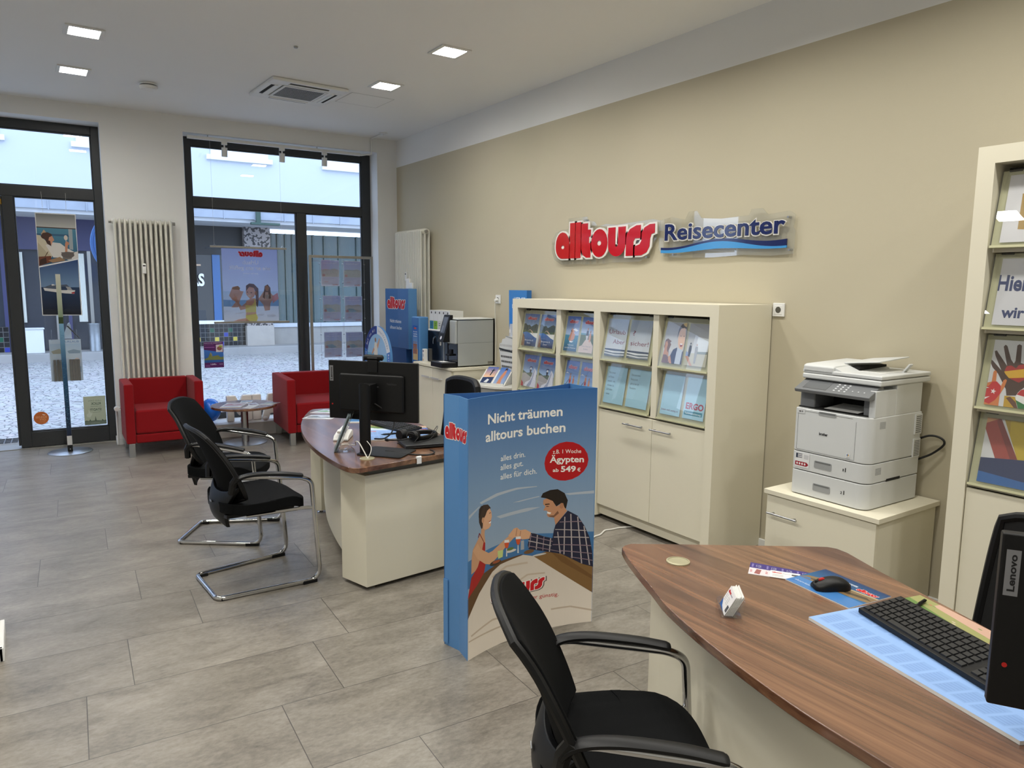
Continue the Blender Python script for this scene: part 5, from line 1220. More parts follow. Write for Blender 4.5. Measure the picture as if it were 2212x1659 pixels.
# ------------------------------------------------------------------ coffee corner
t = thing('low_cabinet', 'cream two-door cabinet under the coffee machine', 'cabinet', (3.56,6.26,0)); lx,ly = 3.56,6.26
MB().box(3.305-lx,3.80-lx,5.86-ly,6.66-ly,.846,.87).build('top_panel', m_cream, t, bevel=.002)
MB().box(3.332-lx,3.79-lx,5.872-ly,6.648-ly,.02,.846).build('carcass', m_cream, t, smooth=0)
for y0,y1,h in ((6.2615,6.645,(6.285,6.44)),(5.895,6.2585,(6.09,6.235))):
    d = MB().box(3.313-lx,3.332-lx,y0-ly,y1-ly,.05,.838).build('door', m_cream, t, bevel=.0015)
    hb = MB().box(3.283-lx,3.289-lx,h[0]-ly,h[1]-ly,.738,.756)
    for y in h: hb.tube([(3.286-lx,y-ly,.747),(3.296-lx,y+(.02 if y==h[1] else -.02)-ly,.747),(3.313-lx,y+(.026 if y==h[1] else -.026)-ly,.747)],.004,8)
    hb.build('handle', M('pale_metal',(214,214,210),.35,.3), d)
MB().box(3.34-lx,3.78-lx,5.88-ly,6.64-ly,0,.02).build('plinth', m_gap, t, smooth=0)
t = thing('coffee_machine', 'silver and black automatic coffee machine with tilted touch screen', 'coffee machine', (3.585,6.06,.87))
m_silver = M('silver_panel',(176,180,178),.42,.25,var=.02)
MB().box(-.185,.208,-.145,.15,.012,.228).box(-.185,.208,-.145,.104,.228,.452).build('housing', m_silver, t, bevel=.004)
MB().box(.208,.236,-.147,.105,.0,.454).build('rear_cover', m_black, t, bevel=.004)
MB().box(-.19,.208,-.146,.105,.443,.450).build('top_trim', m_blackg, t, smooth=0)
MB().box(-.18,.205,-.14,.10,.452,.460).build('lid', m_plast, t, bevel=.003)
MB().box(-.212,-.185,-.143,.02,.22,.442).build('front_panel', m_silver, t, bevel=.012, seg=4)
MB().box(-.192,-.185,-.143,.15,.012,.225).build('brewing_bay', m_blackg, t, smooth=0)
MB().box(-.205,-.19,-.05,.005,.125,.165).box(-.23,-.19,-.06,.015,.105,.122).build('coffee_spout', m_black, t, bevel=.003)
MB().tube([(-.215,.075,.03),(-.215,.075,.25)],.006,8).build('milk_tube', m_steel, t)
MB().tube([(-.235,.05,.235),(-.235,.05,.262)],.016,12).tube([(-.235,.10,.195),(-.235,.10,.25)],.009,10).build('nozzle', m_plast, t)
hd = MB().add([(-.285,-.035,.235),(-.175,-.035,.235),(-.175,.085,.235),(-.285,.085,.235),(-.205,-.035,.49),(-.175,-.035,.49),(-.175,.085,.49),(-.205,.085,.49)],F6).build('touch_head', m_black, t, bevel=.003)
o_ = Vector((-.285,.085,.235)); ex_ = Vector((0,-.12,0)); ey_ = Vector((.08,0,.255))
fm = flat_map(o_, ex_, ey_)
A = Art(); A.grad([(.16,.32),(.84,.32),(.84,.92),(.16,.92)],(92,96,104),(70,74,82)); A.rect(.2,.36,.5,.6,(104,108,116)); A.put(lambda u,v,h: fm(u,v,h+.0012)).build('screen', m_gprint, hd, smooth=0)
A = Art(); A.poly([(.36,.13),(.5,.08),(.62,.13),(.6,.2),(.5,.16),(.42,.2)],(226,226,230)); A.ell(.5,.19,.08,.03,(226,226,230)); A.put(lambda u,v,h: fm(u,v,h+.0012)).build('emblem', m_print, hd, smooth=0)
MB().prism([(-.335,-.10),(-.335,.12),(-.19,.145),(-.19,-.14),(-.22,-.14)],.0,.045).build('drip_tray', m_black, t, bevel=.004)
MB().prism([(-.325,-.09),(-.325,.11),(-.20,.13),(-.20,-.125),(-.22,-.125)],.045,.048).build('drip_grid', m_steel, t, smooth=0)
o = MB().box(3.285,3.355,6.005,6.10,.919,.9196).build('paper_slip', m_paper, smooth=0); tag(o,'white paper slip lying on the coffee machine drip tray','paper')
MB().box(.145,.205,-.1475,-.1465,.02,.045).build('type_plate', M('plate_grey',(120,120,112),.5), t, smooth=0)
t = thing('milk_cooler', 'black glossy milk cooler with lock beside the coffee machine', 'cooler', (3.60,6.40,.87))
MB().box(-.175,.17,-.178,.172,.0,.318).build('housing', m_blackg, t, bevel=.006)
MB().box(-.172,.165,-.176,.168,.318,.332).build('lid', m_plast, t, bevel=.004)
MB().tube([(-.176,.02,.255),(-.182,.02,.255)],.012,16).build('lock', m_chrome, t)
MB().tube([(-.184,.03,.25),(-.186,.036,.215)],.005,6).box(-.188,-.185,.03,.042,.19,.215).build('key', m_steel, t)
o = MB().box(3.46,3.462,6.17,6.26,1.21,1.345).build('paper_note', m_paper, smooth=0); o.rotation_euler = (0,0,0); tag(o, 'white note card standing behind the coffee machine touch screen', 'card')
o.location = (0.0,.0,.0)
t = thing('milk_carton', 'small white carton at the far left end of the coffee cabinet', 'carton', (3.40,6.585,.87))
MB().box(-.02,.02,-.019,.019,0,.128).build('box', m_paper, t, bevel=.002)
A = Art(); A.rect(0,0,1,1,(224,222,218)); A.ell(.5,.85,.3,.08,(40,50,80)); A.rect(.2,.4,.8,.62,(176,180,190)); A.rect(.25,.06,.75,.22,(196,160,110)); A.put(flat_map((-.0206,.018,0),(0,-.036,0),(0,0,.126))).build('label', m_print, t, smooth=0)
for i,(bc,lb) in enumerate((((34,106,140),'box with blue lower label, leftmost on the milk cooler'),((112,158,40),'box with green lower label, second from left'),((176,178,178),'grey box in the middle of the row of five'),((178,180,180),'fourth box from left, partly behind the touch screen'),((190,190,188),'rightmost box behind the coffee machine, its side visible'))):
    t = thing('tea_box', lb, 'box', (3.525,6.534-i*.0835,1.202), 0, 'upright boxes on the milk cooler')
    MB().box(-.074,.076,-.0412,.0412,0,.190).build('carton', M('box_grey',(196,196,190),.6), t, bevel=.0015)
    A = Art(); A.rect(0,0,1,1,(196,198,200)); A.rect(.03,.0,.97,.44,bc if i < 2 else (186,188,188)); A.rect(.04,.46,.96,.98,(206,208,210)); A.ell(.5,.90,.13,.035,(40,42,46)); A.ell(.5,.86,.14,.04,(52,54,58)); A.rect(.3,.30,.7,.33,(30,50,60)); A.rect(.3,.2,.7,.23,(30,50,60))
    A.put(flat_map((-.0746,.041,.0),(0,-.082,0),(0,0,.19))).build('front_label', m_print, t, smooth=0)

# white side table with leaflet tray and cruise ship board
poly = [(3.795,5.80),(3.36,5.79),(3.335,5.57),(3.41,5.30),(3.545,5.14),(3.795,5.02)]
t = thing('side_table', 'white-topped angled side table between coffee cabinet and display cabinet', 'table', (3.6,5.43,0)); L = lambda p: (p[0]-3.6,p[1]-5.43)
MB().prism([L(p) for p in poly],.738,.76).build('tabletop', M('white_top',(214,212,204),.4), t, bevel=.003)
MB().prism([L((x+(3.6-x)*.08,y+(5.43-y)*.06)) for x,y in poly],.0,.735).build('base_panel', M('panel_grey',(160,158,150),.5), t, smooth=0)
t = thing('leaflet_tray', 'white wedge-sided leaflet tray on the side table', 'tray', (3.52,5.45,.76), RAD(-56))
# local: front towards -y
MB().box(-.13,.13,-.115,.10,0,.004).build('base', m_plast, t, bevel=.001)
for x in (-.13,.127):
    MB().prism([(-.115,0),(.10,0),(.10,.125)],x,x+.003,ax='x').build('side_wall', m_plast, t, smooth=0)
MB().add([(-.127,-.10,.004),(.127,-.10,.004),(.127,.095,.120),(-.127,.095,.120),(-.127,-.097,.001),(.127,-.097,.001),(.127,.098,.117),(-.127,.098,.117)],F6).build('sloping_back', m_plast, t, smooth=0)
MB().box(-.127,.127,-.118,-.114,0,.022).build('front_lip', m_plast, t, smooth=0)
R_ = Matrix.Translation((3.52,5.45,.76)) @ Matrix.Rotation(RAD(-56),4,'Z')
pal = [('g',(60,96,170),(236,190,150),[(0,.4),(1,.4),(1,1),(0,1)]),('p',(46,60,96),[(0,0),(1,0),(1,.42),(0,.38)]),('p',(34,50,60),[(.5,.5),(.55,.75),(.4,.85),(.55,.8),(.6,.95),(.66,.82),(.85,.85),(.66,.76),(.6,.5)]),('p',(206,210,214),[(.3,.1),(.5,.3),(.7,.25),(.6,.08)])]
swim = [('g',(70,110,180),(150,170,200),[(0,0),(1,0),(1,1),(0,1)]),('p',(196,134,104),[(.3,.0),(.36,.5),(.5,.8),(.66,.85),(.7,.6),(.6,.3),(.7,.0)]),('p',(60,40,34),[(.46,.8),(.5,.95),(.66,.95),(.7,.8),(.6,.86)])]
for x,ops,lb in ((-.115,pal,'leaflet with palm tree at sunset in the white tray'),(.012,swim,'leaflet with bather in the white tray')):
    o_ = R_ @ Vector((x,-.098,.008)); ex = R_.to_3x3() @ Vector((.105,0,0)); ey = R_.to_3x3() @ Vector((0,.20,.119))*1.08
    brochure('leaflet', lb, 'leaflet', 'leaflets in the white tray', o_+ex.cross(ey).normalized()*.003, ex, ey, sheet_art(ops), .002)
t = thing('ship_display', 'tall blue cardboard cruise ship display on the side table', 'display', (3.715,5.40,.76))
def shipplane(y, z, dx=0.): return (0.0+dx, y-5.33, z-.76)
back = [(5.16,.765),(5.45,.765),(5.455,1.15),(5.46,1.60),(5.17,1.60)]
MB().prism([(y-5.33,z-.76) for y,z in [(5.18,.765),(5.43,.765),(5.445,1.15),(5.462,1.60),(5.18,1.60)]],.0,.05,ax='x').build('backboard', M('card_blue',(44,112,184),.5,var=.03), t, smooth=0)
A = Art(); A.grad([(0,.3),(1,.3),(1,1),(0,1)],(62,128,196),(30,120,210)); A.rect(0,0,1,.3,(30,116,200))
Wt = (232,236,240)
A.text('HIER IST',.30,.825,.92,.822,.062,Wt,.01); A.text('DAS SCHIFF',.18,.70,.96,.697,.062,Wt,.01); A.text('ZU HAUSE',.30,.575,.94,.572,.062,Wt,.01)
A.clip(); A.put(lambda u,v,h: Vector((-.0012-h,(5.462-.017*(1-v)-(.282-.017*(1-v))*u)-5.33,1.07-.76+.53*v))).build('printed_front', m_print, t, smooth=0)
hull = [(5.20,.765),(5.47,.765),(5.475,.80),(5.52,1.03),(5.535,1.07),(5.525,1.075),(5.52,1.115),(5.49,1.12),(5.475,1.155),(5.43,1.165),(5.42,1.185),(5.36,1.19),(5.36,1.26),(5.352,1.30),(5.346,1.26),(5.34,1.19),(5.20,1.19)]
MB().prism([(y-5.33,z-.76) for y,z in hull],-.06,-.012,ax='x').build('ship_cutout', M('card_white',(206,208,208),.55), t, smooth=0)
A = Art()
def sp(y,z): return ((5.54-y)/.34,(z-.765)/.535)
for z,dz in ((1.045,.022),(.99,.018),(.945,.018),(.90,.018),(.855,.018),(.81,.018)):
    yl = 5.47+max(0,(z-.80))*.2
    for i in range(16):
        y = yl-.012-i*.017
        if y > 5.21: A.poly([sp(y,z),sp(y-.011,z-.001),sp(y-.011,z+dz-.001),sp(y,z+dz)],(58,60,64))
A.poly([sp(5.528,1.06),sp(5.20,1.03),sp(5.20,1.045),sp(5.53,1.075)],(40,46,52))
for i in range(14): A.poly([sp(5.505-i*.02,1.09),sp(5.50-i*.02,1.089),sp(5.50-i*.02,1.11),sp(5.505-i*.02,1.111)],(90,94,98))
A.poly([sp(5.42,1.18),sp(5.20,1.15),sp(5.20,1.165),sp(5.42,1.19)],(150,156,160)); A.poly([sp(5.36,1.22),sp(5.34,1.22),sp(5.34,1.25),sp(5.36,1.25)],(230,232,234))
A.put(lambda u,v,h: Vector((-.0615-h, 5.54-.34*u-5.33, .765+.535*v-.76))).build('printed_windows', m_print, t, smooth=0)

# ------------------------------------------------------------------ sockets, cables
def socket(y, z, label):
    t = thing('wall_socket', label, 'socket', (XW,y,z))
    MB().box(-.012,0,-.041,.041,-.041,.041).build('frame', m_plast, t, bevel=.004)
    MB().box(-.0135,-.011,-.027,.027,-.027,.027).build('insert', m_plast, t, bevel=.001)
    MB().tube([(-.0142,0,0),(-.013,0,0)],.019,20).build('socket_well', M('well_grey',(80,78,70),.6), t)
    return t
socket(5.848,1.512,'white wall socket with plugged-in cable above the coffee machine'); socket(2.742,1.505,'white wall socket at the upper right corner of the double display cabinet')
t = thing('power_plug', 'white plug and thin cable hanging down behind the coffee machine', 'plug', (XW-.014,5.848,1.505))
MB().tube([(0,0,0),(-.030,0,-.004)],[.018,.014],14).build('plug', m_plast, t)
MB().tube(smoothpath([(-.028,0,-.008),(-.024,.008,-.06),(-.012,.022,-.17),(.0,.025,-.35),(.004,.03,-.60)],6),.0035,8).build('cord', m_wcable, t)
o = MB().tube(smoothpath([(2.60,3.30,.006),(2.85,3.40,.006),(3.03,3.491,.006),(3.10,3.506,.006),(3.18,3.552,.006),(3.226,3.545,.006),(3.30,3.54,.006),(3.37,3.516,.006),(3.42,3.50,.006)],8),.0055,8).build('cable', m_wcable)
tag(o, 'white cable on the floor at the foot of the double display cabinet', 'cable')

# ------------------------------------------------------------------ radiators
def radiator(label, n, length, top, bottom, loc, rz, meter, wd):
    """column radiator; local x along, +y to the wall"""
    t = thing('radiator', label, 'radiator', loc, rz, 'tall white column radiators'); m_ = M('radiator_white',(216,214,202),.35,var=.01)
    pitch = length/n
    for i in range(n):
        x = -length/2+pitch*(i+.5); c = MB()
        for y in (-.048,0,.048): c.tube([(x,y,bottom+.03),(x,y,top-.03)],.0125,12)
        for z in (top-.03,bottom+.03): c.ellipsoid((x,0,z),(.0165,.062,.032),14,8)
        c.build('column', m_, t)
    MB().tube([(-length/2,0,top-.032),(length/2,0,top-.032)],.020,14).tube([(-length/2,0,bottom+.032),(length/2,0,bottom+.032)],.020,14).build('header_pipe', m_, t)
    for x in (-length/2-.014, length/2+.014):
        MB().tube([(x-.012,0,top-.032),(x+.012,0,top-.032)],.017,8).build('end_plug', m_alu, t)
    for x in (-length*.32,length*.32): MB().box(x-.012,x+.012,.05,wd,top-.12,top-.09).box(x-.012,x+.012,.05,wd,bottom+.1,bottom+.13).build('bracket', m_plast, t, smooth=0)
    mx,mz = meter; hm = MB().box(mx-.018,mx+.018,-.082,-.058,mz-.050,mz+.050).build('heat_meter', m_plast, t, bevel=.006)
    MB().box(mx-.012,mx+.012,-.0828,-.0815,mz+.022,mz+.034).build('display', m_gap, hm, smooth=0)
    MB().tube([(-length/2-.02,0,bottom+.03),(-length/2-.06,0,bottom+.03),(-length/2-.06,0,.02)],.010,8).build('feed_pipe', m_plast, t)
    MB().tube([(-length/2-.06,-.015,bottom+.03),(-length/2-.06,-.085,bottom+.03)],.022,14).build('thermostat', m_plast, t)
    return t
radiator('tall white radiator on the front wall between door and window', 12, .54, 2.26, .36, FP(-2.727,-.073,0), PHI, (-.012,1.776), .0725)
radiator('tall white radiator on the beige wall in the far corner', 16, .66, 2.25, .36, (3.715,7.49,0), RAD(-90), (-.01,1.735), .0945)

# ------------------------------------------------------------------ sign on the wall
m_sred = M('sign_red',(186,18,26),.10,var=.02,spec=.6); m_swht = M('sign_white',(226,224,218),.15); m_snav = M('sign_navy',(24,34,84),.10,var=.02,spec=.6); m_sblu = M('sign_blue',(62,140,200),.12)
t = thing('wall_sign', 'red and navy acrylic lettering sign with blue wave on the beige wall', 'sign', (XW,3.8,1.86))
def sg(y, z, x): return (-x, y-3.8, z-1.86)
def solid(tris_loops, y_l, z_b, sx, sz, x0, x1, mb):
    for lp in tris_loops: mb.prism([(y_l-p[0]*sx-3.8, z_b+p[1]*sz-1.86) for p in lp], -x1, -x0, ax='x')
def solid_tris(tr, fy, fz, x0, x1, mb):
    """closed plate from triangles of lettering"""
    ed = {}
    for tt in tr:
        a = [Vector((0,fy(p),fz(p))) for p in tt]
        mb.add([(-x1,p.y,p.z) for p in a],[(0,2,1)]); mb.add([(-x0,p.y,p.z) for p in a],[(0,1,2)])
        for i in range(3):
            k = (tuple(round(c,5) for c in tt[i]),tuple(round(c,5) for c in tt[(i+1)%3])); ed[k] = (a[i],a[(i+1)%3])
    for (p,q),(A_,B_) in ed.items():
        if (q,p) not in ed: mb.add([(-x0,A_.y,A_.z),(-x0,B_.y,B_.z),(-x1,B_.y,B_.z),(-x1,A_.y,A_.z)],[(0,1,2,3)])
yl, sx, zb, sz = 4.915, 1.145/2.82, 1.864, .282
fy = lambda p: yl-p[0]*sx-3.8
fz = lambda p: zb+p[1]*sz-1.86
pb = MB(); solid_tris(LOGO_W, fy, fz, .030, .038, pb); pb.build('white_outline', m_swht, t, smooth=0)
pb = MB(); solid_tris([tt for g in LOGO for tt in tess(g)], fy, fz, .0385, .042, pb); pb.build('red_lettering', m_sred, t, smooth=0)
tr, w_ = text_tris('Reisecenter', .020)
gy = lambda p: 3.672-p[0]*.965/w_-3.8
gz = lambda p: 1.960+p[1]*.112-1.86
gyw = lambda p: gy(p)
trw, ww = text_tris('Reisecenter', .045); 
pb = MB(); solid_tris(trw, lambda p: 3.677-p[0]*.975/ww-3.8, lambda p: 1.956+p[1]*.118-1.86, .030, .038, pb); pb.build('white_outline', m_swht, t, smooth=0)
pb = MB(); solid_tris(tr, gy, gz, .0385, .042, pb); pb.build('navy_lettering', m_snav, t, smooth=0)
def wave(k): # k 0..1 along
    return .018*sin(2*pi*(k*1.25+.62))
N_ = 28
up = [(3.707-1.014*k/N_-3.8, 1.905+.018+wave(k/N_)+.014*(k/N_)-1.86) for k in range(N_+1)]
md = [(p[0], p[1]-.017-.022*(i/N_)*(1 if True else 0)+.012*sin(pi*i/N_)) for i,p in enumerate(up)]
lo = [(p[0], max(1.868,1.878+.008*sin(2*pi*(i/N_*1.25+.6)))-1.86) for i,p in enumerate(up)]
MB().prism(up+md[::-1],-.040,-.030,ax='x').build('navy_wave', m_snav, t, smooth=0); MB().prism(md+lo[::-1],-.040,-.030,ax='x').build('blue_wave', m_sblu, t, smooth=0)
# clear backing plates
pl1 = [(4.99,1.94),(4.985,2.02),(4.93,2.08),(4.84,2.10),(4.765,2.10),(4.765,2.185),(4.53,2.185),(4.53,2.155),(4.44,2.14),(4.40,2.10),(4.30,2.115),(4.2,2.10),(3.80,2.115),(3.735,2.10),(3.735,2.02),(3.79,1.95),(3.83,1.86),(3.93,1.82),(4.2,1.82),(4.45,1.81),(4.6,1.815),(4.85,1.815),(4.95,1.86)]
pl2 = [(3.735,2.10),(3.62,2.115),(3.50,2.09),(3.47,2.14),(3.40,2.14),(3.36,2.09),(3.2,2.075),(2.98,2.08),(2.96,2.115),(2.88,2.115),(2.84,2.075),(2.69,2.085),(2.65,2.06),(2.66,1.99),(2.645,1.965),(2.65,1.835),(2.8,1.828),(3.0,1.84),(3.25,1.83),(3.5,1.835),(3.70,1.85),(3.74,1.90),(3.735,2.0)]
for p in (pl1,pl2): MB().prism([(y-3.8,z-1.86) for y,z in p],-.029,-.022,ax='x').build('clear_backing', glassy('sign_acrylic',(.97,.97,.95),.08,haze=.05,hazecol=(.9,.9,.85)), t, smooth=0)
sp_ = MB()
for y,z in ((4.9,1.87),(4.74,2.16),(4.55,2.16),(3.80,2.09),(3.86,1.85),(3.66,2.07),(2.70,2.05),(2.68,1.86),(3.6,1.86)): sp_.tube([(0,y-3.8,z-1.86),(-.030,y-3.8,z-1.86)],.007,10)
sp_.build('stand_off', m_steel, t)
# ================================================================== things on the desks
ZD = .70
def on_desk(x, y): return Vector((x,y,ZD))
def monitor(label, loc, panel_c, ang, zt, zb, w=.553, pole_top=1.10, webcam=None):
    """flat screen seen from behind: loc = foot of the pole, panel_c = panel centre (x,y), ang = direction of its lower edge"""
    t = thing('monitor', label, 'monitor', (loc[0],loc[1],ZD), RAD(ang))
    R = Matrix.Rotation(RAD(-ang),3,'Z'); pc = R @ (Vector((panel_c[0],panel_c[1],0))-Vector((loc[0],loc[1],0))); z0 = zb-ZD; z1 = zt-ZD; X,Y = pc.x,pc.y
    # local: x along the panel, +y away from us (screen side)
    MB().box(X-w/2,X+w/2,Y-.012,Y+.012,z0,z1).build('panel', m_black, t, bevel=.004)
    MB().box(X-w*.36,X+w*.36,Y-.034,Y-.010,z0+.05,z1-.07).build('back_housing', m_black, t, bevel=.014, seg=3)
    MB().box(X-w/2+.004,X+w/2-.004,Y+.012,Y+.0135,z0+.018,z1-.006).build('screen', M('screen_black',(10,12,16),.12), t, smooth=0)
    MB().prism([(x,y) for x,y in rrect(-.10+.06,.17+.06,-.04,.18,.02)],0,.007).build('stand_base', m_black, t, bevel=.002)
    hp = pole_top-ZD; po = MB(); n = 18; vs = []
    for k,(zz) in enumerate((0,1)):
        for j in range(n):
            a = 2*pi*j/n; x,y = .033*cos(a),.020*sin(a); vs.append((x,y,.006 if k == 0 else hp-.018+.030*(-y/.020*.5+.1)+.0))
    po.add(vs,[(j,(j+1)%n,n+(j+1)%n,n+j) for j in range(n)]+[tuple(range(n))[::-1],tuple(n+j for j in range(n))]); po.build('stand_pole', m_black, t, bevel=.001)
    MB().box(-.035,.035,.0,Y-.03,(z0+z1)/2-.06,(z0+z1)/2+.05).build('pivot', m_black, t, bevel=.004)
    A = Art(); A.rect(0,0,1,1,(120,120,122)); A.text('Lenovo',.5,.08,.5+.0001,.92,.0,(20,20,20)) if 0 else None
    tr, tw = text_tris('Lenovo', .03); A.tri([tuple((.74-p[1]*.52, .10+p[0]/tw*.8) for p in q) for q in tr], rgb(22,22,24))
    A.put(lambda u,v,h: Vector((X-w/2+.008+.023*u, Y-.0125-h, z1-.118+.088*v))).build('badge', m_print, t, smooth=0)
    MB().tube([(X-w/2+.022,Y-.0135,z0+.083),(X-w/2+.022,Y-.012,z0+.083)],.0045,12).build('red_dot', M('dot_red',(180,30,26),.4), t, smooth=0)
    A = Art(); A.text('ThinkVision',0,0,1,0,1,(62,62,64),.0); A.put(lambda u,v,h: Vector((X+.10+.06*u, Y-.0345-h, z1-.125+.012*v))).build('lettering', m_print, t, smooth=0)
    A = Art(); A.poly([(0,0),(0,1),(.2,1)],(66,66,68)); A.text('180 mm',.25,.3,1,.3,.5,(110,110,112),.0); A.put(lambda u,v,h: Vector((-.004+.05*u, Y-.0345-h, z1-.145+.016*v))).build('lettering', m_print, t, smooth=0)
    return t, X, Y, z0, z1, R
t1, X, Y, z0, z1, R = monitor('black monitor seen from behind on the middle desk, webcam on top', (1.545,3.715), (1.63,3.79), -51, 1.206, .872)
w_ = thing('webcam', 'black webcam bar clipped on top of the middle desk monitor', 'webcam', Vector((1.545,3.715,ZD))+Matrix.Rotation(RAD(-51),3,'Z') @ Vector((X+.005,Y,z1)), RAD(-51))
MB().tube([(-.058,0,.022),(-.052,0,.022),(.052,0,.022),(.058,0,.022)],[.010,.0165,.0165,.010],14).build('camera_bar', m_black, w_)
MB().box(-.03,.03,-.020,.018,-.0,.008).box(-.03,.03,-.020,-.0125,-.06,.004).build('clip', m_black, w_, bevel=.002)
MB().box(-.03,.03,-.0185,-.016,.019,.025).build('stripe', M('grey_mark',(70,70,72),.4), w_, smooth=0)
monitor('black monitor cut off at the right edge on the foreground desk', (1.565,.35), (1.6305,.329), -58, 1.186, .85)

# --- middle desk
o = MB().tube(smoothpath([(1.58,3.735,1.0),(1.70,3.70,.90),(1.685,3.66,.83),(1.62,3.62,.80),(1.585,3.68,.79)],6),.004,8).build('cable', m_cable); tag(o,'black cable drooping from the middle desk monitor to its stand','cable')
o = MB().tube(smoothpath([(1.515,3.615,.70),(1.503,3.65,.745),(1.50,3.70,.775),(1.51,3.77,.765),(1.545,3.86,.725),(1.56,3.97,.706)],6),.003,8).tube(smoothpath([(1.512,3.608,.70),(1.535,3.62,.73),(1.55,3.65,.755),(1.542,3.685,.78)],6),.0022,6).build('cable', m_wcable); tag(o,'white cable rising from the grommet of the middle desk','cable')
o = MB().tube(smoothpath([(1.66,3.705,.706),(1.72,3.62,.704),(1.78,3.53,.704),(1.84,3.50,.706),(1.88,3.535,.708),(1.875,3.575,.712)],8),.0045,8).build('cable', m_cable); tag(o,'black laptop cable curving along the near edge of the middle desk','cable')
t = thing('cable_tag', 'small white label hanging from the laptop cable over the desk edge', 'tag', (1.752,3.482,.705)); MB().box(-.014,.014,-.012,-.0114,-.035,.002).build('label', m_paper, t, smooth=0); MB().tube([(-.014,-.006,0),(.014,-.006,0)],.007,8).build('loop', m_paper, t)
t = thing('laptop', 'closed black laptop at the near right corner of the middle desk', 'laptop', (1.955,3.77,ZD), RAD(-12))
MB().box(-.155,.155,-.115,.115,.004,.014).build('base', m_black, t, bevel=.003); MB().box(-.155,.155,-.113,.115,.0155,.024).build('lid', M('laptop_grey',(44,45,47),.38,.2), t, bevel=.003)
for x in (-.13,.13):
    for y in (-.09,.09): MB().cyl(x,y,0,.005,.008,n=10).build('foot', m_black, t)
t = thing('headset', 'black headset lying on the closed laptop', 'headset', (1.955,3.87,.7245), RAD(15))
MB().tube([(-.10,-.05,.022),(-.075,-.05,.022)],[.032,.034],22).tube([(-.073,-.05,.022),(-.060,-.05,.022)],[.036,.030],22).build('ear_cup', m_black, t)
MB().tube([(-.10,.05,.022),(-.075,.05,.022)],[.032,.034],22).tube([(-.115,.05,.022),(-.10,.05,.022)],[.030,.036],22).build('ear_cup', m_black, t)
MB().tube(smoothpath([(-.09,-.05,.012),(-.02,-.078,.012),(.08,-.06,.012),(.115,0,.012),(.08,.06,.012),(-.02,.078,.012),(-.09,.05,.012)],6),.010,8,flat=1.5).build('head_band', m_black, t)
MB().tube(smoothpath([(-.09,-.05,.02),(-.15,-.04,.015),(-.19,-.01,.012),(-.21,.03,.010)],5),.004,8).ellipsoid((-.215,.04,.010),(.012,.018,.009),12,8).build('microphone', m_black, t)
MB().tube(smoothpath([(-.09,-.06,.012),(-.12,-.10,.006),(-.17,-.09,.03),(-.13,-.05,.05),(-.09,-.09,.03),(-.14,-.12,.006),(.0,-.10,.006),(.07,-.08,.05),(.10,-.05,.06),(.08,-.03,.02),(.02,-.06,.006)],7),.0018,6).build('cord', m_cable, t)
MB().box(.0,.045,-.075,-.05,.0,.016).build('cord_control', m_blackg, t, bevel=.004)
CAL = [(1.70,4.02),(1.93,4.62),(2.195,4.26),(2.105,3.945)]
def calendar_art():
    A = Art(); A.rect(0,0,1,1,(140,174,224)); A.grad([(0,.62),(.30,.60),(.5,.68),(.72,.62),(1,.60),(1,1),(0,1)],(206,220,236),(206,220,236))
    A.poly([(0,.80),(.2,.72),(.38,.74),(.55,.70),(.8,.66),(1,.62),(1,1),(0,1)],(98,128,66)); A.poly([(0,.90),(.3,.82),(.6,.80),(1,.74),(1,1),(0,1)],(150,150,96)); A.poly([(.1,.94),(.5,.86),(.8,.90),(1,.84),(1,1),(.1,1)],(196,160,140))
    A.poly([(.34,.80),(.5,.76),(.72,.72),(1,.68),(1,.80),(.7,.80),(.5,.82)],(40,96,176)); A.poly([(.38,.82),(.55,.79),(.8,.80),(1,.82),(1,.84),(.7,.83),(.5,.83)],(226,216,186)); A.poly([(.5,.70),(.8,.655),(1,.62),(1,.68),(.72,.72),(.55,.745)],(38,88,160))
    rnd = random.Random(3)
    for i in range(70): 
        x,y = rnd.random(), .72+.27*rnd.random(); c_ = rnd.choice(((78,110,54),(120,140,80),(206,190,170),(176,96,84))); A.ell(x,y,.010,.006,c_,6)
    for r in range(2):
        for c in range(13):
            x = .02+c*.0755; y = .30-.25*r; A.rect(x,y,x+.062,y+.18,(130,164,214))
            for k in range(6): A.rect(x+.004,y+.015+k*.025,x+.056,y+.023+k*.025,(120,152,204))
    A.logo(.02,.50,.16,.50,.06)
    A.text('2025',.20,.50,.30,.50,.05,(110,140,200),.0); A.text('Urlaub buchen',.02,.565,.22,.565,.03,(120,150,206),.0)
    A.text('alltours.de',.80,.70,.96,.70,.035,(232,236,240),.0); A.logo(.74,.63,.98,.63,.05)
    return A
def pad(label, q, art, thick, cat='desk pad', name='desk_calendar'):
    """flat pad on the desk: q = its four corners, counter-clockwise from the lower left of the print"""
    c = sum((Vector(p) for p in q), Vector((0,0)))/4; t = thing(name, label, cat, (c.x,c.y,ZD)); L = [Vector(p)-c for p in q]
    MB().prism([tuple(p) for p in L],0.0003,thick).build('sheets', m_paper, t, smooth=0)
    def fn(u,v,h): p = L[0]*(1-u)*(1-v)+L[1]*u*(1-v)+L[2]*u*v+L[3]*(1-u)*v; return Vector((p.x,p.y,thick+.0003+h*.5))
    art.put(fn).build('printed_top', m_print, t, smooth=0); return t
pad('pale blue calendar pad under the keyboard on the middle desk', [(1.70,4.02),(2.075,3.925),(2.19,4.24),(1.86,4.50)][::1], calendar_art(), .008)
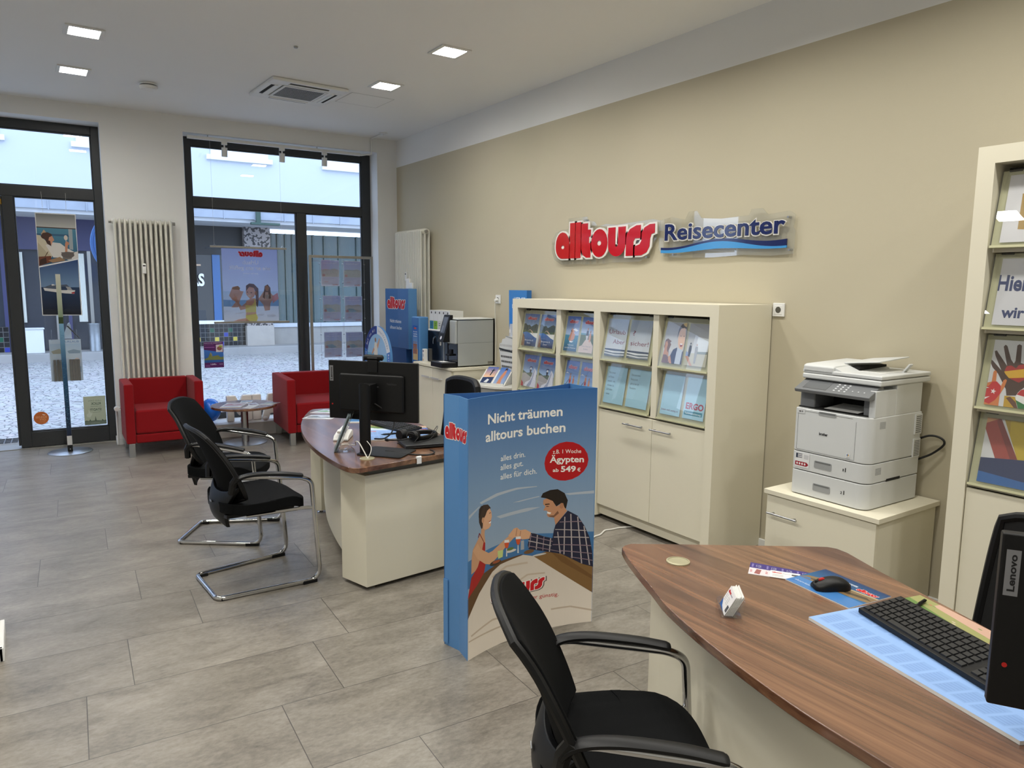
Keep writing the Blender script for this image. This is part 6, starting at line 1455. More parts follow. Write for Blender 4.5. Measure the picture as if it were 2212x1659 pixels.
def keyboard(label, c, along, L_, W_, h_back=.022, dz=.0):
    t = thing('keyboard', label, 'keyboard', (c[0],c[1],ZD+dz), atan2(along[1],along[0]))
    MB().prism([(-W_/2,.002),(-W_/2,.016),(W_/2,h_back+.006),(W_/2,.014)],-L_/2,L_/2,ax='x').build('body', m_black, t, bevel=.002)
    sl = (h_back+.006-.016)/W_
    k = MB()
    for r in range(6):
        y = -W_/2+.010+r*(W_-.018)/6; nn = 19
        for i in range(nn):
            if i in (15,) : continue
            x = -L_/2+.008+i*(L_-.016)/nn; wk = (L_-.016)/nn*.86
            if r == 0 and 4 <= i <= 8:
                if i != 4: continue
                wk = (L_-.016)/nn*4.86
            z = .016+sl*(y+W_/2); hh = (W_-.018)/6*.82
            k.add([(x,y,z),(x+wk,y,z),(x+wk,y+hh,z+sl*hh),(x,y+hh,z+sl*hh),(x+.001,y+.001,z+.0045),(x+wk-.001,y+.001,z+.0045),(x+wk-.001,y+hh-.001,z+sl*hh+.0045),(x+.001,y+hh-.001,z+sl*hh+.0045)],F6)
    k.build('keys', M('key_black',(24,24,25),.45), t, smooth=0)
    m_ = MB(); rnd = random.Random(2)
    for r in range(6):
        y = -W_/2+.010+r*(W_-.018)/6
        for i in range(19):
            if i == 15 or (r == 0 and 4 <= i <= 8): continue
            x = -L_/2+.008+i*(L_-.016)/19; z = .0208+sl*(y+W_/2)
            m_.add([(x+.004,y+.007,z),(x+.007,y+.007,z),(x+.007,y+.010,z),(x+.004,y+.010,z)],[(0,1,2,3)])
    m_.build('key_legends', M('legend_grey',(150,150,150),.6), t, smooth=0)
    for x in (-L_/2+.03,L_/2-.03): MB().box(x-.015,x+.015,W_/2-.03,W_/2-.012,0,.018).build('foot', m_black, t, smooth=0)
    return t
keyboard('black keyboard on the middle desk behind the monitor', (1.99,4.30), (.16,-.98), .43, .135, dz=.0085)
def pen(label, a, b, z):
    a = Vector((*a,z)); b = Vector((*b,z)); d = (b-a); c = (a+b)/2; t = thing('ballpoint_pen', label, 'pen', c, atan2(d.y,d.x)); l = d.length/2
    MB().tube([(-l,0,.0055),(-l+.014,0,.0055),(-l+.02,0,.0055),(0,0,.0055),(l*.55,0,.0055)],[.0012,.004,.0052,.0055,.0048],12).build('barrel', m_black, t)
    MB().tube([(l*.55,0,.0055),(l*.86,0,.0055),(l*.88,0,.0055),(l,0,.0055)],[.0046,.0046,.003,.003],12).build('button', m_blackg, t); MB().box(l*.25,l*.86,-.002,.002,.0105,.0125).build('clip', m_black, t, bevel=.0005)
pen('black ballpoint pen on the calendar pad of the middle desk', (1.812,4.11), (1.912,4.085), .7085)
t = thing('phone_handset', 'white telephone base with handset lying on the middle desk', 'telephone', (1.60,4.19,ZD), RAD(58))
MB().prism([(-.09,0),(-.09,.012),(-.06,.030),(.06,.044),(.09,.035),(.09,0)],-.045,.045,ax='y').build('base', m_plast, t, bevel=.008, seg=3)
MB().box(-.088,.088,-.022,.022,.045,.064).build('handset', m_plast, t, bevel=.009, seg=3)
o = MB().tube(smoothpath([(1.56,4.09,.706),(1.50,4.03,.704),(1.47,3.96,.708),(1.51,3.93,.72),(1.55,3.97,.706),(1.52,4.02,.704)],6),.003,6).build('cable', m_wcable); tag(o,'thin coiled cable beside the white telephone','cable')
t = thing('menu_holder', 'clear acrylic brochure holder with flyers on the middle desk, edge on', 'holder', (1.475,3.86,ZD), RAD(-111))
MB().box(-.055,.055,-.05,.06,0,.003).build('base', m_acryl, t, smooth=0)
fl = MB(); fl.add([(-.052,-.035,.003),(.052,-.035,.003),(.052,.055,.225),(-.052,.055,.225),(-.052,-.031,.003),(.052,-.031,.003),(.052,.059,.223),(-.052,.059,.223)],F6); fl.build('back_plate', m_acryl, t, smooth=0)
MB().box(-.055,.055,-.052,-.049,0,.05).build('front_plate', m_acryl, t, smooth=0)
for i in range(3):
    d = .006*i; o = MB().add([(-.049,-.041-d,.006),(.049,-.041-d,.006),(.049,.040-d,.205),(-.049,.040-d,.205),(-.049,-.0395-d,.006),(.049,-.0395-d,.006),(.049,.0415-d,.205),(-.049,.0415-d,.205)],F6).build('flyer', M('flyer_grey',(126,140,140),.5), mat4=Matrix.Translation((1.475,3.86,ZD)) @ Matrix.Rotation(RAD(-111),4,'Z'))
    tag(o, 'flyer standing in the clear holder on the middle desk, seen edge on', 'flyer', 'flyers in the clear holder')
def leaf(label, q, art, th=.0016, z=ZD, name='flyer', cat='flyer', group=None):
    c = sum((Vector(p) for p in q), Vector((0,0)))/4; t = thing(name, label, cat, (c.x,c.y,z), 0, group); L = [Vector(p)-c for p in q]
    MB().prism([tuple(p) for p in L],.0002,th).build('paper', m_paper, t, smooth=0)
    art.put(lambda u,v,h: (lambda p: Vector((p.x,p.y,th+.0002+h*.4)))(L[0]*(1-u)*(1-v)+L[1]*u*(1-v)+L[2]*u*v+L[3]*(1-u)*v)).build('print', m_gprint, t, smooth=0); return t
def scenic(seed, base=(170,186,206)):
    rnd = random.Random(seed); A = Art(); A.rect(0,0,1,1,(214,218,222)); A.grad([(.05,.35),(.95,.35),(.95,.95),(.05,.95)],base,(206,206,200)); A.poly([(.05,.35),(.05,.55),(.3,.7),(.5,.5),(.7,.62),(.95,.45),(.95,.35)],tuple(rnd.randint(90,170) for _ in range(3)))
    for k in range(4): A.rect(.08,.28-.06*k,.08+.3+.5*rnd.random(),.31-.06*k,(150,156,170))
    return A
leaf('flyer at the far end of the middle desk, farther one', [(1.725,5.17),(1.86,5.06),(1.99,5.15),(1.86,5.25)], scenic(1))
leaf('flyer at the far end of the middle desk, nearer one', [(1.60,4.97),(1.76,4.84),(1.86,4.94),(1.70,5.07)], scenic(2))
t = thing('memo_block', 'small blue card standing behind the monitor on the middle desk', 'card', (1.86,4.66,ZD), RAD(-30)); MB().box(-.05,.05,-.03,.03,0,.004).build('foot', m_plast, t, smooth=0); MB().box(-.05,.05,-.002,.0,.004,.05).build('card', M('card_blue2',(96,150,206),.5), t, smooth=0)

# --- foreground desk
pad('large pale blue calendar pad under the keyboard on the foreground desk', [(1.794,1.138),(1.648,.555),(1.985,.36),(2.213,1.041)], calendar_art(), .009)
kd = Vector((1.948,1.07))-Vector((1.80,.64)); kc = Vector((1.922,.83))
keyboard('black keyboard on the large calendar pad of the foreground desk', (1.925,.842), (-.17,-.46), .445, .142, .032, dz=.0095)
pen('black ballpoint pen on the landscape photo of the foreground calendar pad', (2.046,.995), (2.176,1.006), .7095)
A = Art(); A.rect(0,0,1,1,(66,120,180)); A.grad([(0,.34),(1,.34),(1,1),(0,1)],(18,54,100),(40,100,146)); A.poly([(0,.34),(.05,.5),(.25,.62),(.45,.56),(.62,.62),(1,.66),(1,.42),(.75,.36),(.3,.34)],(126,104,74)); A.poly([(.1,.42),(.35,.56),(.6,.5),(.9,.58),(1,.52),(.7,.44),(.3,.38)],(76,66,52)); A.poly([(.0,.36),(.12,.44),(.18,.36)],(60,110,160)); A.poly([(.2,.60),(.4,.66),(.6,.64),(1,.70),(1,.66),(.6,.60),(.4,.58)],(176,160,126))
A.text('Lanzarote',.35,.80,.62,.80,.075,(232,236,240),.01); A.logo(.66,.70,.95,.70,.12); A.text('alltours-kanaren.de',.06,.14,.42,.14,.06,(200,214,232),.0)
mp_q = [(1.957,1.116),(2.143,1.091),(2.173,1.329),(1.987,1.351)]
leaf('blue mouse mat with rocky coast photo on the foreground desk', [mp_q[3],mp_q[0],mp_q[1],mp_q[2]], A, .003, name='mouse_mat', cat='mouse mat')
t = thing('mouse', 'black computer mouse with red wheel on the blue mat', 'mouse', (2.042,1.228,ZD+.0036), RAD(150))
ms = MB(); n_ = 14; vs = []; K_ = 14
for i in range(K_+1):
    s_ = i/K_; x = -.056+.112*s_; hw = .033*(1-abs(2*s_-1)**4*.42)*(1-.10*sin(pi*s_)); hh = .004+.033*max(0,sin(pi*(.06+.84*s_)**.85))**.75*(1-.12*s_)
    for j in range(n_+1): a = pi*j/n_; vs.append((x, hw*cos(a), .002+hh*sin(a)**.62))
w_1 = n_+1
ms.add(vs,[(i*w_1+j,i*w_1+j+1,(i+1)*w_1+j+1,(i+1)*w_1+j) for i in range(K_) for j in range(n_)]+[(i*w_1,(i+1)*w_1,(i+1)*w_1+n_,i*w_1+n_) for i in range(K_)]+[tuple(range(w_1)),tuple(K_*w_1+j for j in range(w_1))])
ms.build('shell', m_black, t, smooth=60)
MB().ellipsoid((.030,0,.0285),(.011,.004,.0075),12,8).build('wheel', M('wheel_red',(196,40,34),.5), t)
MB().box(.012,.052,-.0006,.0006,.012,.0262).build('button_gap', m_gap, t, smooth=0)
A = Art(); A.rect(0,0,1,1,(214,206,210)); A.rect(0,.55,1,1,(56,44,120))
for i in range(4):
    A.rect(.03+.245*i,.62,.06+.245*i,.9,(120,110,170)); A.text('alltours',.02+.25*i,.18,.055+.25*i,.18,.3,(180,40,60),.01); A.poly([(.09+.25*i,.1),(.12+.25*i,.48),(.2+.25*i,.46),(.18+.25*i,.06)],(60,50,60) if i%2 else (150,90,90)); A.text('€ CZK',.1+.25*i,.66,.19+.25*i,.66,.2,(180,180,200),.0)
leaf('narrow purple and white leaflet strip beside the mouse mat', [(1.927,1.449),(2.035,1.285),(2.105,1.335),(2.017,1.508)][0:4], A, .0014, name='leaflet', cat='leaflet')
A = Art(); A.rect(0,0,1,1,(226,224,222)); A.logo(.06,.66,.4,.66,.16); A.text('Reisecenter',.42,.66,.7,.66,.1,(60,70,120),.0); A.rect(.72,.55,.94,.78,(70,74,80))
for k in range(4): A.rect(.08,.46-.1*k,.45,.49-.1*k,(140,144,150))
A.poly([(0,0),(.5,0),(1,.22),(1,0)],(40,100,170))
leaf('white business card lying on the leaflet strip', [(1.962,1.392),(2.012,1.315),(2.062,1.348),(2.012,1.425)], A, .0012, z=ZD+.0016, name='business_card', cat='card')
t = thing('card_holder', 'small clear business card holder on the foreground desk', 'holder', (1.652,1.300,ZD), RAD(-132))
# local: cards lean back, front towards -y
MB().box(-.05,.05,-.028,.028,0,.002).build('base', m_acryl, t, smooth=0)
for x in (-.05,.048): MB().prism([(-.03,0),(.03,0),(.03,.04),(-.028,.02)],x,x+.002,ax='x').build('side', m_acryl, t, smooth=0)
MB().box(-.05,.05,-.031,-.029,0,.022).add([(-.05,.004,.002),(.05,.004,.002),(.05,.033,.05),(-.05,.033,.05),(-.05,.006,.002),(.05,.006,.002),(.05,.035,.05),(-.05,.035,.05)],F6).build('plates', m_acryl, t, smooth=0)
MC = Matrix.Translation((1.652,1.300,ZD)) @ Matrix.Rotation(RAD(-132),4,'Z')
for i in range(7):
    y = -.020+.0036*i; hgt = .056+(.004 if i in (3,5) else 0)
    q = [MC @ Vector(p) for p in ((-.043,y,.003),(.043,y,.003),(.043,y+hgt*.55,.003+hgt),(-.043,y+hgt*.55,.003+hgt))]
    n = (q[1]-q[0]).cross(q[3]-q[0]).normalized()
    if i == 0:
        tc = thing('business_card', 'front business card with red logo in the small clear holder', 'card', MC @ Vector((0,y,.003))); o_ = Vector(tc.location)
        MB().add([p-o_-n*.001 for p in q]+[p-o_ for p in q],F6).build('card', m_paper, tc, smooth=0)
        A = Art(); A.rect(0,0,1,1,(228,226,226)); A.logo(.08,.74,.45,.74,.14); A.text('Reisecenter',.48,.76,.72,.76,.08,(60,70,120),.0); A.rect(.74,.12,.95,.42,(64,68,74)); A.poly([(0,0),(.7,0),(.3,.1),(0,.34)],(36,90,160))
        for k in range(4): A.rect(.4,.60-.09*k,.66,.62-.09*k,(150,152,158)); A.rect(.08,.62-.09*k,.3,.64-.09*k,(160,162,168))
        A.put(flat_map(q[0]-o_+n*.0003, q[1]-q[0], q[3]-q[0])).build('print', m_print, tc, smooth=0)
    else:
        o = MB().add([p-n*.0012 for p in q]+q,F6).build('business_card', m_paper, smooth=0); tag(o, 'plain card stacked behind the front card in the clear holder', 'card', 'cards stacked in the clear holder')

# --- coffee table
zt_ = .4002; ct = (1.875,7.69)
leaf('open magazine on the round coffee table', [(1.62,7.61),(1.80,7.52),(1.93,7.75),(1.75,7.85)], scenic(5,(176,160,170)), .004, z=zt_, name='magazine', cat='magazine')
for i in range(6):
    a = RAD(-50+i*9); d = Vector((cos(a),sin(a))); nn_ = Vector((-d.y,d.x)); o_ = Vector((1.80,7.46))+Vector((.018*i,.012*i))
    leaf('leaflet of the fanned pile at the front of the coffee table', [tuple(o_),tuple(o_+d*.09),tuple(o_+d*.09+nn_*.17),tuple(o_+nn_*.17)], scenic(20+i), .0012, z=zt_+.0014*i, name='leaflet', cat='leaflet', group='fanned leaflets on the coffee table')
leaf('blue leaflet at the back of the coffee table', [(1.86,7.80),(1.97,7.77),(2.02,7.90),(1.91,7.93)], scenic(8,(120,150,190)), .002, z=zt_, name='leaflet', cat='leaflet')
leaf('dark leaflet overhanging the right edge of the coffee table', [(2.0,7.60),(2.10,7.52),(2.23,7.62),(2.12,7.70)], scenic(9,(110,130,150)), .002, z=zt_, name='leaflet', cat='leaflet')
# ================================================================== blue display columns
m_card = M('card_blue_satin', (84,136,190), .34, var=.02, scale=3)
m_cardin = M('card_inside', (44,92,150), .6, var=.02)
t = thing('display_column', 'large blue cardboard column reading Nicht träumen alltours buchen, with dining couple', 'display', (1.88,2.68,0))
OX, OY = 1.88, 2.68; Hc = 1.16
def bow(x0,y0,x1,y1,d,n=20):
    nx,ny = -(y1-y0),(x1-x0); l = sqrt(nx*nx+ny*ny); return [(x0+(x1-x0)*i/n+nx/l*d*(1-(2*i/n-1)**2), y0+(y1-y0)*i/n+ny/l*d*(1-(2*i/n-1)**2)) for i in range(n+1)]
def wallsheet(pts, z0, z1, th, name, mats, arcz=0.):
    P = [Vector((x-OX,y-OY)) for x,y in pts]; n = len(P); ins = []
    for i in range(n):
        e = (P[min(i+1,n-1)]-P[max(i-1,0)]).normalized(); ins.append(P[i]+Vector((-e.y,e.x))*th)
    mb = MB()
    for i in range(n-1):
        a,b,c,d = P[i],P[i+1],ins[i+1],ins[i]
        za = z0+arcz*(1-(2*i/(n-1)-1)**2); zb = z0+arcz*(1-(2*(i+1)/(n-1)-1)**2)
        mb.add([(a.x,a.y,za),(b.x,b.y,zb),(c.x,c.y,zb),(d.x,d.y,za),(a.x,a.y,z1),(b.x,b.y,z1),(c.x,c.y,z1),(d.x,d.y,z1)],[(0,3,2,1),(4,5,6,7),(0,1,5,4)]+([(1,2,6,5)] if i == n-2 else [])+[(2,3,7,6)]+([(3,0,4,7)] if i == 0 else []))
    return mb.build(name, mats, t, smooth=30), P
fr, PF = wallsheet(bow(1.53,2.58,2.237,2.577,.068), .0, Hc, .003, 'front_sheet', m_card)
wallsheet([(1.522,2.775),(1.545,2.68),(1.53,2.58)], .0, Hc, .003, 'side_sheet', m_card)
wallsheet(bow(2.225,2.772,1.522,2.775,.072), .0, Hc, .003, 'back_sheet', m_cardin)
wallsheet([(2.237,2.577),(2.222,2.675),(2.225,2.772)], .0, Hc, .003, 'side_sheet', m_card)
wallsheet([(1.518,2.775),(1.5235,2.745)], .012, .315, .003, 'side_tab', m_card)
PFr = [Vector((p.x,p.y,0)) for p in PF]; nF = len(PFr)-1
def onfront(u, v, h):
    k = min(nF-1, int(max(0,u)*nF)); s = u*nF-k; p = PFr[k]*(1-s)+PFr[k+1]*s; e = (PFr[k+1]-PFr[k]).normalized(); return p+Vector((e.y,-e.x,0))*(h+.0006)+Vector((0,0,v*Hc))
run_art(ARTS['TOTEM']).clip().split(nF).put(onfront).build('printed_front', print_mat('column_print',.40,.4), t, smooth=0)
A = Art(); A.logo(.05,.0,.95,.0,1.); 
def onside(u, v, h):
    a,b,c = Vector((1.522-OX,2.775-OY,0)),Vector((1.545-OX,2.68-OY,0)),Vector((1.53-OX,2.58-OY,0))
    p,q,s = (a,b,u*2) if u < .5 else (b,c,u*2-1); e = (q-p).normalized(); return p*(1-s)+q*s+Vector((e.y,-e.x,0))*(h+.0006)+Vector((0,0,.965+.072*v))
A.split(2).put(onside).build('side_logo', m_print, t, smooth=0)

# second column of the kind by the far radiator
t = thing('display_column', 'blue cardboard display with red logo in front of the far radiator', 'display', (3.50,7.35,0))
MB().prism([(-.05,-.29),(-.035,.0),(-.05,.29),(.045,.26),(.05,-.29)],.955,1.60).build('upper_box', m_card, t, smooth=0)
MB().prism([(-.035,-.20),(-.035,.22),(.045,.22),(.045,-.20)],.02,.955).build('stem', M('card_blue_dark',(24,72,130),.6), t, smooth=0)
MB().box(-.09,.10,-.22,.24,0,.02).build('foot', m_cardin, t, smooth=0)
A = Art(); A.grad([(0,0),(1,0),(1,1),(0,1)],(66,112,172),(54,96,150)); A.logo(.08,.66,.86,.66,.20); A.text('Nicht träumen',.18,.42,.66,.42,.06,Wt,.01); A.text('alltours buchen',.18,.31,.68,.31,.06,Wt,.01)
A.split(4).put(lambda u,v,h: Vector((-.0508-h+.015*(1-abs(2*u-1)), .29-.58*u, .956+.643*v))).build('printed_front', m_gprint, t, smooth=0)
o = MB().box(3.51,3.53,7.09,7.16,1.5995,1.665).box(3.51,3.53,7.16,7.24,1.5995,1.71).build('plastic_insert', m_plast, bevel=.006); tag(o,'white plastic holder sticking up behind the far blue display','holder'); 
t = thing('display_stand', 'slim blue stand with beach group photo beside the coffee cabinet', 'display', (3.455,6.80,0))
MB().box(-.055,.055,-.09,.09,.02,1.315).build('body', m_card, t, bevel=.012); MB().box(-.075,.075,-.11,.11,0,.02).build('foot', m_cardin, t, smooth=0)
A = Art(); A.rect(.0,.0,1,1,(66,112,172)); A.grad([(.16,.25),(.84,.25),(.84,.86),(.16,.86)],(30,84,170),(150,190,220)); A.poly([(.16,.25),(.84,.25),(.84,.45),(.16,.45)],(206,178,130)); A.logo(.32,.80,.66,.80,.035)
for i in range(3): A.text(('Mehr erleben','in einer Reise','bei alltours')[i],.24,.745-.04*i,.76,.745-.04*i,.022,Wt,.01)
for i,c_ in enumerate(((150,90,70),(190,120,90),(120,70,56),(196,130,100),(140,84,64))): A.poly([(.22+.11*i,.42),(.30+.11*i,.42),(.31+.11*i,.54),(.21+.11*i,.54)],c_); A.ell(.26+.11*i,.565,.028,.016,c_); A.rect(.225+.11*i,.36,.295+.11*i,.43,(60,60,90) if i%2 else (180,60,70))
A.logo(.12,.155,.88,.155,.06); A.rect(.14,.02,.86,.10,(30,50,110)); A.text('Top-Angebote',.2,.04,.8,.04,.03,Wt,.01)
A.put(lambda u,v,h: Vector((-.0556-h,.08-.16*u,.72+.585*v))).build('printed_front', m_gprint, t, smooth=0)
t = thing('prize_wheel', 'round blue wheel display with family photo, half hidden behind the desk monitor', 'display', (3.14,7.16,0))
MB().tube([(-.012,0,.87),(.012,0,.87)],.338,56).build('disc', m_card, t, smooth=30)
MB().box(.014,.035,-.03,.03,0,.9).box(-.10,.12,-.12,.12,0,.02).build('stand', m_cardin, t, smooth=0)
A = Art(); A.ell(.5,.5,.5,.5,(58,116,196),48)
def ring(a0,a1,r0,r1,c_): A.poly(arc(.5,.5,r1,a0,a1,14)+arc(.5,.5,r0,a1,a0,14), c_)
ring(92,165,.375,.5,(36,52,130)); ring(15,88,.375,.5,(226,228,232)); A.ell(.5,.5,.375,.375,(150,190,226),40); A.poly(arc(.5,.5,.375,200,340,16),(206,196,180)); A.poly(arc(.5,.5,.374,170,200,6)+arc(.5,.5,.374,340,370,6),(110,170,206))
A.poly([(.42,.74),(.5,.74),(.53,.6),(.52,.42),(.4,.42),(.38,.6)],(226,220,206)); A.poly([(.38,.66),(.3,.56),(.32,.54),(.41,.62)],(196,150,120)); A.poly([(.5,.7),(.6,.82),(.62,.8),(.54,.64)],(196,150,120)); A.poly([(.40,.43),(.46,.43),(.46,.18),(.40,.18)],(196,70,56)); A.poly([(.48,.43),(.53,.43),(.54,.2),(.48,.2)],(236,232,226)); A.ell(.45,.78,.03,.035,(150,110,84)); A.poly([(.64,.46),(.72,.46),(.74,.3),(.72,.16),(.62,.16)],(232,228,224)); A.ell(.69,.5,.026,.03,(150,104,80)); A.poly([(.71,.45),(.78,.36),(.79,.38),(.73,.47)],(196,150,120))
def arctext(s, r, a0, a1, cap, c_):
    for i,ch_ in enumerate(s):
        if ch_ == ' ': continue
        tr, w0 = text_tris(ch_, .01); a = RAD(a0+(a1-a0)*(i+.5)/len(s)); e = Vector((sin(a),-cos(a))); r_ = Vector((cos(a),sin(a))); o_ = Vector((.5,.5))+r_*r
        A.tri([tuple(tuple(o_+e*(p[0]-w0/2)*cap+r_*p[1]*cap) for p in q) for q in tr], rgb(c_))
arctext('Auf ins All', .415, 155, 98, .042, Wt); arctext('Inselfreunde', .415, 84, 22, .042, (110,118,140)); arctext('Reisezeit', .415, 12, -35, .042, Wt); arctext('Sommerzeit', .415, 212, 170, .042, Wt)
A.put(lambda u,v,h: Vector((-.0128-h,.338-.676*u,.87-.338+.676*v))).build('printed_face', m_gprint, t, smooth=0)

# ================================================================== shop window
def fthing(name, label, cat, u, v, z, group=None): return thing(name, label, cat, FP(u,v,z), PHI, group)
t = fthing('hanging_poster', 'white-framed poster with reclining person and cruise ship hanging in the door pane', 'poster', -3.46,.185,1.31)
W_,H_ = .336,.985
MB().box(-W_/2,W_/2,-.003,.003,0,H_).build('board', m_paper, t, smooth=0)
run_art(ARTS['CRUISEPOSTER']).clip().put(flat_map((-W_/2,-.0034,0),(W_,0,0),(0,0,H_))).build('print', m_gprint, t, smooth=0)
for x in (-.10,.09): MB().tube([(x,0,H_-.01),(x*1.06,.055,1.19)],.0012,6).build('string', m_wcable, t)
t = fthing('hanging_poster', 'large backlit beach girl poster with mirrored lettering hanging in the shop window', 'poster', -1.68,.10,1.225)
W_,H_ = .585,.79
MB().box(-W_/2,W_/2,.0,.0006,0,H_).build('sheet', m_thin, t, smooth=0)
P_ = run_art(ARTS['BEACHPOSTER']).clip(); P_.t = [(a,[tuple(x*.8+.2*w for x,w in zip(q,(.7,.72,.82))) for q in b],c) for a,b,c in P_.t]; T_ = run_art(ARTS['BEACHPOSTER_TEXT']).mirror(); k0 = P_.k  # picture colours washed pale to stand for daylight coming through the sheet
P_.t += [(a,b,c+k0) for a,b,c in T_.t]
P_.put(flat_map((-W_/2,-.0006,0),(W_,0,0),(0,0,H_))).build('print', m_tprint, t, smooth=0)
for z,x0,x1,nm in ((H_+.002,-.405,.395,'top_rail'),(-.018,-.395,.405,'bottom_rail')): MB().box(x0,x1,-.008,.008,z,z+.022).build(nm, m_alu, t, bevel=.003)
for x in (-.36,.35):
    MB().tube([(x-.012,0,H_+.022),(x,0,H_+.042),(x+.012,0,H_+.022)],.002,6).build('hook', m_chrome, t); MB().tube([(x,0,H_+.042),(x,0,1.895)],.0008,5).build('string', m_wcable, t)
def win_sheet(name, label, u0, u1, z0, z1, art, v=.2685, mat=None):
    t = fthing(name, label, 'sticker', (u0+u1)/2, v, z0); w=u1-u0
    MB().box(-w/2,w/2,-.0004,.0012,0,z1-z0).build('sheet', m_paper, t, smooth=0)
    art.put(flat_map((-w/2,-.0007,0),(w,0,0),(0,0,z1-z0)),eps=.0001).build('print', mat or m_print, t, smooth=0); return t
A = Art(); A.rect(0,0,1,1,(84,24,92)); A.text('RAUS IN DIE SOMMERZEIT',.03,.935,.94,.935,.03,(226,214,230),.01); A.text('Jetzt Urlaub sichern',.04,.88,.5,.88,.022,(200,150,200),.0); A.rect(.03,.78,.55,.80,(180,110,180)); A.grad([(.0,.20),(1,.2),(1,.58),(.0,.70)],(60,120,200),(40,90,150)); A.poly([(0,.34),(.2,.40),(.3,.56),(.42,.44),(.7,.48),(.85,.40),(1,.42),(1,.3),(0,.3)],(120,126,70)); A.poly([(.3,.56),(.34,.6),(.42,.5),(.4,.42)],(150,140,110)); A.poly([(.62,.60),(.96,.60),(.98,.90),(.62,.88)],(220,206,206)); A.ell(.8,.74,.13,.08,(150,90,80)); A.ell(.86,.82,.09,.04,(150,170,50)); A.text('1.249,-',.32,.11,.62,.11,.05,(236,230,236),.03); A.text('TRAVEL',.76,.12,.95,.12,.022,(226,214,230),.02)
for k in range(3): A.rect(.06,.10-.028*k,.28,.112-.028*k,(150,90,150))
win_sheet('window_flyer','purple travel offer sheet stuck low on the left window pane',-2.167,-1.966,.715,1.002,A)
A = Art(); A.rect(0,0,1,1,(186,196,172)); A.text('LASS DEN',.20,.82,.78,.82,.05,(120,134,116),.0); A.text('KLICK',.22,.70,.68,.70,.085,(96,112,96),.03); A.text('IN DEINER',.2,.62,.7,.62,.045,(120,134,116),.0); A.text('STADT!',.2,.49,.72,.49,.085,(96,112,96),.03); A.poly([(.62,.42),(.7,.40),(.76,.52),(.8,.52),(.8,.42),(.9,.36),(.86,.28),(.74,.26),(.66,.34)],(206,214,196)); A.rect(.25,.43,.62,.44,(120,134,116)); A.rect(0,0,1,.13,(120,134,118)); A.poly([(0,.13),(.06,.15),(.1,.13),(.2,.18),(.22,.13),(.45,.15),(.5,.30),(.53,.15),(.7,.14),(.74,.2),(.8,.14),(.92,.16),(1,.14),(1,.12),(0,.12)],(96,112,96)); A.text('Stadtmarketing',.3,.05,.7,.05,.03,(176,186,166),.0)
A.mirror(); win_sheet('window_sticker','pale green sticker with city skyline low on the door pane',-3.335,-3.139,.182,.478,A)
t = fthing('window_sticker','round orange sticker low on the left of the door pane','sticker',-3.705,.2685,.225)
MB().prism(arc(0,.065,.064,0,360,32)[:-1],-.0004,.001,ax='y').build('sheet', m_paper, t, smooth=0)
A = Art(); A.ell(.5,.5,.5,.5,(196,104,44),32); A.text('SCHLOSS',.14,.50,.86,.50,.16,(240,196,150),.0); A.text('CITY',.22,.30,.62,.30,.15,(240,196,150),.0); A.text('partner',.3,.17,.7,.17,.06,(230,180,130),.0); A.poly([(.2,.74),(.4,.8),(.42,.74),(.28,.7)],(236,226,214))
A.mirror(); A.put(flat_map((-.064,-.0007,.001),(.128,0,0),(0,0,.128)),eps=.0001).build('print', m_print, t, smooth=0)

# free-standing pole with round foot by the door
t = thing('info_pole', 'slim printed pole with round steel foot standing before the door', 'stand', (.335,8.13,0), PHI)
MB().lathe([(0,0),(.19,0),(.19,.005),(.183,.009),(0,.010)],n=48).build('base_plate', m_steel, t)
MB().box(-.020,.020,-.010,.010,.01,1.71).build('pole', m_alu, t, bevel=.002)
A = Art(); A.grad([(0,.72),(1,.72),(1,1),(0,1)],(196,196,180),(120,140,110)); A.rect(0,.70,1,.74,(44,62,30)); A.grad([(0,.45),(1,.45),(1,.70),(0,.70)],(120,166,196),(40,84,120)); A.grad([(0,.0),(1,.0),(1,.45),(0,.45)],(40,84,120),(16,30,54))
rnd = random.Random(4)
for i in range(60): x,y = rnd.random(), .05+.6*rnd.random(); A.rect(x*.8,y,x*.8+.25,y+.002,(70,120,150))
A.clip(); A.put(lambda u,v,h: Vector((-.0195+.039*u,-.0106-h,.16+1.55*v))).build('printed_front', m_gprint, t, smooth=0)
MB().box(-.021,.021,-.0125,.0,.07,.16).build('sleeve', M('sleeve_white',(206,206,204),.4), t, bevel=.001); MB().box(-.022,.022,-.0135,.0,.010,.07).build('foot_clamp', m_black, t, bevel=.002); MB().tube([(0,-.0135,.03),(0,-.0145,.03)],.005,10).build('screw', m_chrome, t)

# clear brochure dispenser on the door pane, seen from behind
t = fthing('brochure_dispenser','clear acrylic dispenser with brochures fixed to the outside of the door pane','holder',-3.455,.31,.645)
MB().box(-.14,.135,.0,.004,0,.42).build('back_plate', M('dispenser_white',(206,212,218),.4), t, smooth=0)
A = Art(); A.rect(0,0,1,1,(200,210,220)); A.grad([(.02,.55),(.98,.55),(.98,.9),(.02,.9)],(176,196,214),(206,214,220)); A.poly([(.05,.72),(.3,.78),(.45,.72),(.4,.66),(.1,.66)],(166,160,140)); A.poly([(.55,.72),(.75,.76),(.97,.72),(.95,.66),(.6,.66)],(140,160,180)); A.text('URLAUB',.5,.92,.94,.92,.05,(120,150,190),.02); A.ell(.84,.46,.1,.09,(216,190,180)); A.rect(.7,.2,.96,.34,(150,176,200)); A.mirror() if 0 else None
A.put(flat_map((-.14,-.0006,0),(.275,0,0),(0,0,.42))).build('print', m_print, t, smooth=0)
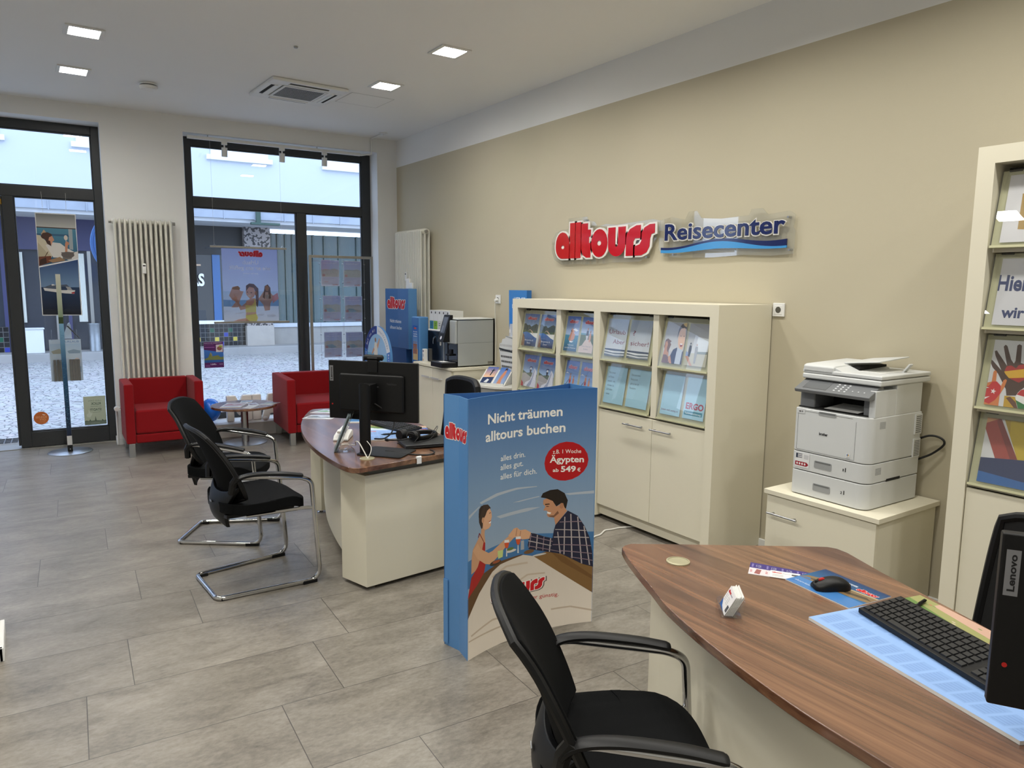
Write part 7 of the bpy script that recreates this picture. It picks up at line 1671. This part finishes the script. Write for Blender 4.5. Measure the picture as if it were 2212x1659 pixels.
for x0,x1 in ((-.12,-.015),(.02,.115)):
    MB().box(x0,x1,-.035,-.032,0,.17).box(x0,x0+.003,-.035,0,0,.19).box(x1-.003,x1,-.035,0,0,.19).box(x0,x1,-.035,0,0,.003).build('pocket', m_acryl, t, smooth=0)
for nm,xs in (('upper',(-.115,-.11)),('upper',(.10,.105))): MB().prism([(-.09,.42),(-.004,.42),(-.004,.52)],xs[0],xs[1],ax='x').build('bracket', m_acryl, t, smooth=0)
for i in range(7):
    x = (-.113,-.083,-.053)[i] if i < 3 else (.024,.047,.070,.092)[i-3]
    o = MB().box(0,.022,-.028,-.004,.004,.218).build('brochure', M('brochure_back',(104,98,94),.5), bevel=.002); o.location = FP(-3.455+x,.305,.645); o.rotation_euler = (0,0,PHI)
    tag(o,'brochure standing in the clear dispenser on the door pane, seen from behind','brochure','brochures in the door dispenser')
o = MB().prism([(-.075,0),(-.012,.0),(.0,.02),(-.045,.15),(-.06,.16),(-.07,.13)],-.05,.005,ax='x').build('brochure', M('brochure_white',(190,200,206),.5), smooth=0); o.location = FP(-3.47,.40,1.07); o.rotation_euler = (0,0,PHI+RAD(90)); tag(o,'pale leaflet leaning in the top of the door dispenser','leaflet')
o = MB().tube([(0,0,0),(.10,0,-.125)],.006,8).build('dispenser_strut', m_cable); o.location = FP(-3.43,.35,1.20); o.rotation_euler = (0,0,PHI); tag(o,'short black strut slanting above the door dispenser','strut')

# poster rack
t = fthing('poster_rack','slim aluminium rack frame holding offer sheets in the right window pane','rack',-.70,-.03,.1455)
rk = MB()
MB().box(-.375,-.345,-.012,.012,.0,1.8195).build('upright', m_alu, t, bevel=.002); MB().box(.345,.375,-.012,.012,.0,1.8195).build('upright', m_alu, t, bevel=.002)
MB().box(-.345,.345,-.012,.012,1.7895,1.8195).build('top_bar', m_alu, t, bevel=.002)
for x in (-.36,.36): MB().box(x-.03,x+.03,-.10,.10,0,.008).build('foot', m_alu, t, bevel=.002)
for x in (-.255,.005,.018,.268): MB().tube([(x,0,.55),(x,0,1.795)],.0012,5).build('wire', m_steel, t)
cl = MB()
for z in (1.87,1.66,1.47,1.25,1.07,.84):
    for x in (-.255,.011,.268): cl.tube([(x-.008,0,z-.1455),(x+.008,0,z-.1455)],.006,8)
cl.build('clamp', m_chrome, t)
def offer(seed, head, pool=True):
    rnd = random.Random(seed); A = Art(); A.rect(0,0,1,1,(206,206,224)); A.grad([(.02,.62),(.98,.62),(.98,.98),(.02,.98)],(176,180,220),(190,206,230)); c1 = (206,196,170)
    A.poly([(.02,.36),(.02,.62),(.25,.68),(.5,.64),(.8,.66),(.98,.62),(.98,.36)],c1 if seed%2 else (196,200,176))
    for k in range(26): A.rect(*(lambda x,y: (x,y,x+.05,y+.02))(.03+.88*rnd.random(),.40+.2*rnd.random()),rnd.choice(((224,216,200),(186,170,140),(200,190,170),(170,180,150))))
    if pool: A.poly([(.3,.40),(.55,.52),(.85,.50),(.9,.42),(.6,.36)],(150,200,220))
    A.ell(.86,.42,.08,.05,(216,110,110)); A.rect(.05,.06,.98,.35,(212,208,220)); A.rect(.3,.29,.94,.31,(170,170,196)); A.rect(.45,.24,.94,.255,(176,176,200)); A.text('999,-',.62,.13,.88,.13,.06,(206,130,140),.01); A.logo(.08,.03,.40,.03,.05,(214,130,130),(220,190,190)); 
    if len(head) == 1: A.text(head[0],.12,.86,.88,.86,.07,(238,238,246),.02)
    else: A.text(head[0],.25,.90,.75,.90,.05,(238,238,246),.02); A.text(head[1],.12,.82,.88,.82,.05,(238,238,246),.02)
    A.t = [(a,[tuple(x*.6+.4*w for x,w in zip(q,(.66,.68,.76))) for q in b],c) for a,b,c in A.t]; return A.clip().mirror()  # pale wash puts the glow of back light into the print colours
H2 = ('Nicht träumen','alltours buchen'); H3 = ('Urlaub','wie er uns gefällt')
for (x,z,seed,head,pl_),lb in zip(((-.133,1.622,1,('Top-Angebot',),False),(.128,1.618,2,('Top-Angebot',),False),(-.122,1.222,4,H2,True),(.133,1.214,3,H3,True),(-.117,.806,5,H3,True),(.138,.80,7,H2,True)),
    ('offer sheet in the window rack, top row left','offer sheet in the window rack, top row right','offer sheet with green hill and pool, middle row left','offer sheet with hotel roofs, middle row right','offer sheet with sandy bay, bottom row left','offer sheet with white terrace pool, bottom row right')):
    s = fthing('offer_sheet',lb,'poster',-.70+x,-.03,z,'offer sheets in the window rack')
    MB().box(-.107,.107,-.0035,-.0025,-.004,.296).box(-.107,.107,.0025,.0035,-.004,.296).build('clear_pocket', m_acryl, s, smooth=0)
    MB().box(-.104,.104,-.0004,.0004,0,.29).build('sheet', m_thin, s, smooth=0)
    offer(seed,head,pl_).put(flat_map((-.104,-.0008,0),(.208,0,0),(0,0,.29)),eps=.00008).build('print', m_tprint, s, smooth=0)

# on the ledge: white foam letters, balloon
m_foam = M('white_foam',(232,228,222),.9,var=.02,bump=.2,bscale=120)
foam = {'M':[(0,0),(0,1),(.30,1),(.42,.72),(.54,1),(.84,1),(.84,0),(.60,0),(.60,.5),(.42,.2),(.24,.5),(.24,0)], 'I':[(0,0),(0,1),(.26,1),(.26,0)], 'A':[(0,0),(.26,1),(.54,1),(.80,0),(.54,0),(.48,.22),(.32,.22),(.26,0)]}
for k,(ch_,u,w0,lb) in enumerate((('M',-2.005,.262,'white foam letter M facing the street on the window ledge'),('I',-1.738,.095,'white foam letter I on the window ledge behind the coffee table'),('A',-1.638,.225,'white foam letter A on the window ledge behind the coffee table'))):
    t = fthing('foam_letter',lb,'letter',u,.0,.1455,'white foam letters on the window ledge')
    sx_ = w0/max(p[0] for p in foam[ch_])
    MB().prism([(p[0]*sx_,p[1]*.285) for p in foam[ch_]],-.035,.035,ax='y').build('letter_body', m_foam, t, bevel=.012, seg=3)
t = fthing('foam_letter','round white foam letter half hidden by the right armchair','letter',-1.255,.0,.1455,'white foam letters on the window ledge')
mo = MB(); n=28; vs=[]; 
for y in (-.035,.035):
    for r in (.155,.075):
        for j in range(n): a=2*pi*j/n; vs.append((r*cos(a),y,.155+r*sin(a)))
fs=[]
for j in range(n):
    k=(j+1)%n; fs += [(j,k,n+k,n+j),(2*n+j,3*n+j,3*n+k,2*n+k),(j,2*n+j,2*n+k,k),(n+j,n+k,3*n+k,3*n+j)]
mo.add(vs,fs).build('letter_body', m_foam, t, bevel=.012, seg=3)
for u,w0 in ((-1.86,.05),(-1.62,.06)):
    o = MB().ellipsoid((0,0,.022),(w0*.5,.03,.022),12,8).build('foam_chip', m_foam); o.location = FP(u,-.105,.1455); tag(o,'small white foam chip at the front of the window ledge','chip','foam chips on the window ledge')
t = fthing('balloon','blue balloon resting on the window ledge behind the armchair','balloon',-2.17,-.02,.1455)
MB().ellipsoid((0,0,.145),(.105,.105,.125),26,18).build('skin', M('balloon_blue',(20,110,226),.22,var=.01,spec=.6), t); MB().lathe([(.010,.0),(.006,.012),(.012,.026)],0,0,12).build('knot', bpy.data.materials['balloon_blue'], t)
# round blue disc outside the door pane
t = fthing('hanging_sign','round light blue sign outside the door, cut off by the door frame','sign',-2.80,.62,2.04)
MB().prism(arc(0,0,.375,0,360,48)[:-1],-.02,.02,ax='y').build('disc', M('sign_sky_blue',(96,150,232),.5,var=.02), t, bevel=.008); MB().tube([(-.345,-.021,0)]+[(.345*cos(a),-.021,.345*sin(a)) for a in [pi-2*pi*j/40 for j in range(41)]],.003,6).build('rim_line', M('rim_blue',(60,110,200),.5), t)
MB().tube([(0,0,.37),(0,0,1.2)],.004,6).build('hanger', m_steel, t)
